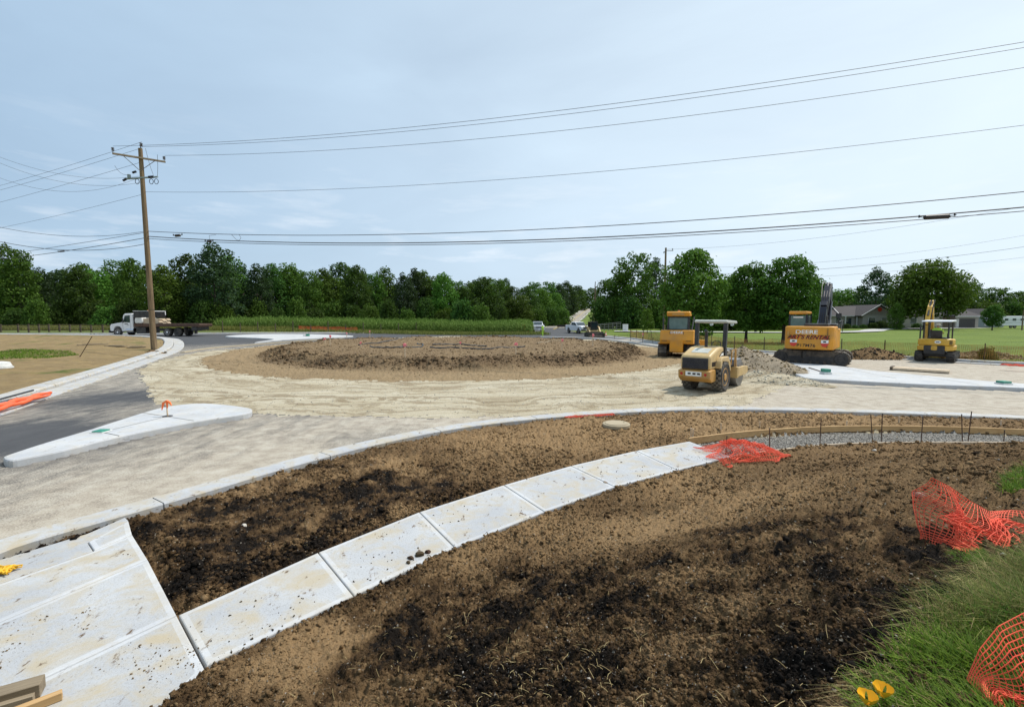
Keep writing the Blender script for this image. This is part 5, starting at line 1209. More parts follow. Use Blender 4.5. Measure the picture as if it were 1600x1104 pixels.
# lawn trees, nearer and finer
tree_variant('maple', 10.6, 3.7, 301, 15000, .17, 'oval', 'leaf_bright', .17, .2, .7, 12)
tree_variant('maple2', 9.6, 3.0, 303, 11000, .16, 'ragged', 'leaf_mid', .22, .14, .7, 10)
tree_variant('maple3', 10, 3.2, 305, 13000, .16, 'ragged', 'leaf_mid', .22, .16, .7, 10)
tree_variant('linden', 12, 8, 307, 15000, .27, 'dome', 'leaf_bright', .32, .3, .6, 10)
tree_variant('sapling', 4, 1.2, 309, 1800, .11, 'oval', 'leaf_bright', .2, .05, .8, 6)
tree_px('maple', 1085, 390, 50, 53, 'large bright green maple on the lawn behind the bulldozer and roller')
tree_px('maple2', 1170, 416, 36, 54, 'slim light green lawn tree between the roller and the excavator')
tree_px('maple3', 1230, 402, 46, 52, 'dark full lawn tree standing behind the excavator cab')
tree_px('sapling', 1012, 483, 11, 80, 'small yellow-green sapling on the lawn left of the bulldozer', name='young_tree')
for i, (px, top, hw, d, k) in enumerate([(1140, 430, 26, 95, 'b1'), (1115, 440, 24, 100, 'b0'), (1160, 445, 26, 110, 'm1'), (1195, 440, 26, 108, 'd1'), (1262, 425, 24, 112, 'm0'), (1285, 445, 22, 120, 'd0'), (1065, 440, 26, 118, 'm2'), (1045, 445, 24, 120, 'd3'), (1225, 445, 26, 118, 'd2')]):
    tree_px(k, px, top, hw, d, 'tree in the belt behind the lawn trees, between second utility pole and the house', 'tree belt behind the lawn')
for i in range(9): tree_px('u%d' % (i % 2), 1050+i*28, 478+4*math.sin(i*2), 20, 98, 'low shrub filling the foot of the tree belt behind the lawn', 'shrubs of the belt behind the lawn', name='shrub', cat='shrub')
for i, (px, top, hw, d, k) in enumerate([(1318, 452, 26, 150, 'b1'), (1345, 450, 26, 155, 'm1'), (1300, 456, 22, 165, 'm0'), (1500, 452, 26, 160, 'd2'), (1520, 442, 28, 165, 'd0'), (1560, 450, 28, 150, 'm2'), (1590, 456, 26, 150, 'm1'), (1620, 448, 28, 155, 'd1'), (1400, 450, 30, 160, 'd0'), (1660, 450, 30, 150, 'd0'), (1700, 445, 30, 150, 'm0')]):
    tree_px(k, px, top, hw, d, 'tree in the woodland rising behind the house roofs', 'trees behind the house')
for i in range(12): tree_px('u%d' % (i % 2), 1290+i*32, 474, 26, 145, 'low shrub behind the house below the woodland', 'shrubs behind the house', name='shrub', cat='shrub')
tree_px('d2', 1372, 419, 28, 140, 'tall blue-green tree rising behind the gable of the house')
tree_px('linden', 1452, 417, 58, 103, 'broad dome-shaped tree on the lawn in front of the house')
tree_px('m1', 1403, 474, 11, 100, 'small dense tree against the front of the house beside the stone gable')
tree_px('maple2', 1553, 478, 13, 100, 'small open lawn tree in front of the white camper')
# corn field, one mass nobody could count
def corn():
    g = np.random.default_rng(5); V = []; F_ = []
    x = []; y = []
    rows = np.arange(79, 108, .76)
    for i, r_ in enumerate(rows):
        sp = .16 if i < 8 else .32
        xs = np.arange(-50, 3.5-(r_-79)*.0, sp); xs = xs+g.normal(size=len(xs))*.04; ys = r_+g.normal(size=len(xs))*.06-.0*xs
        keep = (ys > 79.5-.0*xs); x.append(xs[keep]); y.append(ys[keep])
    x = np.concatenate(x); y = np.concatenate(y); n = len(x); z = base(x, y); hgt = (1.75+.22*g.normal(size=n)).clip(1.1, 2.3)+.25*fbm(x, y, .15, 2, 3)
    def quad(p, t, b): return np.stack([p-t, p-b*.0+b*0-b, p+t, p+b], 1)
    # stalk
    w = .018; P0 = np.stack([x, y, z], 1); top = P0+np.stack([0*x, 0*x, hgt], 1); sx = np.array([w, 0, 0])
    V.append(np.stack([P0-sx, P0+sx, top+sx*.4, top-sx*.4], 1))
    for k in range(6):
        a = g.random(n)*6.28; L_ = .42+.25*g.random(n); h0 = hgt*(.18+.13*k+.05*g.random(n))
        d = np.stack([np.cos(a), np.sin(a), 0*a], 1); s = np.stack([-np.sin(a), np.cos(a), 0*a], 1)*.045
        p0 = P0+np.stack([0*x, 0*x, h0], 1); p1 = p0+d*L_[:, None]*.55+np.stack([0*x, 0*x, .30+0*x], 1); p2 = p0+d*L_[:, None]+np.stack([0*x, 0*x, .12*g.random(n)], 1)
        V.append(np.stack([p0-s*.5, p0+s*.5, p1+s, p1-s], 1)); V.append(np.stack([p1-s, p1+s, p2+s*.2, p2-s*.2], 1))
    # tassel
    V.append(np.stack([top-sx, top+sx, top+sx*1.5+np.array([.05, 0, .2]), top-sx*1.5+np.array([-.03, 0, .2])], 1))
    V = np.concatenate(V).reshape(-1, 3); tag(npmesh('corn_field', V, np.arange(len(V)).reshape(-1, 4), MT['corn_leaf']), 'rows of green corn filling the field below the dark wood', 'corn', kind='stuff')
corn()
def blades(name, pts, hgt, wid, mat, label, lean=.35, seed=3, seg=2, droop=.4):
    g = np.random.default_rng(seed); n = len(pts); P0 = np.asarray(pts, float); a = g.random(n)*6.28; h = hgt*(.5+.7*g.random(n)) if np.isscalar(hgt) else np.asarray(hgt)*(.6+.6*g.random(n))
    d = np.stack([np.cos(a), np.sin(a), 0*a], 1); s = np.stack([-np.sin(a), np.cos(a), 0*a], 1)*(wid if np.isscalar(wid) else np.asarray(wid)[:, None])
    ln = (lean*(.3+g.random(n)))[:, None]; up_ = np.array([0, 0, 1.])
    p1 = P0+(d*ln*.35+up_*.55)*h[:, None]; p2 = P0+(d*ln*1.1+up_*(1-droop*ln*.6))*h[:, None]
    q1 = np.stack([P0-s, P0+s, p1+s*.8, p1-s*.8], 1); q2 = np.stack([p1-s*.8, p1+s*.8, p2+s*.08, p2-s*.08], 1)
    V = np.stack([q1, q2], 1).reshape(-1, 3); Fc = np.arange(len(V)).reshape(-1, 4)
    # weld the two segments of a blade so it is one island
    k = np.arange(n)*8; Fc = np.stack([np.stack([k, k+1, k+2, k+3], 1), np.stack([k+3, k+2, k+6, k+7], 1)], 1).reshape(-1, 4)
    o = npmesh(name, V, Fc, MT[mat]); tag(o, label, 'grass', kind='stuff'); return o
def scatter_poly(poly, n, seed, fn=None):
    g = np.random.default_rng(seed); P_ = np.array(poly)[:, :2]; x = g.uniform(P_[:, 0].min(), P_[:, 0].max(), n); y = g.uniform(P_[:, 1].min(), P_[:, 1].max(), n)
    k = inpoly(x, y, poly); x, y = x[k], y[k]
    if fn is not None: k = fn(x, y) > g.random(len(x)); x, y = x[k], y[k]
    return x, y
# rough meadow between the rail fence and the wood
x, y = scatter_poly([(-110, 73), (-36, 73), (-36, 92), (-110, 92)], 60000, 21); 
blades('meadow_grass', np.stack([x, y, base(x, y)+.05], 1), .75, .025, 'olive_blade', 'rough olive meadow grass between the rail fence and the wood', .5, 22)
x, y = scatter_poly([(-40, 69), (-36, 80), (5, 80), (6, 72.5)], 26000, 23)
blades('verge_grass', np.stack([x, y, base(x, y)+.05], 1), .45, .022, 'olive_blade', 'rough verge grass along the foot of the corn field', .5, 24)
# lawn: short blades give the mown grass its tooth
x, y = scatter_poly(LAWN_E+[(60, 20), (75, 60), (18, 75)], 90000, 25, lambda x, y: np.exp(-pdist(x, y, LAWN_E)/5)*1.2)
blades('verge_grass', np.stack([x, y, base(x, y)+.04], 1), .17, .012, 'olive_blade', 'longer uncut grass strip along the right-hand kerb', .6, 26)
# tall grass and turf at the bottom right corner
GRE = GP([(1345, 1104), (1358, 1085), (1400, 1068), (1418, 1040), (1436, 1010), (1462, 978), (1495, 950), (1515, 928), (1550, 915), (1600, 905), (1700, 885)])
GRPOLY = GRE + [(6, 1.5), (3, -.2), (.6, .6)]
def gd(x, y): return np.clip(.25+.9*sst(0, .45, pdist(x, y, GRE)), 0, 1)
x, y = scatter_poly(GRPOLY, 420000, 31, gd); zz = base(x, y)+.07; nn_ = fbm(x, y, 2.2, 3, 9); ye = y+.22*x
gr = (ye < 2.75+.25*nn_); pts = np.stack([x, y, zz], 1)
blades('turf_grass', pts[gr], (.12+.07*fbm(x, y, 5, 2, 77))[gr], .0042, 'grass_blade', 'fresh green grass in the bottom right corner of the picture', .9, 32)
rd_ = np.random.default_rng(18).random(len(x)); blades('dry_grass', pts[gr & (rd_ < .06)], .13, .0018, 'dry_straw', 'dry blades mixed into the fresh green corner grass', 1.2, 45)
ol = ~gr & (np.random.default_rng(3).random(len(x)) < .8)
sel_ = np.random.default_rng(8).random(len(x)); cl_ = fbm(x, y, 3.5, 3, 19)
blades('tall_grass', pts[ol & (sel_ < .62)], (.19+.10*cl_)[ol & (sel_ < .62)], .0016, 'olive_blade', 'tall olive grass clump between the two nearest orange nets', 1.1, 33)
blades('tall_grass', pts[ol & (sel_ > .74)], (.17+.10*cl_)[ol & (sel_ > .74)], .0018, 'grass_blade', 'greener blades mixed through the tall olive clump', 1.0, 43)
blades('dry_grass', pts[ol & (sel_ > .62) & (sel_ < .74)], .20, .0012, 'dry_straw', 'dry stems mixed through the tall olive clump', 1.3, 44)
st_ = (pdist(x, y, GRE) < .38) & (ye > 2.0); blades('dry_grass', pts[st_][:30000], .12, .0011, 'dry_straw', 'dry straw-coloured grass edging the soil near the bottom right', 1.9, 34, droop=1.0)
E2 = GP([(1572, 770), (1600, 752), (1700, 740), (1700, 800), (1600, 800), (1565, 797)])
x, y = scatter_poly(E2, 14000, 35); blades('turf_grass', np.stack([x, y, base(x, y)+.08], 1), .13, .004, 'grass_blade', 'green grass tuft at the right edge above the upright orange net', .8, 36)
E3 = GP([(1490, 888), (1560, 885), (1600, 895), (1530, 910), (1495, 905)])
x, y = scatter_poly(E3, 7000, 37); blades('turf_grass', np.stack([x, y, base(x, y)+.08], 1), .055, .003, 'grass_blade', 'thin green weeds at the foot of the upright orange net', 1.0, 38)
# weedy green patches on the left bare ground
x, y = scatter_poly(GP([(-30, 560), (40, 553), (110, 556), (125, 560), (60, 568), (0, 572), (-30, 572)]), 9000, 39); blades('turf_grass', np.stack([x, y, height(x, y, np.full(len(x), 4))-.02], 1), .13, .012, 'grass_blade', 'green weed strip across the bare ground at far left', .8, 40)
# ------------------------------------------------ soil crumbs, stones, straw
def ico():
    bm = bmesh.new(); bmesh.ops.create_icosphere(bm, subdivisions=1, radius=1); v = np.array([q.co[:] for q in bm.verts]); f = np.array([[q.index for q in p.verts] for p in bm.faces]); bm.free(); return v, f
IV = np.array([(x, y, z) for z in (-.7, .7) for y in (-.7, .7) for x in (-.7, .7)]); IV[4:, :2] *= .72
IF = np.array([(0, 2, 3), (0, 3, 1), (4, 5, 7), (4, 7, 6), (0, 1, 5), (0, 5, 4), (2, 6, 7), (2, 7, 3), (0, 4, 6), (0, 6, 2), (1, 3, 7), (1, 7, 5)])
def rocks(name, x, y, z, s, mat, label, cat='soil', seed=1, flat=.7, sink=.3, at=None):
    g = np.random.default_rng(seed); n = len(x); B = len(IV)
    sc = g.uniform(.45, 1.25, size=(n, 1, 3)); sc[..., 2] *= flat
    v = (IV[None]+g.uniform(-.34, .34, size=(n, B, 3)))*sc*s[:, None, None]
    tl = g.uniform(-.6, .6, (n, 1)); v = np.stack([v[..., 0]*np.cos(tl)-v[..., 2]*np.sin(tl), v[..., 1], v[..., 0]*np.sin(tl)+v[..., 2]*np.cos(tl)], -1)
    a = g.random(n)*6.28; ca, sa = np.cos(a)[:, None], np.sin(a)[:, None]; vx = v[..., 0]*ca-v[..., 1]*sa; vy = v[..., 0]*sa+v[..., 1]*ca
    V = np.stack([vx+x[:, None], vy+y[:, None], v[..., 2]+(z+s*flat*sink)[:, None]], -1).reshape(-1, 3)
    Fc = (IF[None]+(np.arange(n)*B)[:, None, None]).reshape(-1, 3)
    ats = None
    if at is not None:
        d_, t_ = at(x, y); jt = g.normal(size=n); ats = {'dark': np.repeat(d_+.28*jt, B), 'tan': np.repeat(t_+.15*g.normal(size=n), B)}
    o = npmesh(name, V, Fc, MT[mat], attrs=ats); tag(o, label, cat, kind='stuff'); return o
def clods():
    g = np.random.default_rng(77); n = 1000000
    th = g.uniform(R(-60), R(60), n); r = 1.9*np.exp(g.random(n)**1.15*math.log(24/1.9)); x = r*np.sin(th); y = r*np.cos(th)
    z = zones(x, y); k = z == 0; x, y, r = x[k], y[k], r[k]
    cl = fbm(x, y, .9, 4, 101); near = sst(-.25, .35, cl+.25*fbm(x, y, 4, 2, 9))
    strip = ~inpoly(x, y, NEARZONE); edge = np.exp(-(pdist(x, y, near_edge)/.28)**2)+np.exp(-(pdist(x, y, WALK_FAR)/.35)**2)
    tq = np.zeros(x.shape); nq = r < 14; tq[nq] = np.clip(sfield(BLT[:5], x[nq], y[nq]), 0, 1); p = (1-.5*tq)*np.clip(.30+.75*near*np.where(strip, 1.15, .75)+.5*edge, 0, 1); k = g.random(len(x)) < p; x, y, r = x[k], y[k], r[k]
    Z = height(x, y, np.zeros(len(x), int)); s = (.0019+.0007*r)*(.6+g.pareto(2.3, len(x)).clip(0, 7)*.75); s = s.clip(.0022, .045)
    t = g.random(len(x)); tanf = np.clip(.28+.3*fbm(x, y, .5, 3, 12)+.25*sst(8, 13, y), 0, .8)
    a = t > tanf
    rocks('soil_clods', x[a], y[a], Z[a], s[a], 'soil', 'dark crumbled soil clods over the near ground', seed=1, at=soilattr)
    rocks('soil_clods', x[~a], y[~a], Z[~a], s[~a]*.85, 'soil', 'lighter brown soil crumbs over the near ground', seed=2, at=lambda x, y: (soilattr(x, y)[0]-.35, soilattr(x, y)[1]))
    k = g.random(len(x)) < .022; rocks('pebbles', x[k], y[k], Z[k]+.004, (s[k]*.6).clip(.003, .014), 'pebble', 'small pale pebbles strewn over the near soil', 'stones', 3)
    # big broken lumps beside the first stretch of walk
    for nm, q0, q1, nn, smin, smax in (('a', (235, 850), (300, 940), 900, .01, .05), ('b', (300, 938), (560, 830), 1300, .008, .045), ('c', (560, 835), (900, 715), 900, .01, .045)):
        A = Vector(P(*q0, .1)); B_ = Vector(P(*q1, .1)); u = g.random(nn); off = g.random(nn)*.38+.03; d = (B_-A).normalized(); nx, ny = (-d.y, d.x) if nm != 'a' else (-d.y, d.x)
        if nm == 'a': nx, ny = d.y*-1, d.x
        xx = A.x+(B_.x-A.x)*u+nx*off; yy = A.y+(B_.y-A.y)*u+ny*off; kk = zones(xx, yy) == 0; xx, yy = xx[kk], yy[kk]
        if len(xx): rocks('soil_clods', xx, yy, height(xx, yy, np.zeros(len(xx), int)), g.uniform(smin, smax, len(xx))*g.random(len(xx))**.7+.008, 'soil', 'big broken soil lumps along the edge of the concrete walk', seed=5, at=soilattr)
    # crumbs spilled on the concrete
    u = g.random(1500)*.999; i = (u*len(WALK_NEAR[:-1])).astype(int).clip(0, 5); f = g.random(1500); A = np.array(WALK_NEAR); w = g.random(1500)**2.2
    nx = A[i]*(1-f[:, None])+A[i+1]*f[:, None]; fr = np.array(WALK_FAR); fx = fr[i]*(1-f[:, None])+fr[i+1]*f[:, None]; q = nx*(1-w[:, None])+fx*w[:, None]
    kk = fbm(q[:, 0], q[:, 1], 2.2, 3, 23) > -.05; q = q[kk]; rocks('soil_crumbs', q[:, 0], q[:, 1], np.full(len(q), .131), g.random(len(q))**5*.013+.0016, 'clod', 'dark soil crumbs scattered on the concrete walk', seed=6)
    x, y = scatter_poly([P(*c, .13) for c in [(-100, 1000), (200, 850), (320, 1040), (200, 1104), (-100, 1200)]], 9000, 44, lambda x, y: sst(.0, .35, fbm(x, y, 1.6, 4, 24))); rocks('soil_crumbs', x, y, np.full(len(x), .131), g.random(len(x))**6*.011+.0014, 'clod_tan', 'brown crumbs scattered over the bottom left slabs', seed=7)
    # island lumps
    n = 90000; a = g.uniform(0, 6.283, n); rr = (ISL_R+.4)*np.sqrt(g.random(n)); edge = np.exp(-((rr-MND_R+.7)/1.1)**2); k = g.random(n) < .3+.7*edge; a, rr, edge = a[k], rr[k], edge[k]
    x = ISL_C[0]+rr*np.cos(a); y = ISL_C[1]+rr*np.sin(a); Z = height(x, y, np.full(len(x), 6)); s = (.014+.024*g.pareto(3, len(x)).clip(0, 3))*(1+.9*edge)*np.where(rr > MND_R+.6, .55, 1)
    rocks('soil_clods', x, y, Z, s, 'island_soil', 'brown clods over the round island mound', seed=8, at=islattr)
    x, y = scatter_poly(BED, 60000, 51); 
    rocks('gravel', x, y, np.full(len(x), .012)+.0, g.uniform(.010, .022, len(x)), 'pebble', 'grey crushed gravel filling the unpoured walk bed', 'gravel', 9)
    x, y = scatter_poly(GRAVEL, 60000, 52, lambda x, y: np.exp(-y/16)*1.6); k = np.hypot(x-ISL_C[0], y-ISL_C[1]) > ISL_R; x, y = x[k], y[k]
    rocks('road_stone', x, y, height(x, y, np.ones(len(x), int)), g.uniform(.008, .03, len(x)), 'pebble', 'loose stone over the unpaved circular roadway', 'gravel', 10, sink=.1)
    # straw
    n = 3000; th = g.uniform(R(-30), R(50), n); r = 2.2*np.exp(g.random(n)*math.log(12/2.2)); x = r*np.sin(th); y = r*np.cos(th); k = (zones(x, y) == 0) & (g.random(n) < sst(-.1, .5, fbm(x, y, .8, 3, 66))*.8+.05); x, y = x[k], y[k]
    Z = height(x, y, np.zeros(len(x), int))+.012; a = g.random(len(x))*6.28; L_ = g.uniform(.015, .085, len(x)); d = np.stack([np.cos(a)*L_, np.sin(a)*L_, g.normal(size=len(x))*.012], 1); w = np.stack([-np.sin(a), np.cos(a), 0*a], 1)*.0012
    P0 = np.stack([x, y, Z], 1); m_ = P0+d*.5+np.stack([0*x, 0*x, .008+0*x], 1)+w*3; V = np.stack([P0-w, P0+w, m_+w, m_-w, P0+d+w, P0+d-w], 1).reshape(-1, 3); b = np.arange(len(x))*6
    Fc = np.stack([np.stack([b, b+1, b+2, b+3], 1), np.stack([b+3, b+2, b+4, b+5], 1)], 1).reshape(-1, 4); tag(npmesh('straw', V, Fc, MT['dry_straw']), 'loose straw stems scattered on the near soil', 'straw', kind='stuff')
clods()
def heap(name, label, cx, cy, rx, ry, h, mat, seed, rot=0, lumps=900, lmat='clod', ls=.06, cat='heap'):
    m = MB(); NRr, NA = 26, 60; vs = []; g = random.Random(seed)
    T = thing(name, label, cat, (cx, cy, gz(cx, cy)))
    us = np.linspace(0, 1, NRr); a = np.linspace(0, 2*np.pi, NA, endpoint=False); U, A_ = np.meshgrid(us, a, indexing='ij')
    def hh(x, y):
        u = np.hypot(x/rx, y/ry); k = 1+.35*fbm(x, y, .7, 3, seed); t = np.clip(1-u*k, 0, 1); return h*(t**.85)*(1+.15*fbm(x, y, 2.2, 3, seed+3))-.06+.05*np.abs(fbm(x, y, 5, 2, seed+5))*(t > 0)
    x = (U*rx*1.12*np.cos(A_)).ravel(); y = (U*ry*1.12*np.sin(A_)).ravel(); z = hh(x, y)
    f = [(i*NA+k, i*NA+(k+1) % NA, (i+1)*NA+(k+1) % NA, (i+1)*NA+k) for i in range(NRr-1) for k in range(NA)]
    c, s = math.cos(rot), math.sin(rot)
    o = npmesh('mound', np.stack([x*c-y*s, x*s+y*c, z], 1), f, MT[mat], T, True)
    gg = np.random.default_rng(seed); th = gg.random(lumps)*6.28; r = np.sqrt(gg.random(lumps)); xx = r*rx*.98*np.cos(th); yy = r*ry*.98*np.sin(th); zz = hh(xx, yy)
    q = rocks('lumps', xx*c-yy*s, xx*s+yy*c, np.maximum(zz, .0), ls*(.4+gg.pareto(2.5, lumps).clip(0, 3)*.5), lmat, None, None, seed+9); q.parent = T
    if 'kind' in q.keys(): q['kind'] = 'stuff'
heap('gravel_heap', 'heap of grey-brown stone and soil behind the roller', 12.9, 26.3, 3.0, 3.4, 1.25, 'heap_soil', 5, rot=.5, lumps=1800, lmat='clod_tan', ls=.05)
heap('gravel_heap', 'low spread of crushed stone at the tip of the right concrete island', 12.2, 22.2, 1.5, 2.6, .42, 'stone', 6, rot=.45, lumps=900, lmat='pebble', ls=.035)
heap('soil_heap', 'dark soil heap left of the small yellow excavator', 25.2, 33.2, 2.9, 1.3, .85, 'soil', 7, lumps=700, ls=.07)
heap('soil_heap', 'brown soil and rubble heap right of the small yellow excavator', 32.4, 32.6, 3.4, 1.4, .7, 'island_soil', 8, lumps=800, lmat='clod_tan', ls=.09)
heap('soil_heap', 'small brown heap on the front rim of the island mound', -2.9, 27.2, 1.2, .9, .55, 'island_soil', 9, lumps=200, lmat='clod_tan', ls=.05)
m = MB()
def stone(x, y, s, label, mat='brown_stone', z=None):
    g = np.random.default_rng(int(abs(x*100+y*37))); bm = bmesh.new(); bmesh.ops.create_icosphere(bm, subdivisions=3, radius=s)
    sc = (1+.35*g.random(), .75+.2*g.random(), .6+.15*g.random()); pl = [(Vector(g.normal(size=3)).normalized(), s*(.5+.35*g.random())) for _ in range(9)]
    for v in bm.verts:
        for n_, d in pl:
            e = v.co.dot(n_)-d
            if e > 0: v.co -= n_*e*.9
        v.co = Vector((v.co.x*sc[0], v.co.y*sc[1], v.co.z*sc[2]))*(1+.03*math.sin(v.co.x*60/s*.1))
    me = bpy.data.meshes.new('rock'); bm.to_mesh(me); bm.free(); me.materials.append(MT[mat]); o = link(bpy.data.objects.new('rock', me))
    zz = float(height(np.array([x]), np.array([y]), zones(np.array([x]), np.array([y])))[0]) if z is None else z
    o.location = (x, y, zz+s*.35); o.rotation_euler = (0, 0, x*3); tag(o, label, 'rock')
for (q, s, lab, mt) in [((1069, 734), .13, 'rounded brown rock touching the end of the concrete walk', 'brown_stone'), ((1053, 738), .075, 'small pale rock left of the big rock at the end of the walk', 'brown_stone'), ((1003, 752), .07, 'dark rock lying against the walk edge left of the orange net pile', 'brown_stone'), ((1365, 714), .05, 'pale angular stone on the soil below the gravel bed', 'pale_stone'), ((1322, 773), .028, 'tiny white stone on the open soil above the dark patch', 'pale_stone'), ((382, 832), .05, 'flat tan stone on the dark soil between kerb and walk', 'pale_stone'), ((730, 842), .05, 'tan rock at the near edge of the walk above the soil spill', 'brown_stone'), ((1074, 906), .022, 'single white stone in the dark soil at centre right', 'pale_stone'), ((1435, 792), .07, 'tan rock on the soil just left of the upright orange net', 'brown_stone'), ((946, 765), .045, 'round dark stone sitting on the walk edge near its third joint', 'brown_stone')]:
    g_ = G(*q); stone(g_[0], g_[1], s, lab, mt, z=.11 if lab.startswith('round dark') else None)
for (q, s) in [((655, 866), .055), ((642, 871), .04), ((668, 862), .045), ((681, 869), .035), ((638, 878), .03)]:
    g_ = P(*q, .14); stone(g_[0], g_[1], s, 'dark soil lump of the cluster spilled onto the walk', 'clod', z=.13-s*.1); 
for o in C.objects:
    if o.get('label') == 'dark soil lump of the cluster spilled onto the walk': o['group'] = 'soil lumps spilled on the walk'; o.name = 'soil_lump'

# ------------------------------------------------ form boards and stakes round the unpoured walk
def board_line(pts, t, z0, z1, name, mat, label, cat='board', off=0):
    ln = resample(smooth(pts, 8), .15); seg = max(2, int(len(ln)/4)); i = 0; k = 0
    while i < len(ln)-1:
        j = min(i+seg, len(ln)-1); 
        if len(ln)-1-j < 5: j = len(ln)-1
        m = MB(); ribbon(m, ln[i:j+1], off, off+t, z0, z1, bev=.003); o = m.build(name, mat); tag(o, label % ['first', 'second', 'third', 'fourth', 'fifth'][min(k, 4)], cat); k += 1; i = j
board_line(BED_FAR, .045, .04, .19, 'form_board', 'pine_board', 'bent pine form board along the far side of the gravel bed, %s from the walk')
board_line([P(*q, .1) for q in [(1146, 713), (1200, 705.5), (1280, 696.5), (1350, 693), (1470, 691.5), (1600, 692.5), (1800, 699)]], .03, .02, .13, 'form_board', 'pale_wood', 'pale thin form board along the near side of the gravel bed, %s from the walk', off=-.03)
sp = None; stakes = [(1133, 712, 679, 0), (1202, 707, 667, -1), (1280, 697, 652, -2), (1363, 691, 646, -6), (1376, 689, 644, 0), (1438, 689, 650, 0), (1503, 690, 645, -7), (1511, 690, 641, 3), (1567, 692, 670, 0), (1079, 688, 667, 0), (1082, 689, 668, 0), (1126, 674, 660, 0), (1186, 673, 657, 0), (1322, 672, 656, 0), (1404, 663, 649, 0), (1562, 667, 655, 0)]
for i, (px, by, ty, tl) in enumerate(stakes):
    b = G(px, by, dz=.05); z1 = (atd(px, ty, b[1])).z; L_ = z1-b[2]; g_ = random.Random(i)
    near = i < 9
    T = thing('form_stake', 'steel form stake standing on the near side of the gravel bed' if near else 'short wooden stake on the far side of the gravel bed', 'stake', (b[0], b[1]-.02, b[2]-.08), 0, 'steel stakes near side' if near else 'wooden stakes far side', rot=(0, R(tl+g_.uniform(-2, 2)), 0))
    m = MB(); r = .010 if near else .018
    m.tube([(0, 0, 0), (0, 0, L_+.05)], r, 8 if near else 4); m.build('shaft', 'rust_deck' if near else 'stake_wood', T)
    m = MB(); m.tube([(0, 0, L_+.045), (0, 0, L_+.062)], r*1.25, 8 if near else 4); m.build('head', 'black_paint' if near else 'stake_wood', T)
# manhole
g_ = P(963, 661, .17); T = thing('manhole_cover', 'round sand-coloured concrete manhole lid set in the soil between kerb and walk', 'manhole', (g_[0], g_[1], .09))
m = MB(); m.lathe([(.36, 0), (.36, .07), (.34, .085)], 36); m.build('ring', 'manhole', T); m = MB(); m.lathe([(.30, .085), (.30, .098), (.29, .102)], 36); m.lathe([(.02, .102), (.02, .115)], 10, c=(.2, 0, 0)); m.build('lid', 'manhole', T)
# timbers bottom left
def timber(name, label, a, b, w, h, z, mat, notch=False):
    A = Vector((*P(*a, z+h), 0)); B_ = Vector((*P(*b, z+h), 0)); d = (B_-A); L_ = d.length; rz = math.atan2(d.y, d.x)
    T = thing(name, label, 'timber', (A.x, A.y, z), rz); m = MB(); m.box(0, L_, -w/2, w/2, 0, h); m.build('block', mat, T, bevel=.004)
    if notch: m = MB(); m.box(0, L_*.93, -w/2-.05, -w/2-.002, 0, h*.55); m.build('edge_strip', mat, T, bevel=.003)
    m = MB(); m.box(L_*.97, L_+.001, -w/2+.012, w/2-.012, .012, h-.012); m.build('end_grain', mat, T, bevel=.003)
timber('timber', 'dull grey-brown timber offcut lying behind the fresh pine one at bottom left', (-40, 1090), (66, 1060), .13, .10, .132, 'grey_board', True)
timber('timber', 'fresh yellow pine timber offcut at the bottom left corner', (-60, 1138), (97, 1078), .055, .06, .132, 'pine_board')
# yellow rope bundle
g_ = P(5, 893, .14); T = thing('rope_bundle', 'small tangled yellow rope on the slab at the left edge', 'rope', (g_[0], g_[1], .14)); gg = random.Random(4)
for q in range(5):
    m = MB(); pts = [(gg.uniform(-.14, .14)*math.cos(k), .07*math.sin(k*1.7+q)+gg.uniform(-.02, .02), .014+.03*gg.random()) for k in range(12)]
    m.tube([(*p, z) for p, z in zip(smooth([p[:2] for p in pts], 4), [pts[min(k//4, 11)][2] for k in range(45)])], .009, 6); m.build('strand', 'gold_rope', T, sm=True)

# ------------------------------------------------ orange nets
def net(name, label, f, nu, nv, mat='orange_mesh', w=.0042, cat='net', sag=None, T=None):
    "diamond-free square plastic mesh: every strand is a thin strip with real thickness"
    T = T or thing(name, label, cat, f(.5, .5)); T0 = Vector(T.location); m = MB()
    def strand(pts, ww):
        pts = [Vector(p)-T0 for p in pts]; m.tube(pts, ww, 4, cap=False)
    for i in range(nu+1): strand([f(i/nu, j/(nv*2)) for j in range(nv*2+1)], w*.85)
    m.build('upright_strands', mat, T); m = MB()
    for j in range(nv+1): strand([f(i/(nu*2), j/nv) for i in range(nu*2+1)], w*1.15)
    m.build('cross_strands', mat, T)
    return T
def nz(a, b, s): return float(vn(np.array([a]), np.array([b]), s)[0])
def pl3(pts, u):
    n = len(pts)-1; k = min(int(u*n), n-1); return pts[k].lerp(pts[k+1], u*n-k)
F1B = [Vector(G(*q, dz=.10)) for q in [(1438, 850), (1465, 856), (1500, 872), (1532, 888), (1570, 880), (1620, 868), (1700, 880), (1800, 900)]]
F1T = [atd(px, py, y) for (px, py), y in zip([(1456, 746), (1484, 760), (1515, 782), (1546, 799), (1580, 797), (1625, 800), (1700, 800), (1800, 800)], [F1B[0].y+.12+.02*k for k in range(8)])]
def f1(u, v):   # standing sail-shaped net, right edge
    lo, hi = pl3(F1B, u), pl3(F1T, u); p = lo.lerp(hi, v); b = math.sin(math.pi*v)
    p.y += .10*b*math.sin(u*23+v*2.2)+.06*nz(u*9, v*4, 12)*b; p.x += .05*b*nz(u*7, v*3, 13); p.z += .035*b*nz(u*6, v*5, 14)-.02*math.sin(v*9)*b
    return (p.x, p.y, p.z)
T1 = net('safety_net', 'torn orange safety net standing up to a point at the right edge', f1, 62, 23, w=.0030)
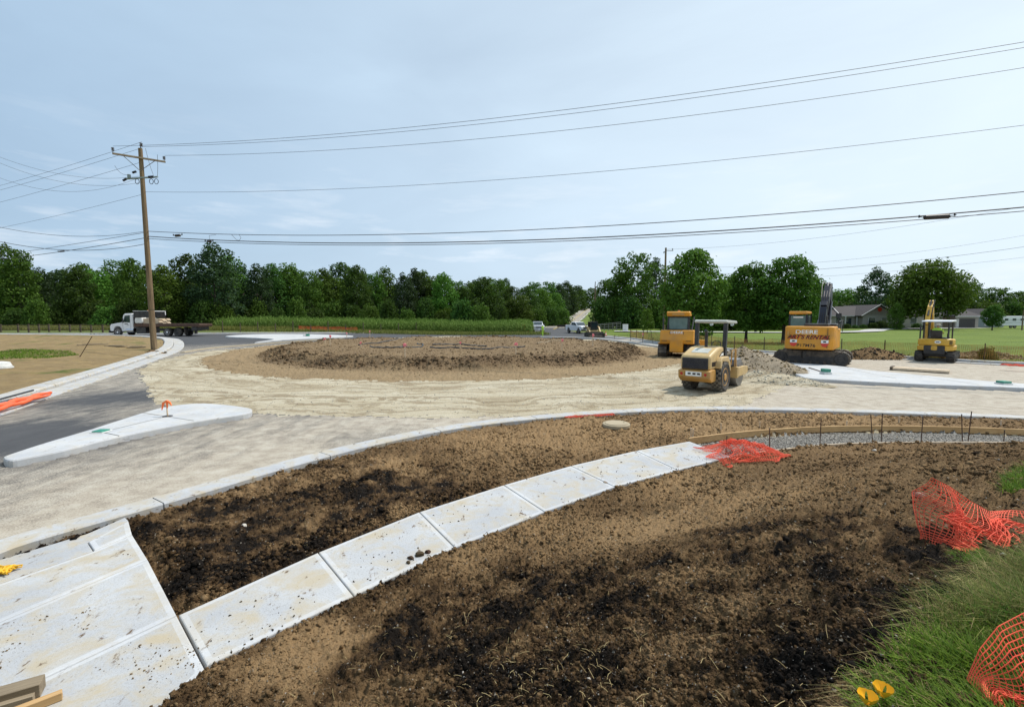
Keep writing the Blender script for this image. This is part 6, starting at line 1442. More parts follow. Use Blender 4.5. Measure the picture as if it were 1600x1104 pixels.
def f1b(u, v):
    p = Vector(f1(.1+u*.88, v*.62)); p.y -= .05+.07*nz(u*8, v*4, 15); p.z -= .012; p.x += .05*nz(u*6, v*6, 16); return tuple(p)
net('', '', f1b, 50, 16, w=.0030, T=T1)
y2 = G(1512, 1062)[1]-.24
F2T = [atd(*q) for q in [(1511, 1060, y2), (1530, 1015, y2+.02), (1560, 978, y2+.05), (1600, 957, y2+.08), (1680, 940, y2+.1), (1760, 940, y2+.1)]]
F2B = [atd(*q) for q in [(1516, 1076, y2-.02), (1545, 1108, y2-.07), (1585, 1140, y2-.12), (1640, 1175, y2-.16), (1720, 1180, y2-.18), (1800, 1190, y2-.2)]]
def f2(u, v):   # heap of net at the right bottom corner
    lo, hi = pl3(F2B, u), pl3(F2T, u); p = lo.lerp(hi, v); b = math.sin(math.pi*v)
    p.y -= .07*b+.03*b*math.sin(u*15+v*4); p.x += .025*nz(u*6, v*5, 23)*b; p.z += .02*nz(u*6, v*5, 22)*b
    return (p.x, p.y, p.z)
T2 = net('safety_net', 'crumpled orange safety net heaped at the bottom right corner', f2, 34, 22, w=.0018)
def f2b(u, v):
    p = Vector(f2(u*.9+.02, v*.6)); p.y -= .03+.03*nz(u*9, v*6, 31); p.z += .01+.025*nz(u*7, v*7, 32); p.x += .03*nz(u*8, v*4, 33); return tuple(p)
net('', '', f2b, 34, 15, w=.0018, T=T2)
def f3(u, v):   # collapsed pile at the end of the walk
    c = Vector(G(1160, 722)); a = u*6.6; k = v
    x = (u-.5)*1.55+.12*nz(u*5, v*5, 41); y = (v-.5)*1.25+.22*nz(u*4, v*4, 42)+.25*(u-.5)
    r = math.hypot((x+.02)/.62, y/.55); z = .20*math.exp(-r*r)+.10*abs(nz(u*9, v*8, 43))*math.exp(-r*.6)+.02
    xx, yy = c.x+x+.05, c.y+y+.12
    return (xx, yy, max(gz(xx, yy)+.10, .10)+z)
T3 = net('safety_net', 'flat crumpled pile of orange net at the end of the concrete walk', f3, 40, 30, w=.0040)
def f3b(u, v):
    p = f3(.22+u*.55, .15+v*.7); return (p[0]+.09*nz(u*6, v*6, 51), p[1]+.09*nz(u*6, v*6, 52), p[2]+.03+.05*abs(nz(u*8, v*8, 53)))
net('', '', f3b, 22, 20, w=.0045, T=T3)
# orange tubes on the left kerb
T = thing('silt_sock', 'pair of rolled orange fabric socks lying along the left kerb gutter', 'sediment sock', (*P(40, 626, .15), .1)); T0 = Vector(T.location)
for k, (of, zz, r) in enumerate(((0, .12, .085), (5.5, .09, .07))):
    pts = []
    for i in range(26):
        u = i/25; q = P(-60+u*138, 652+of-u*(36+of*.75), .15); pts.append(Vector((q[0], q[1]+.04*math.sin(i*1.1+k), .10+zz+.02*math.sin(i*.9+k*2)))-T0)
    m = MB(); m.tube(pts, [r*(.8+.25*math.sin(i*1.7+k)**2)*(1 if i < 23 else .6) for i in range(26)], 12); m.build('sock', 'orange_tube', T, sm=True)
m = MB(); pts = [Vector((*P(-60+u*112, 643-u*31, .2), .26))-T0 for u in [i/20 for i in range(21)]]; m.tube(pts, .035, 8); m.build('pipe', 'black_paint', T)
# small red netting strip on the near kerb
def f4(u, v):
    a = P(882+u*76, 651.5-u*5.5, .13); b = P(886+u*74, 654-u*5, .13); x = a[0]+(b[0]-a[0])*v; y = a[1]+(b[1]-a[1])*v; return (x, y, .14+.03*abs(nz(u*9, v*3, 61)))
net('safety_net', 'thin red strip of netting lying on the near kerb left of the roller', f4, 26, 5, w=.006)
def f5(u, v):
    a = P(1574+u*60, 572+u*3, .25); return (a[0], a[1]+v*.4, .27+.06*abs(nz(u*9, v*3, 71))+.07*math.sin(math.pi*v))
net('safety_net', 'red-orange net strip on the kerb at the far right edge', f5, 34, 6, w=.012)
# ------------------------------------------------ survey stakes with pink tape
def lath(px, by, ty, label, fn, tape='pink_tape', group='survey stakes with pink tape on the island', r=.034, cat='stake'):
    b = G(px, by, fn); z1 = atd(px, ty, b[1]).z; L_ = max(.3, z1-b[2]); T = thing('survey_stake', label, cat, b, 0, group)
    m = MB(); m.box(-r, r, -r*.4, r*.4, -.05, L_); m.build('lath', 'stake_wood', T)
    m = MB(); g_ = random.Random(px)
    for k in range(3): m.tube([(0, 0, L_*.95), (g_.uniform(-.09, .09), -.03, L_*.93), (g_.uniform(-.13, .13), -.05, L_*.8-.03*k)], [r*1.4, r*1.6, r*.8], 4)
    m.box(-r*1.3, r*1.3, -r, r, L_*.82, L_*.98); m.build('flag_tape', tape, T)
isl = lambda x, y: height(x, y, np.where(np.hypot(x-ISL_C[0], y-ISL_C[1]) < ISL_R, 6, 2))
for (px, by, ty) in [(633, 557, 536), (564, 543, 534), (516, 540, 523), (719, 543, 534), (806, 553, 535), (878, 547, 529), (926, 541, 521), (508, 537, 528), (1004, 533, 520)]:
    lath(px, by, ty, 'wooden survey stake with pink tape on the round soil island', isl)
lath(542, 528, 519, 'thin survey stake on the far kerb left of the island', base, group='thin stakes along the far kerb'); lath(578, 527.5, 516, 'thin survey stake on the far kerb left of the island', base, group='thin stakes along the far kerb')
b = P(262, 650, .15); T = thing('survey_stake', 'rusty stake with orange ribbon on the left concrete island', 'stake', (b[0], b[1], .15)); L_ = atd(261, 626, b[1]).z-.15
m = MB(); m.tube([(0, 0, -.02), (-.01, 0, L_)], .02, 6); m.build('shaft', 'stake_wood', T)
m = MB(); m.tube([(0, 0, L_), (-.10, 0, L_-.06), (-.14, -.02, L_-.26)], [.03, .035, .012], 4); m.tube([(0, 0, L_), (.08, 0, L_-.05), (.13, 0, L_-.14)], [.03, .03, .01], 4); m.tube([(0, 0, L_), (.02, -.02, L_-.2)], [.035, .015], 4); m.build('ribbon', 'cone', T)
m = MB(); m.lathe([(.13, .0), (.12, .012)], 18); m.build('base_cap', 'decal_black', T)
def cap(px, py, s, label, zt=.15, h=.06):
    b = P(px, py, zt); T = thing('conduit_cap', label, 'pipe cap', (b[0], b[1], zt+gz(*b)*(b[1] > 14))); m = MB(); m.box(-s, s, -s, s, 0, h); m.build('lid', 'green_cap', T, bevel=.02)
    m = MB(); m.box(-s-.03, s+.03, -s-.03, s+.03, 0, h*.4); m.build('rim', 'white_wall', T, bevel=.01)
cap(158, 674.5, .13, 'green cap on the narrow end of the left concrete island', h=.05); cap(1290, 584, .16, 'green square cap on the right concrete island below the excavator', h=.26); cap(1568, 600, .17, 'green cap on the right concrete island near the right edge', h=.14)
b = G(481, 526.5); T = thing('conduit_cap', 'green cap on the far white concrete island left of the mound', 'pipe cap', b); m = MB(); m.box(-.18, .18, -.18, .18, 0, .36); m.build('lid', 'green_cap', T, bevel=.03); m = MB(); m.box(-.5, -.25, -.2, .2, 0, .3); m.build('rim', 'white_wall', T)
# bars lying on the right island
for k, (a, c, lab) in enumerate((((1236, 570.5), (1251, 580), 'dark bar lying on the right island, nearest its left tip'), ((1264, 574), (1281, 579.5), 'thin bar lying left of the green square cap'), ((1217, 570.5), (1229, 571.5), 'short dark offcut on the left tip of the right island'))):
    A = P(*a, .17); B_ = P(*c, .17); T = thing('steel_bar', lab, 'steel bar', (*A, .165)); m = MB(); m.tube([(0, 0, 0), (B_[0]-A[0], B_[1]-A[1], 0)], .03, 6); m.build('rod', 'rust_deck', T)
A = P(1392, 573, .15); B_ = P(1484, 578.5, .15); d = Vector((B_[0]-A[0], B_[1]-A[1])); T = thing('plank_stack', 'long pale planks lying on the road beside the right kerb', 'planks', (*A, 0.02), math.atan2(d.y, d.x))
for k in range(3): m = MB(); m.box(.1*k, d.length, -.4+.27*k, -.15+.27*k, .02+.01*k, .13+.01*k); m.build('plank', 'pale_wood', T)
m = MB(); m.box(0, .12, -.45, .45, .0, .17); m.build('bearer', 'dark_board', T)
# black drain pipe and boards on the island
for k, (pts, lab) in enumerate((([(560, 539), (600, 534), (628, 528)], 'black pipe bending away across the left of the island'), ([(578, 541.5), (620, 543), (660, 541), (652, 537)], 'black corrugated pipe beside the tallest pink-taped stake'), ([(672, 543), (740, 545), (820, 541.5)], 'long black pipe across the middle of the island'), ([(676, 538.5), (720, 538), (760, 541)], 'short black pipe behind the long one on the island'), ([(840, 537), (858, 533.5), (875, 532)], 'grey board offcut right of centre on the island'))):
    pp = [G(q[0], q[1], isl) for q in pts]; ln = smooth([p[:2] for p in pp], 10); T = thing('drain_pipe' if k < 4 else 'board_offcut', lab, 'pipe' if k < 4 else 'board', pp[0]); T0 = Vector(pp[0]); zz = isl(np.array([q[0] for q in ln]), np.array([q[1] for q in ln]))
    m = MB(); m.tube([Vector((q[0], q[1], z+.03))-T0 for q, z in zip(ln, zz)], [.065 if i % 2 else .055 for i in range(len(ln))], 8); m.build('tube' if k < 4 else 'plank', 'black_paint' if k < 4 else 'grey_board', T)
# rod leaning on the left ground, boards there
bl = lambda x, y: height(x, y, np.full(np.shape(x), 4))
b = G(125, 557, bl); t = atd(144, 525, b[1]); T = thing('steel_bar', 'long rusty rod leaning up out of the bare ground at left', 'steel bar', b); m = MB(); m.tube([(0, 0, 0), Vector(t)-Vector(b)], .022, 6); m.build('rod', 'rust_deck', T); m = MB(); m.lathe([(.05, 0), (.04, .05)], 8); m.build('foot', 'rust_deck', T)
for k, (px, py, L_, rz, lab) in enumerate(((145, 539, 1.9, .95, 'pale plank lying beside the leaning rod on the bare ground'), (181, 541.5, 1.6, .05, 'flat grey board left of the near utility pole'), (213, 543, 1.2, .6, 'short weathered board at the foot of the near utility pole'))):
    b = G(px, py, bl); T = thing('board_offcut', lab, 'board', (b[0], b[1], b[2]+.03), rz); m = MB(); m.box(-L_/2, L_/2, -.16, .16, 0, .05); m.build('plank', 'grey_board', T); m = MB(); m.box(-L_/3, L_/3, -.05, .12, .051, .09); m.build('offcut', 'grey_board', T)
heap('soil_heap', 'small dark soil ring round the base of the near utility pole', -26.9, 35.3, 1.15, .8, .32, 'soil', 19, lumps=160, ls=.05)
g_ = G(-2, 575, bl); T = thing('concrete_ring', 'white rounded concrete piece at the left edge on the bare ground', 'concrete piece', g_); m = MB(); m.lathe([(.45, 0), (.5, .1), (.42, .3), (.2, .34)], 24); m.build('dome', 'white_wall', T, sm=True); m = MB(); m.lathe([(.55, 0), (.55, .06)], 24); m.build('base', 'white_wall', T)
# ------------------------------------------------ poppies
for k, (px, py, rot_, lab) in enumerate(((1355, 1100, .3, 'yellow-orange poppy at the bottom edge, lower left of the pair'), (1379, 1088, 1.4, 'yellow-orange poppy at the bottom edge, upper right of the pair'))):
    p = atd(px, py, G(px, py)[1]-.30); gzv = gz(p.x, p.y)+.05; T = thing('poppy', lab, 'flower', (p.x, p.y, gzv), rot_); h = p.z-gzv
    m = MB(); m.tube([(0, 0, 0), (.01, 0, h*.5), (0, 0, h)], .0018, 6); m.build('stem', 'grass_blade', T)
    for j in range(4):
        m = MB(); a0 = j*math.pi/2; vs = []
        for i in range(6):
            for q in range(7):
                u = i/5; v = (q-3)/3; rr = .005+.030*math.sin(u*1.35); a = a0+v*.85*(.35+.65*u); vs.append((rr*math.cos(a), rr*math.sin(a), h+.045*u*(1-.12*v*v)+.002*math.sin(q*2.1+j)))
        m.add(vs, [(i*7+q, i*7+q+1, (i+1)*7+q+1, (i+1)*7+q) for i in range(5) for q in range(6)]); m.build('petal', 'poppy', T, sm=True)
    m = MB(); m.lathe([(.003, h), (.005, h+.012), (.002, h+.016)], 8); m.build('pistil', 'gold_rope', T)
# ------------------------------------------------ utility poles and lines
PA = Vector(G(241, 546.5, bl)); PA.z -= .1
def insul(m, p, s=1.0):
    p = Vector(p)
    for k in range(3): m.lathe([(.035*s, 0), (.075*s, .02), (.04*s, .06)], 12, c=(p.x, p.y, p.z+.06*k*s))
def near_pole():
    H_ = atd(225, 232, PA.y).z-PA.z; T = thing('utility_pole', 'tall weathered wooden utility pole with two crossarms beside the left kerb', 'utility pole', PA)
    lean = Vector((-.14, 0, H_)); m = MB(); n = 14
    m.tube([lean*(k/n) for k in range(n+1)], [.215-.075*k/n for k in range(n+1)], 18); m.build('pole', 'pole', T, sm=True)
    zc = H_-.75; d = Vector((.80, -.55, 0)).normalized()
    def at(z): return Vector((lean.x*z/H_, 0, z))
    # upper arm
    a = at(zc)+Vector((0, -.22, 0)); e0 = a-Vector((1.25, .55, -.38)); e1 = a+Vector((1.30, -.8, -.42)); e0 = Vector((a.x-1.2, a.y-.95, a.z)); e1 = Vector((a.x+1.3, a.y+1.0, a.z))
    m = MB(); m.tube([e0, e1], .085, 4); ca = m.build('crossarm', 'grey_board', T, bevel=.01)
    m = MB()
    for e in (e0, e1): m.tube([a.lerp(e, .62), at(zc-.95)+Vector((0, -.16, 0))], .022, 4)
    m.build('brace', 'grey_steel', ca)
    for q in (e0+Vector((.06, 0, .08)), e1+Vector((-.1, 0, .08))):
        m = MB(); m.tube([q, q+Vector((0, 0, .12))], .02, 6); insul(m, q+Vector((0, 0, .10)), 1.5); m.build('insulator', 'insulator', ca)
    m = MB(); q = at(H_); m.tube([q, q+Vector((.08, 0, .25))], .03, 6); insul(m, q+Vector((.08, 0, .15)), 1.6); m.build('insulator', 'insulator', T)
    # lower arm with cutouts
    z2 = atd(230, 279, PA.y).z-PA.z; a = at(z2); l0 = Vector((a.x-1.15, -.25, z2-.10)); l1 = Vector((a.x+1.25, -.1, z2+.10))
    m = MB(); m.tube([l0+Vector((0, 0, .0)), l1], .065, 8); la = m.build('crossarm', 'grey_plastic', T)
    m = MB(); m.tube([l0-Vector((.12, 0, .12)), l0+Vector((.15, 0, .02))], .085, 8); m.tube([a+Vector((-.55, -.2, .38)), a+Vector((-.3, -.2, .46))], .085, 8); m.tube([a+Vector((.6, -.15, .06)), a+Vector((.95, -.12, .10))], .10, 8); m.build('switch', 'blue_black', la)
    m = MB(); m.box(l0.x+.28, l0.x+.45, -.35, -.2, z2-.05, z2+.22); m.build('arrester', 'grey_plastic', la)
    for cx in (a.x-.25, a.x+.82, a.x+1.2):
        m = MB(); m.tube([(cx+.15*math.cos(t), -.2, z2-.27+.19*math.sin(t)) for t in [2*math.pi*k/14 for k in range(15)]], .022, 6, cap=False); m.build('cutout_ring', 'blue_black', la)
    for (p0, p1, sg) in ((Vector((a.x-1.25-1.2, .5, H_-1.1)), Vector((l0.x+.3, -.2, z2+.2)), .3), (Vector((a.x+.6, -.3, H_-.1)), Vector((a.x+1.0, -.2, z2+.2)), .1), (Vector((a.x+1.9, -.9, H_-.75)), Vector((a.x+1.3, -.2, z2+.1)), -.1)):
        m = MB(); m.tube([p0.lerp(p1, t/8)+Vector((-.25*sg*math.sin(math.pi*t/8), 0, -.35*math.sin(math.pi*t/8)*abs(sg)*2)) for t in range(9)], .013, 5); m.build('jumper_wire', 'wire_grey', la)
    m = MB(); 
    for z in (3.2, 6.9, 9.1): m.lathe([(.22-.006*z, z), (.22-.006*z, z+.06)], 16, c=(lean.x*z/H_, 0, 0))
    m.build('band', 'black_paint', T)
near_pole()
DIR = (Vector((22.5, 20.8, 0))-Vector((PA.x, PA.y, 0)))
def on_plane(px, py, A, D):
    "where a sight line meets the upright plane through A along D"
    d = ray(px, py); det = d[0]*D.y-d[1]*D.x; t = (A.x*D.y-A.y*D.x)/det; p = Vector((d[0]*t, d[1]*t, CAMZ+d[2]*t)); s = ((p.x-A.x)*D.x+(p.y-A.y)*D.y)/(D.x**2+D.y**2); return s, p.z
def wire(label, pix, A, D, r, s0, s1, mat='wire', name='overhead_wire', shift=0, cat='wire', par=None):
    q = [on_plane(a, b, A, D) for a, b in pix]; S_ = np.array([p[0] for p in q]); Z_ = np.array([p[1] for p in q]); c = np.polyfit(S_, Z_, min(2, len(q)-1))
    if len(c) == 3 and c[0] < 0 : c = np.concatenate([[0], np.polyfit(S_, Z_, 1)])
    n = 70; s = np.linspace(s0, s1, n); z = np.polyval(c, s); m = MB(); pts = [Vector((A.x+D.x*t, A.y+D.y*t, zz)) for t, zz in zip(s, z)]
    m.tube(pts, r, 6); o = m.build(name, mat); tag(o, label, cat); return lambda t: Vector((A.x+D.x*t, A.y+D.y*t, float(np.polyval(c, t))))
D1 = Vector((DIR.x, DIR.y, 0)); A1 = Vector((PA.x, PA.y, 0))
wire('topmost power wire running right from the near pole', [(200, 228), (500, 211), (800, 182), (1100, 143), (1400, 99), (1600, 65)], A1+Vector((-1.3, -1.1, 0)), D1, .011, 0, 1.7)
wire('second power wire, just under the topmost one right of the near pole', [(247, 229), (500, 215.5), (800, 189), (1100, 151), (1400, 107), (1600, 74)], A1, D1, .011, 0, 1.7)
wire('third power wire running right from the lower end of the upper crossarm', [(275, 243), (500, 235), (800, 213), (1100, 177), (1400, 138), (1600, 105)], A1+Vector((1.1, .8, 0)), D1, .011, 0, 1.7)
wire('single thin neutral wire across the middle of the sky', [(238, 300), (500, 296), (800, 279.5), (1100, 253), (1400, 221), (1600, 195)], A1, D1, .010, 0, 1.7)
wire('upper black cable of the low telephone cables right of the near pole', [(243, 362), (500, 367), (800, 361), (1100, 343), (1350, 322), (1600, 300)], A1, D1, .020, 0, 1.7)
wb = wire('thick bundled black cable below the upper low cable', [(241, 370), (500, 379), (800, 376.5), (1100, 362), (1350, 344), (1600, 324)], A1, D1, .028, 0, 1.7)
wire('lowest black cable right of the near pole', [(241, 373.5), (500, 382), (800, 380), (1100, 366.5), (1350, 349), (1600, 330)], A1, D1, .018, 0, 1.7)
def closure(px, py, L_, r, label):
    s, z = on_plane(px, py, A1, D1); p = A1+D1*s; T = thing('splice_case', label, 'cable joint', (p.x, p.y-.02, z), math.atan2(D1.y, D1.x)); m = MB()
    m.tube([(-L_/2, 0, -.02), (-L_/2+.04, 0, -.0), (L_/2-.04, 0, .0), (L_/2, 0, .02)], [r*.6, r, r, r*.6], 10); m.build('case', 'decal_black', T); m = MB()
    for e in (-1, 1): m.tube([(e*L_/2, 0, 0), (e*(L_/2+.25), 0, .06)], .015, 6); m.box(e*(L_/2+.18)-.02, e*(L_/2+.18)+.02, -.03, .03, .0, .12)
    m.build('clamp', 'decal_black', T)
closure(1463, 339, .95, .11, 'black splice case on the low cables at the right of the sky'); closure(278, 368, .5, .10, 'black splice case on the low cables right beside the near pole'); closure(327, 377, .38, .08, 'small black splice under the low cables above the tallest tree')
def loops(lst, label):
    T = None
    for (pts) in lst:
        P3 = []
        for (a, b) in pts:
            s, z = on_plane(a, b, A1, D1); p = A1+D1*s; P3.append(Vector((p.x, p.y, z)))
        if T is None: T = thing('cable_loop', label, 'cable loop', P3[0]); T0 = Vector(T.location)
        m = MB(); m.tube([p-T0 for p in P3], .012, 5); m.build('cable', 'wire', T)
loops([[(337, 367), (327, 368), (328, 374), (333, 377)]], 'short hanging cable loop left of the larger one near the pole')
loops([[(362, 366.5), (366, 371), (370, 375), (374, 375.5), (376.5, 371.5), (374, 367)]], 'larger hanging cable loop between the low cables near the pole')
# wires to the left
AL = A1; DL = Vector((-21, 9.5, 0))
for i, (pix, r) in enumerate([([(200, 229), (100, 261), (0, 290)], .011), ([(225, 230), (110, 266), (0, 297)], .011), ([(222, 253), (110, 286), (0, 316)], .011), ([(225, 303), (110, 332), (0, 356)], .010), ([(228, 363), (130, 379), (25, 395)], .017), ([(230, 371), (110, 391), (0, 405)], .022)]):
    wire('power wire descending left from the near pole, ' + ['topmost', 'second from top', 'third from top', 'fourth, thin one'][i] if i < 4 else ['upper sloping black cable left of the near pole', 'lower thick black cable left of the near pole'][i-4], pix, AL, DL, r, 0, 2.6)
DM = Vector((-28, -9, 0))
for i, (pix, r) in enumerate([([(200, 277), (140, 279), (70, 266), (0, 246)], .009), ([(203, 287.5), (140, 290), (75, 279), (0, 255)], .009), ([(170, 293), (120, 299), (60, 295), (0, 278)], .009), ([(228, 361), (160, 368.5), (80, 367), (0, 355)], .014), ([(230, 380), (160, 391.5), (85, 388), (10, 380)], .018)]):
    wire(['highest', 'second', 'third', 'fourth', 'lowest'][i]+' sagging wire curving up to the left edge from the near pole', pix, AL, DM, r, 0, 1.0, 'wire_grey' if i < 3 else 'wire')
s, z = on_plane(97, 392.5, AL, DL); p = AL+DL*s; T = thing('splice_case', 'black splice case on the lower thick cable left of the near pole', 'cable joint', (p.x, p.y, z), math.atan2(DL.y, DL.x)); m = MB(); m.tube([(-.3, 0, 0), (.3, 0, 0)], .07, 10); m.build('case', 'decal_black', T); m = MB(); m.tube([(.3, 0, 0), (.7, 0, .05)], .04, 8); m.build('sleeve', 'wire_grey', T)
def far_pole(px, by, ty, label, r=.17, arm=True, d=None, lean=0):
    b = Vector(G(px, by)) if d is None else Vector((atd(px, by, d).x, d, 0)); b.z = gz(b.x, b.y); H_ = atd(px, ty, b.y).z-b.z
    T = thing('utility_pole', label, 'utility pole', b); m = MB(); m.tube([(0, 0, 0), (lean, 0, H_)], [r*1.25, r*.8], 12); m.build('pole', 'pole', T, sm=True)
    if arm:
        m = MB(); m.tube([(lean-.1, -.2, H_-.45), (lean+1.1, -.25, H_-.5)], .06, 4); a = m.build('crossarm', 'grey_board', T)
        m = MB(); insul(m, (lean+1.0, -.25, H_-.4), 1.5); insul(m, (lean-.35, -.2, H_-.85), 1.5); m.tube([(lean, -.1, H_-.5), (lean-.45, -.2, H_-.9)], .03, 5); m.build('insulator', 'insulator', T)
    m = MB(); m.lathe([(r*1.15, 2.0), (r*1.15, 2.15)], 12); m.build('band', 'grey_steel', T)
    return b, H_
bB, hB = far_pole(1037, 522, 387, 'second utility pole, rising between the trees behind the bulldozer')
far_pole(929.5, 510, 448, 'pale slim utility pole beside the foot of the hill road', .15, False, 118)
far_pole(925.5, 508, 440, 'darker leaning utility pole just left of the pale one by the hill road', .13, False, 135, lean=.7)
b, h = far_pole(1597, 511, 484, 'short post with a lamp head at the far right edge of the lawn', .10, False, 98)
DB = Vector((45, -18, 0)); AB = Vector((bB.x, bB.y, 0))
wire('thin wire from the second pole rising to the splice case', [(1046, 389), (1130, 386), (1260, 373), (1430, 351)], AB, Vector((30, -45, 0)), .012, 0, .95, 'wire_grey')
for i, pix in enumerate([[(1045, 417), (1270, 411), (1430, 393), (1600, 368)], [(1045, 428), (1270, 422), (1430, 406), (1600, 386)], [(1045, 440), (1270, 433), (1430, 420), (1600, 402)]]):
    wire(['upper', 'middle', 'lowest'][i]+' of the three thin far wires over the house at right', pix, AB, DB, .014 if i != 1 else .02, 0, 2.2, 'wire_grey' if i != 1 else 'wire')
# ------------------------------------------------ fences
def rail_fence():
    pts = [G(px, 521.0+.0*px, dz=0) for px in (-140, -100, -60, -28, 0, 17, 34, 50, 67, 84, 101, 118.5, 137, 156)]; T = thing('split_rail_fence', 'weathered dark rail fence along the meadow at far left', 'fence', pts[-1]); T0 = Vector(pts[-1])
    tops = [505.5, 505.4, 505.3, 505.1, 505, 505.0, 505.1, 505.2, 505.6, 507.0, 508, 509, 510.6, 512.3]; q = []
    for p in pts:
        q.append(Vector((p[0], p[1]+2.4, gz(p[0], p[1]+2.4)))-T0)
    for k, p in enumerate(q): m = MB(); m.box(p.x-.09, p.x+.09, p.y-.07, p.y+.07, p.z-.1, p.z+1.22-.012*max(0, k-8)*3); m.build('post', 'dark_board', T)
    for a, b in zip(q[:-1], q[1:]):
        for j, z in enumerate((.42, .78, 1.12)): m = MB(); m.tube([a+Vector((0, -.09, z-.05*math.sin(a.x*2+j))), b+Vector((0, -.09, z))], .05, 4); m.build('rail', 'grey_board' if j == 1 else 'dark_board', T)
rail_fence()
proto = None
for i in range(44):
    px = 340+i*28 if i < 16 else 788+(i-16)*9 if i < 22 else None
    if px is None: break
    x, y, z = G(px, 520.2); y += 1.2; h = 1.25+.1*math.sin(i*2.3)
    if i % 2 == 0 or px > 600: h += .35
    if proto is None:
        proto = thing('fence_post', 'dark post standing along the front of the corn field', 'post', (x, y, gz(x, y)), 0, 'posts along the corn field'); m = MB(); m.tube([(0, 0, -.1), (0, 0, 1)], .06, 6); m.build('post', 'dark_board', proto); m = MB(); m.tube([(0, 0, 1.0), (0, 0, 1.05)], .045, 6); m.build('tip', 'dark_board', proto); proto.scale = (1, 1, h)
    else: dup(proto, (x, y, gz(x, y)), i, scale=(1, 1, h))
# orange fencing left of the road junction, and the faded one along the lawn
def mesh_fence(label, pts, h, mat, cell, w, posts, pmat='dark_board', sag=.15):
    T = thing('safety_fence', label, 'fence', (*pts[0], gz(*pts[0]))); T0 = Vector(T.location); ln = resample(smooth(pts, 8), cell); n = len(ln); nv = max(3, int(h/cell)); m = MB()
    hs = [h*(1-sag*abs(math.sin(i*cell/2.9*3))*(.5+.5*math.sin(i*cell*.31))) for i in range(n)]; zb = [gz(*p)+.05 for p in ln]
    f = lambda i, v: Vector((ln[i][0], ln[i][1]+.05*math.sin(i*.7+v*3), zb[i]+hs[i]*v))-T0
    for i in range(n): m.tube([f(i, j/nv) for j in range(0, nv+1, 2 if nv > 4 else 1)], w, 3, cap=False)
    for j in range(nv+1): m.tube([f(i, j/nv) for i in range(n)], w, 3, cap=False)
    m.build('netting', mat, T)
    for i in range(0, n, max(1, int(posts/cell))):
        m = MB(); m.tube([f(i, 0)-Vector((0, 0, .15)), f(i, 0)+Vector((0, 0, h*1.12))], .035, 6); m.build('post', pmat, T)
LF = [(q[0]+.35, q[1]+1.5) for q in LAWN_E[1:]]
mesh_fence('low olive-orange mesh fence on dark posts along the front of the lawn', LF, 1.05, 'faded_mesh', .085, .009, 2.7)
mesh_fence('orange mesh fence on posts left of the silver car', [G(806, 520)[:2], G(818, 520)[:2], G(828, 519)[:2]], 1.5, 'orange_mesh', .2, .03, 1.0)
mesh_fence('orange mesh fence low in front of the truck bed verge', [(-33, 73.2), (-28, 73.2), (-24, 73.4)], .8, 'orange_mesh', .2, .02, 2)
# guard rail, barrels, cabinet, railing, cone
a = G(884, 507); T = thing('guard_rail', 'grey steel guard rail left of the hill road', 'guard rail', (22.0, 205, gz(22, 205))); T0 = Vector(T.location); q = [(16.0, 176), (19.0, 195), (23.0, 212), (26.5, 228)]
m = MB(); m.tube([Vector((x, y, gz(x, y)+.65))-T0 for x, y in q], .22, 4); m.build('rail', 'white_wall', T)
for x, y in q: m = MB(); m.box(x-T0.x-.08, x-T0.x+.08, y-T0.y, y-T0.y+.15, gz(x, y)-T0.z, gz(x, y)-T0.z+.8); m.build('post', 'grey_steel', T)
g_ = G(977, 518); T = thing('utility_cabinet', 'pale grey utility cabinet on the lawn left of the sapling', 'cabinet', g_, -.2); m = MB(); m.box(-.5, .5, -.4, .4, 0, 1.4); cq = m.build('housing', 'trim', T, bevel=.04); m = MB(); m.box(-.44, -.02, -.42, -.395, .1, 1.3); m.build('door', 'white_wall', cq); m = MB(); m.box(.02, .44, -.42, -.395, .1, 1.3); m.build('door', 'white_wall', cq)
T = thing('bridge_railing', 'grey pipe railing on the lawn between the loader and the cabinet', 'railing', (15.5, 96, gz(15.5, 96)), -.1)
for k in range(9): m = MB(); m.tube([(k*.8, 0, 0), (k*.8, 0, 1.1+.07*k)], .05, 6); m.build('post', 'grey_steel', T)
for z in (.25, .55, .85, 1.05): m = MB(); m.tube([(0, 0, z), (6.4, 0, z+.6*z)], .04, 6); m.build('rail', 'grey_steel', T)
g_ = G(946.5, 526); T = thing('traffic_cone', 'orange and white traffic cone on the grass right of the loader', 'cone', g_); m = MB(); m.lathe([(.17, .04), (.03, .78)], 18); cq = m.build('cone', 'cone', T, sm=True); m = MB(); m.lathe([(.122, .34), (.092, .46)], 18); m.lathe([(.078, .54), (.058, .62)], 18); m.build('reflective_band', 'sticker_white', cq); m = MB(); m.box(-.23, .23, -.23, .23, 0, .045); m.build('base', 'decal_black', T)
k = 0
for px in (1004, 1050, 960, 985, 1020, 1125, 1160):
    g_ = G(px, 531 + (px-960)*.095); T = thing('marker_post', 'thin dark marker post along the right-hand kerb', 'post', g_, 0, 'thin posts along the right kerb'); m = MB(); m.tube([(0, 0, 0), (0, 0, .6)], .025, 6); m.build('shaft', 'dark_board', T); m = MB(); m.box(-.04, .04, -.02, .02, .5, .62); m.build('tag_plate', 'dark_board', T)
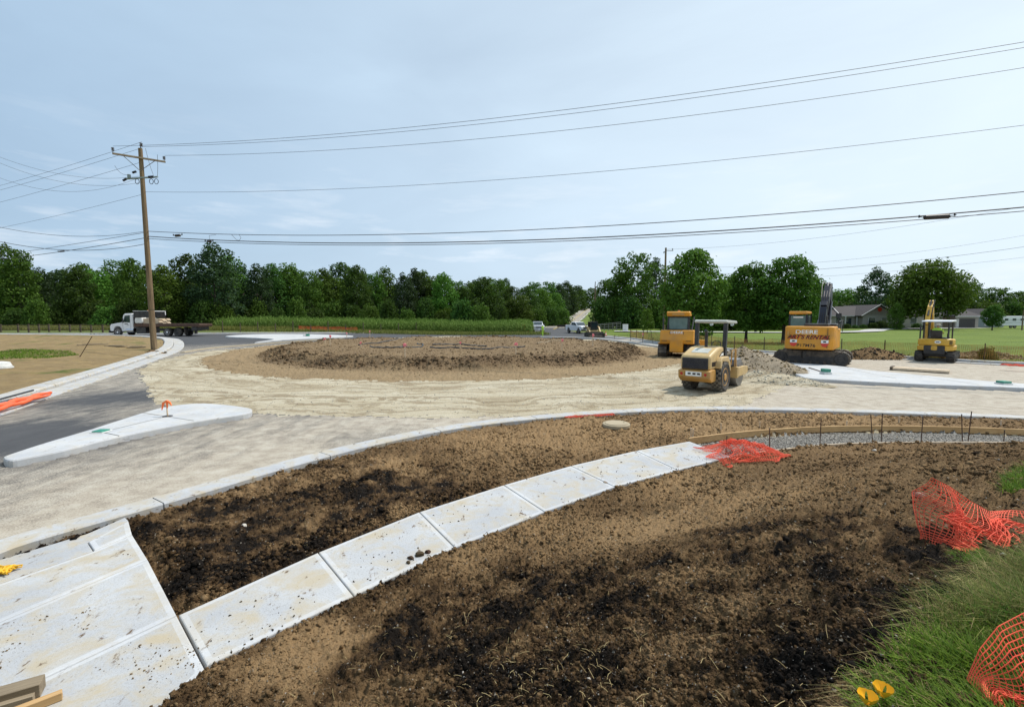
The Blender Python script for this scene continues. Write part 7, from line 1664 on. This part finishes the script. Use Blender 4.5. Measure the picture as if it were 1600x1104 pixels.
# barricade on the hill road and dark debris
g_ = G(882, 515); T = thing('road_barricade', 'low dark barricade across the hill road left of the white pickup', 'barricade', (g_[0], g_[1]+6, gz(g_[0], g_[1]+6))); m = MB(); m.box(-1.0, 1.0, -.08, .08, .45, .9); m.build('panel', 'decal_black', T); m = MB(); m.box(.9, 1.3, -.1, .1, .4, 1.0); m.build('end_panel', 'red_mark', T)
for x in (-.8, .8): m = MB(); m.box(x-.05, x+.05, -.3, .3, 0, .5); m.build('leg', 'grey_steel', T)
for px in (869, 876, 881):
    pass
# ------------------------------------------------ house, garage, camper, sheds
def house():
    D = 112.0; z = .15; X = lambda px: atd(px, 512, D).x
    T = thing('house', 'long single-storey pale brick house with dark shingle roof and round gable vent', 'house', (X(1369), D, z)); x0 = X(1369)
    def wall(name, xa, xb, ya, yb, h, mat='pale_stone_wall'):
        m = MB(); m.box(xa-x0, xb-x0, ya-D, yb-D, 0, h); return m.build(name, mat, T)
    w1 = wall('wall', X(1288), X(1347), D+2.0, D+11, 2.9); w2 = wall('wall', X(1345), X(1395), D-.5, D+11.01, 3.0); w3 = wall('wall', X(1394.5), X(1478), D+1.0, D+10.6, 2.9)
    m = MB(); xa, xb = X(1343)-x0, X(1397)-x0; xm = (xa+xb)/2; m.prism([(xa+.3, 3.0), (xb-.3, 3.0), (xm, 5.2)], -.49, 10, 'y'); m.build('gable', 'pale_stone_wall', T)
    m = MB()
    for s, (p, q) in enumerate((((xa-.3, 2.85), (xm, 5.45)), ((xm, 5.45), (xb+.3, 2.85)))): m.prism([p, q, (q[0], q[1]-.18), (p[0], p[1]-.18)], -.9, 11.4, 'y')
    m.build('roof', 'shingle_roof', T)
    m = MB(); rl = [(1.4, 2.85), (6.5, 5.15), (11.6, 2.85), (11.6, 2.7), (6.5, 4.97), (1.4, 2.7)]
    m.prism([(y, z_) for y, z_ in rl], X(1284)-x0, xm-.1, 'x'); m.build('roof', 'shingle_roof', T); m = MB(); m.prism([(y-.6, z_) for y, z_ in rl], xm+.1, X(1481)-x0, 'x'); m.build('roof', 'shingle_roof', T)
    m = MB(); 
    for s, (p, q) in enumerate((((xa-.35, 2.8), (xm, 5.47)), ((xm, 5.47), (xb+.35, 2.8)))): m.tube([(p[0], -.93, p[1]), (q[0], -.93, q[1])], .10, 4)
    m.box(X(1284)-x0, xa-.2, 1.32, 1.42, 2.68, 2.86); m.build('fascia', 'trim', T)
    m = MB(); m.tube([(X(1318)-x0, 1.4, 2.95), (X(1324)-x0, 5.8, 5.15)], .10, 4); m.build('roof_edge', 'trim', T)
    m = MB(); m.lathe([(.5, -.60), (.45, -.56)], 18, 'y', (xm, 0, 4.3)); m.build('gable_vent', 'decal_red', T)
    for px, wd, y, zb, zt in ((1359, 1.5, -.5, .9, 2.4), (1378, 1.1, -.5, .7, 2.4), (1318, 1.1, 2.0, .9, 2.4), (1335, 1.0, 2.0, .1, 2.2), (1346.5, .01, 2, 1, 2), (1412, 1.4, 1.0, .9, 2.3), (1432, 1.4, 1.0, .9, 2.3), (1456, 1.4, 1.0, .9, 2.3)):
        if wd < .1: continue
        xc = X(px)-x0; m = MB(); m.box(xc-wd/2-.1, xc+wd/2+.1, y-.06, y+.02, zb-.1, zt+.1); f = m.build('window' if px != 1335 else 'door', 'trim' if px != 1335 else 'dark_door', T); m = MB(); m.box(xc-wd/2, xc+wd/2, y-.09, y-.055, zb, zt); m.build('pane', 'glass', f)
    xc = X(1300)-x0; m = MB(); m.prism([(xc-.9, .9), (xc+.9, .9), (xc+.9, 1.9), (xc+.6, 2.4), (xc, 2.6), (xc-.6, 2.4), (xc-.9, 1.9)], 1.93, 2.01, 'y'); f = m.build('window', 'dark_door', T)
    for px in (1325, 1343): m = MB(); m.box(X(px)-x0-.1, X(px)-x0+.1, .9, 1.1, 0, 2.75); m.build('porch_post', 'trim', T)
    G2 = thing('garage', 'garage with steep dark hipped roof and closed brown door right of the house', 'garage', (X(1510), D, z)); x0 = X(1510)
    m = MB(); hw = X(1532)-x0-.6; m.box(-hw, hw, 0, 9, 0, 2.7); m.build('wall', 'pale_stone_wall', G2)
    e = hw+.6; m = MB(); m.add([(-e, -.5, 2.6), (e, -.5, 2.6), (e, 9.5, 2.6), (-e, 9.5, 2.6), (-.9, 4.2, 5.7), (-.3, 5.0, 5.7), (-e, -.5, 2.75), (e, -.5, 2.75), (e, 9.5, 2.75), (-e, 9.5, 2.75)], [(0, 1, 2, 3), (0, 1, 7, 6), (1, 2, 8, 7), (2, 3, 9, 8), (3, 0, 6, 9), (6, 7, 5, 4), (7, 8, 5), (8, 9, 4, 5), (9, 6, 4)]); m.build('roof', 'shingle_roof', G2)
    m = MB(); m.box(-e, e, -.56, -.505, 2.55, 2.78); m.build('gutter', 'trim', G2)
    m = MB(); m.box(-1.9, 1.9, -.06, .02, 0, 2.15); d_ = m.build('garage_door', 'dark_door', G2); m = MB()
    for k in range(3): m.box(-1.9, 1.9, -.08, -.062, .5+.52*k, .53+.52*k)
    m.build('door_seam', 'seam', d_)
    m = MB(); m.box(-hw+.25, -hw+.95, -.05, .02, .1, 2.1); m.build('side_door', 'trim', G2)
    B = thing('shed', 'long white metal-roofed shed behind the camper', 'shed', (X(1553), 124, z)); L_ = 5.5
    m = MB(); m.box(-9.5, 4, 0, 8, 0, 3.0); m.build('wall', 'white_wall', B); m = MB(); m.prism([(-.4, 3.0), (4, 4.3), (8.4, 3.0)], -9.8, 4.3, 'x'); m.build('roof', 'white_wall', B); m = MB(); m.box(-9.5, 4, -.42, -.36, 2.85, 3.1); m.build('gutter', 'white_paint', B)
    K = thing('camper_trailer', 'white camper trailer with curved grey stripes parked right of the garage', 'camper', (X(1552), 108, z)); 
    m = MB(); m.prism([(-3.8, .55), (-3.9, 2.2), (-3.6, 2.7), (3.4, 2.75), (3.9, 2.3), (3.9, .9), (3.3, .55)], 0, 2.4, 'y'); kb = m.build('body', 'white_paint', K, bevel=.12, seg=3)
    for z0, dz_ in ((1.0, 0), (1.35, .2)):
        m = MB(); pts = [(-3.6+7.2*k/14, -.012, z0+dz_+.35*math.sin(k/14*3.0-.4)) for k in range(15)]; m.tube(pts, .05, 4); m.build('stripe', 'grey_siding', kb)
    for xx in (-1.2, .6, 2.4): m = MB(); m.box(xx-.4, xx+.4, -.03, .01, 1.7, 2.2); m.build('window', 'glass', kb)
    m = MB(); m.box(-2.5, -1.9, -.03, .01, .65, 2.3); m.build('door', 'trim', kb)
    for xx in (.2, 1.1): wheel(K, xx, .3, .36, .22, 'grey_steel', side=-1)
    S2 = thing('barn', 'blue-grey gabled barn at the far right behind the lawn', 'barn', (X(1588), 118, z)); m = MB(); m.prism([(-3.2, 0), (3.2, 0), (3.2, 2.2), (-.6, 4.3), (-3.2, 2.6)], 0, 8, 'y'); m.build('wall', 'grey_siding', S2); m = MB(); m.prism([(3.4, 2.1), (-.6, 4.4), (-3.5, 2.5), (-3.5, 2.7), (-.6, 4.6), (3.4, 2.3)], -.3, 8.3, 'y'); m.build('roof', 'shingle_roof', S2); m = MB(); m.box(-1.2, 1.2, -.05, .02, 0, 2.0); m.build('door', 'grey_siding', S2)
    for px, s in ((1312, .9), (1325, .7), (1338, .8), (1352, 1.1), (1365, 1.4), (1391, 1.0), (1420, 1.0), (1440, .8)):
        xx = X(px); tree('u1', xx, D-2.2, s*1.25, s*1.3, 'rounded dark foundation shrub in front of the house wall', 'foundation shrubs at the house', 'shrub', cat='shrub')
house()
# weeds on the right heap
tree('u0', 31.6, 31.4, .95, .6, 'bushy green weed growing on the right-hand soil heap', name='shrub', cat='shrub')
T = thing('caution_barrel', 'battered orange and yellow piece half buried in the right-hand heap', 'barrel', (28.6, 31.6, .55)); m = MB(); m.lathe([(.28, -.2), (.25, .3), (.2, .35)], 18); m.build('shell', 'ochre_paint', T); m = MB(); m.lathe([(.27, .0), (.262, .12)], 18); m.build('band', 'mini_yellow', T)
if False:
    m = MB(); m.box(-480, 480, -30, 480, -2.0, 40); hz = m.build('haze', 'white_wall'); hz.data.materials.clear(); hm = bpy.data.materials.new('haze'); hm.use_nodes = True; nt = hm.node_tree; nt.nodes.clear(); o_ = nt.nodes.new('ShaderNodeOutputMaterial'); pv = nt.nodes.new('ShaderNodeVolumePrincipled'); pv.inputs['Color'].default_value = (.75, .86, 1, 1); pv.inputs['Density'].default_value = .0006; nt.links.new(pv.outputs[0], o_.inputs['Volume']); hz.data.materials.append(hm); tag(hz, kind='stuff')
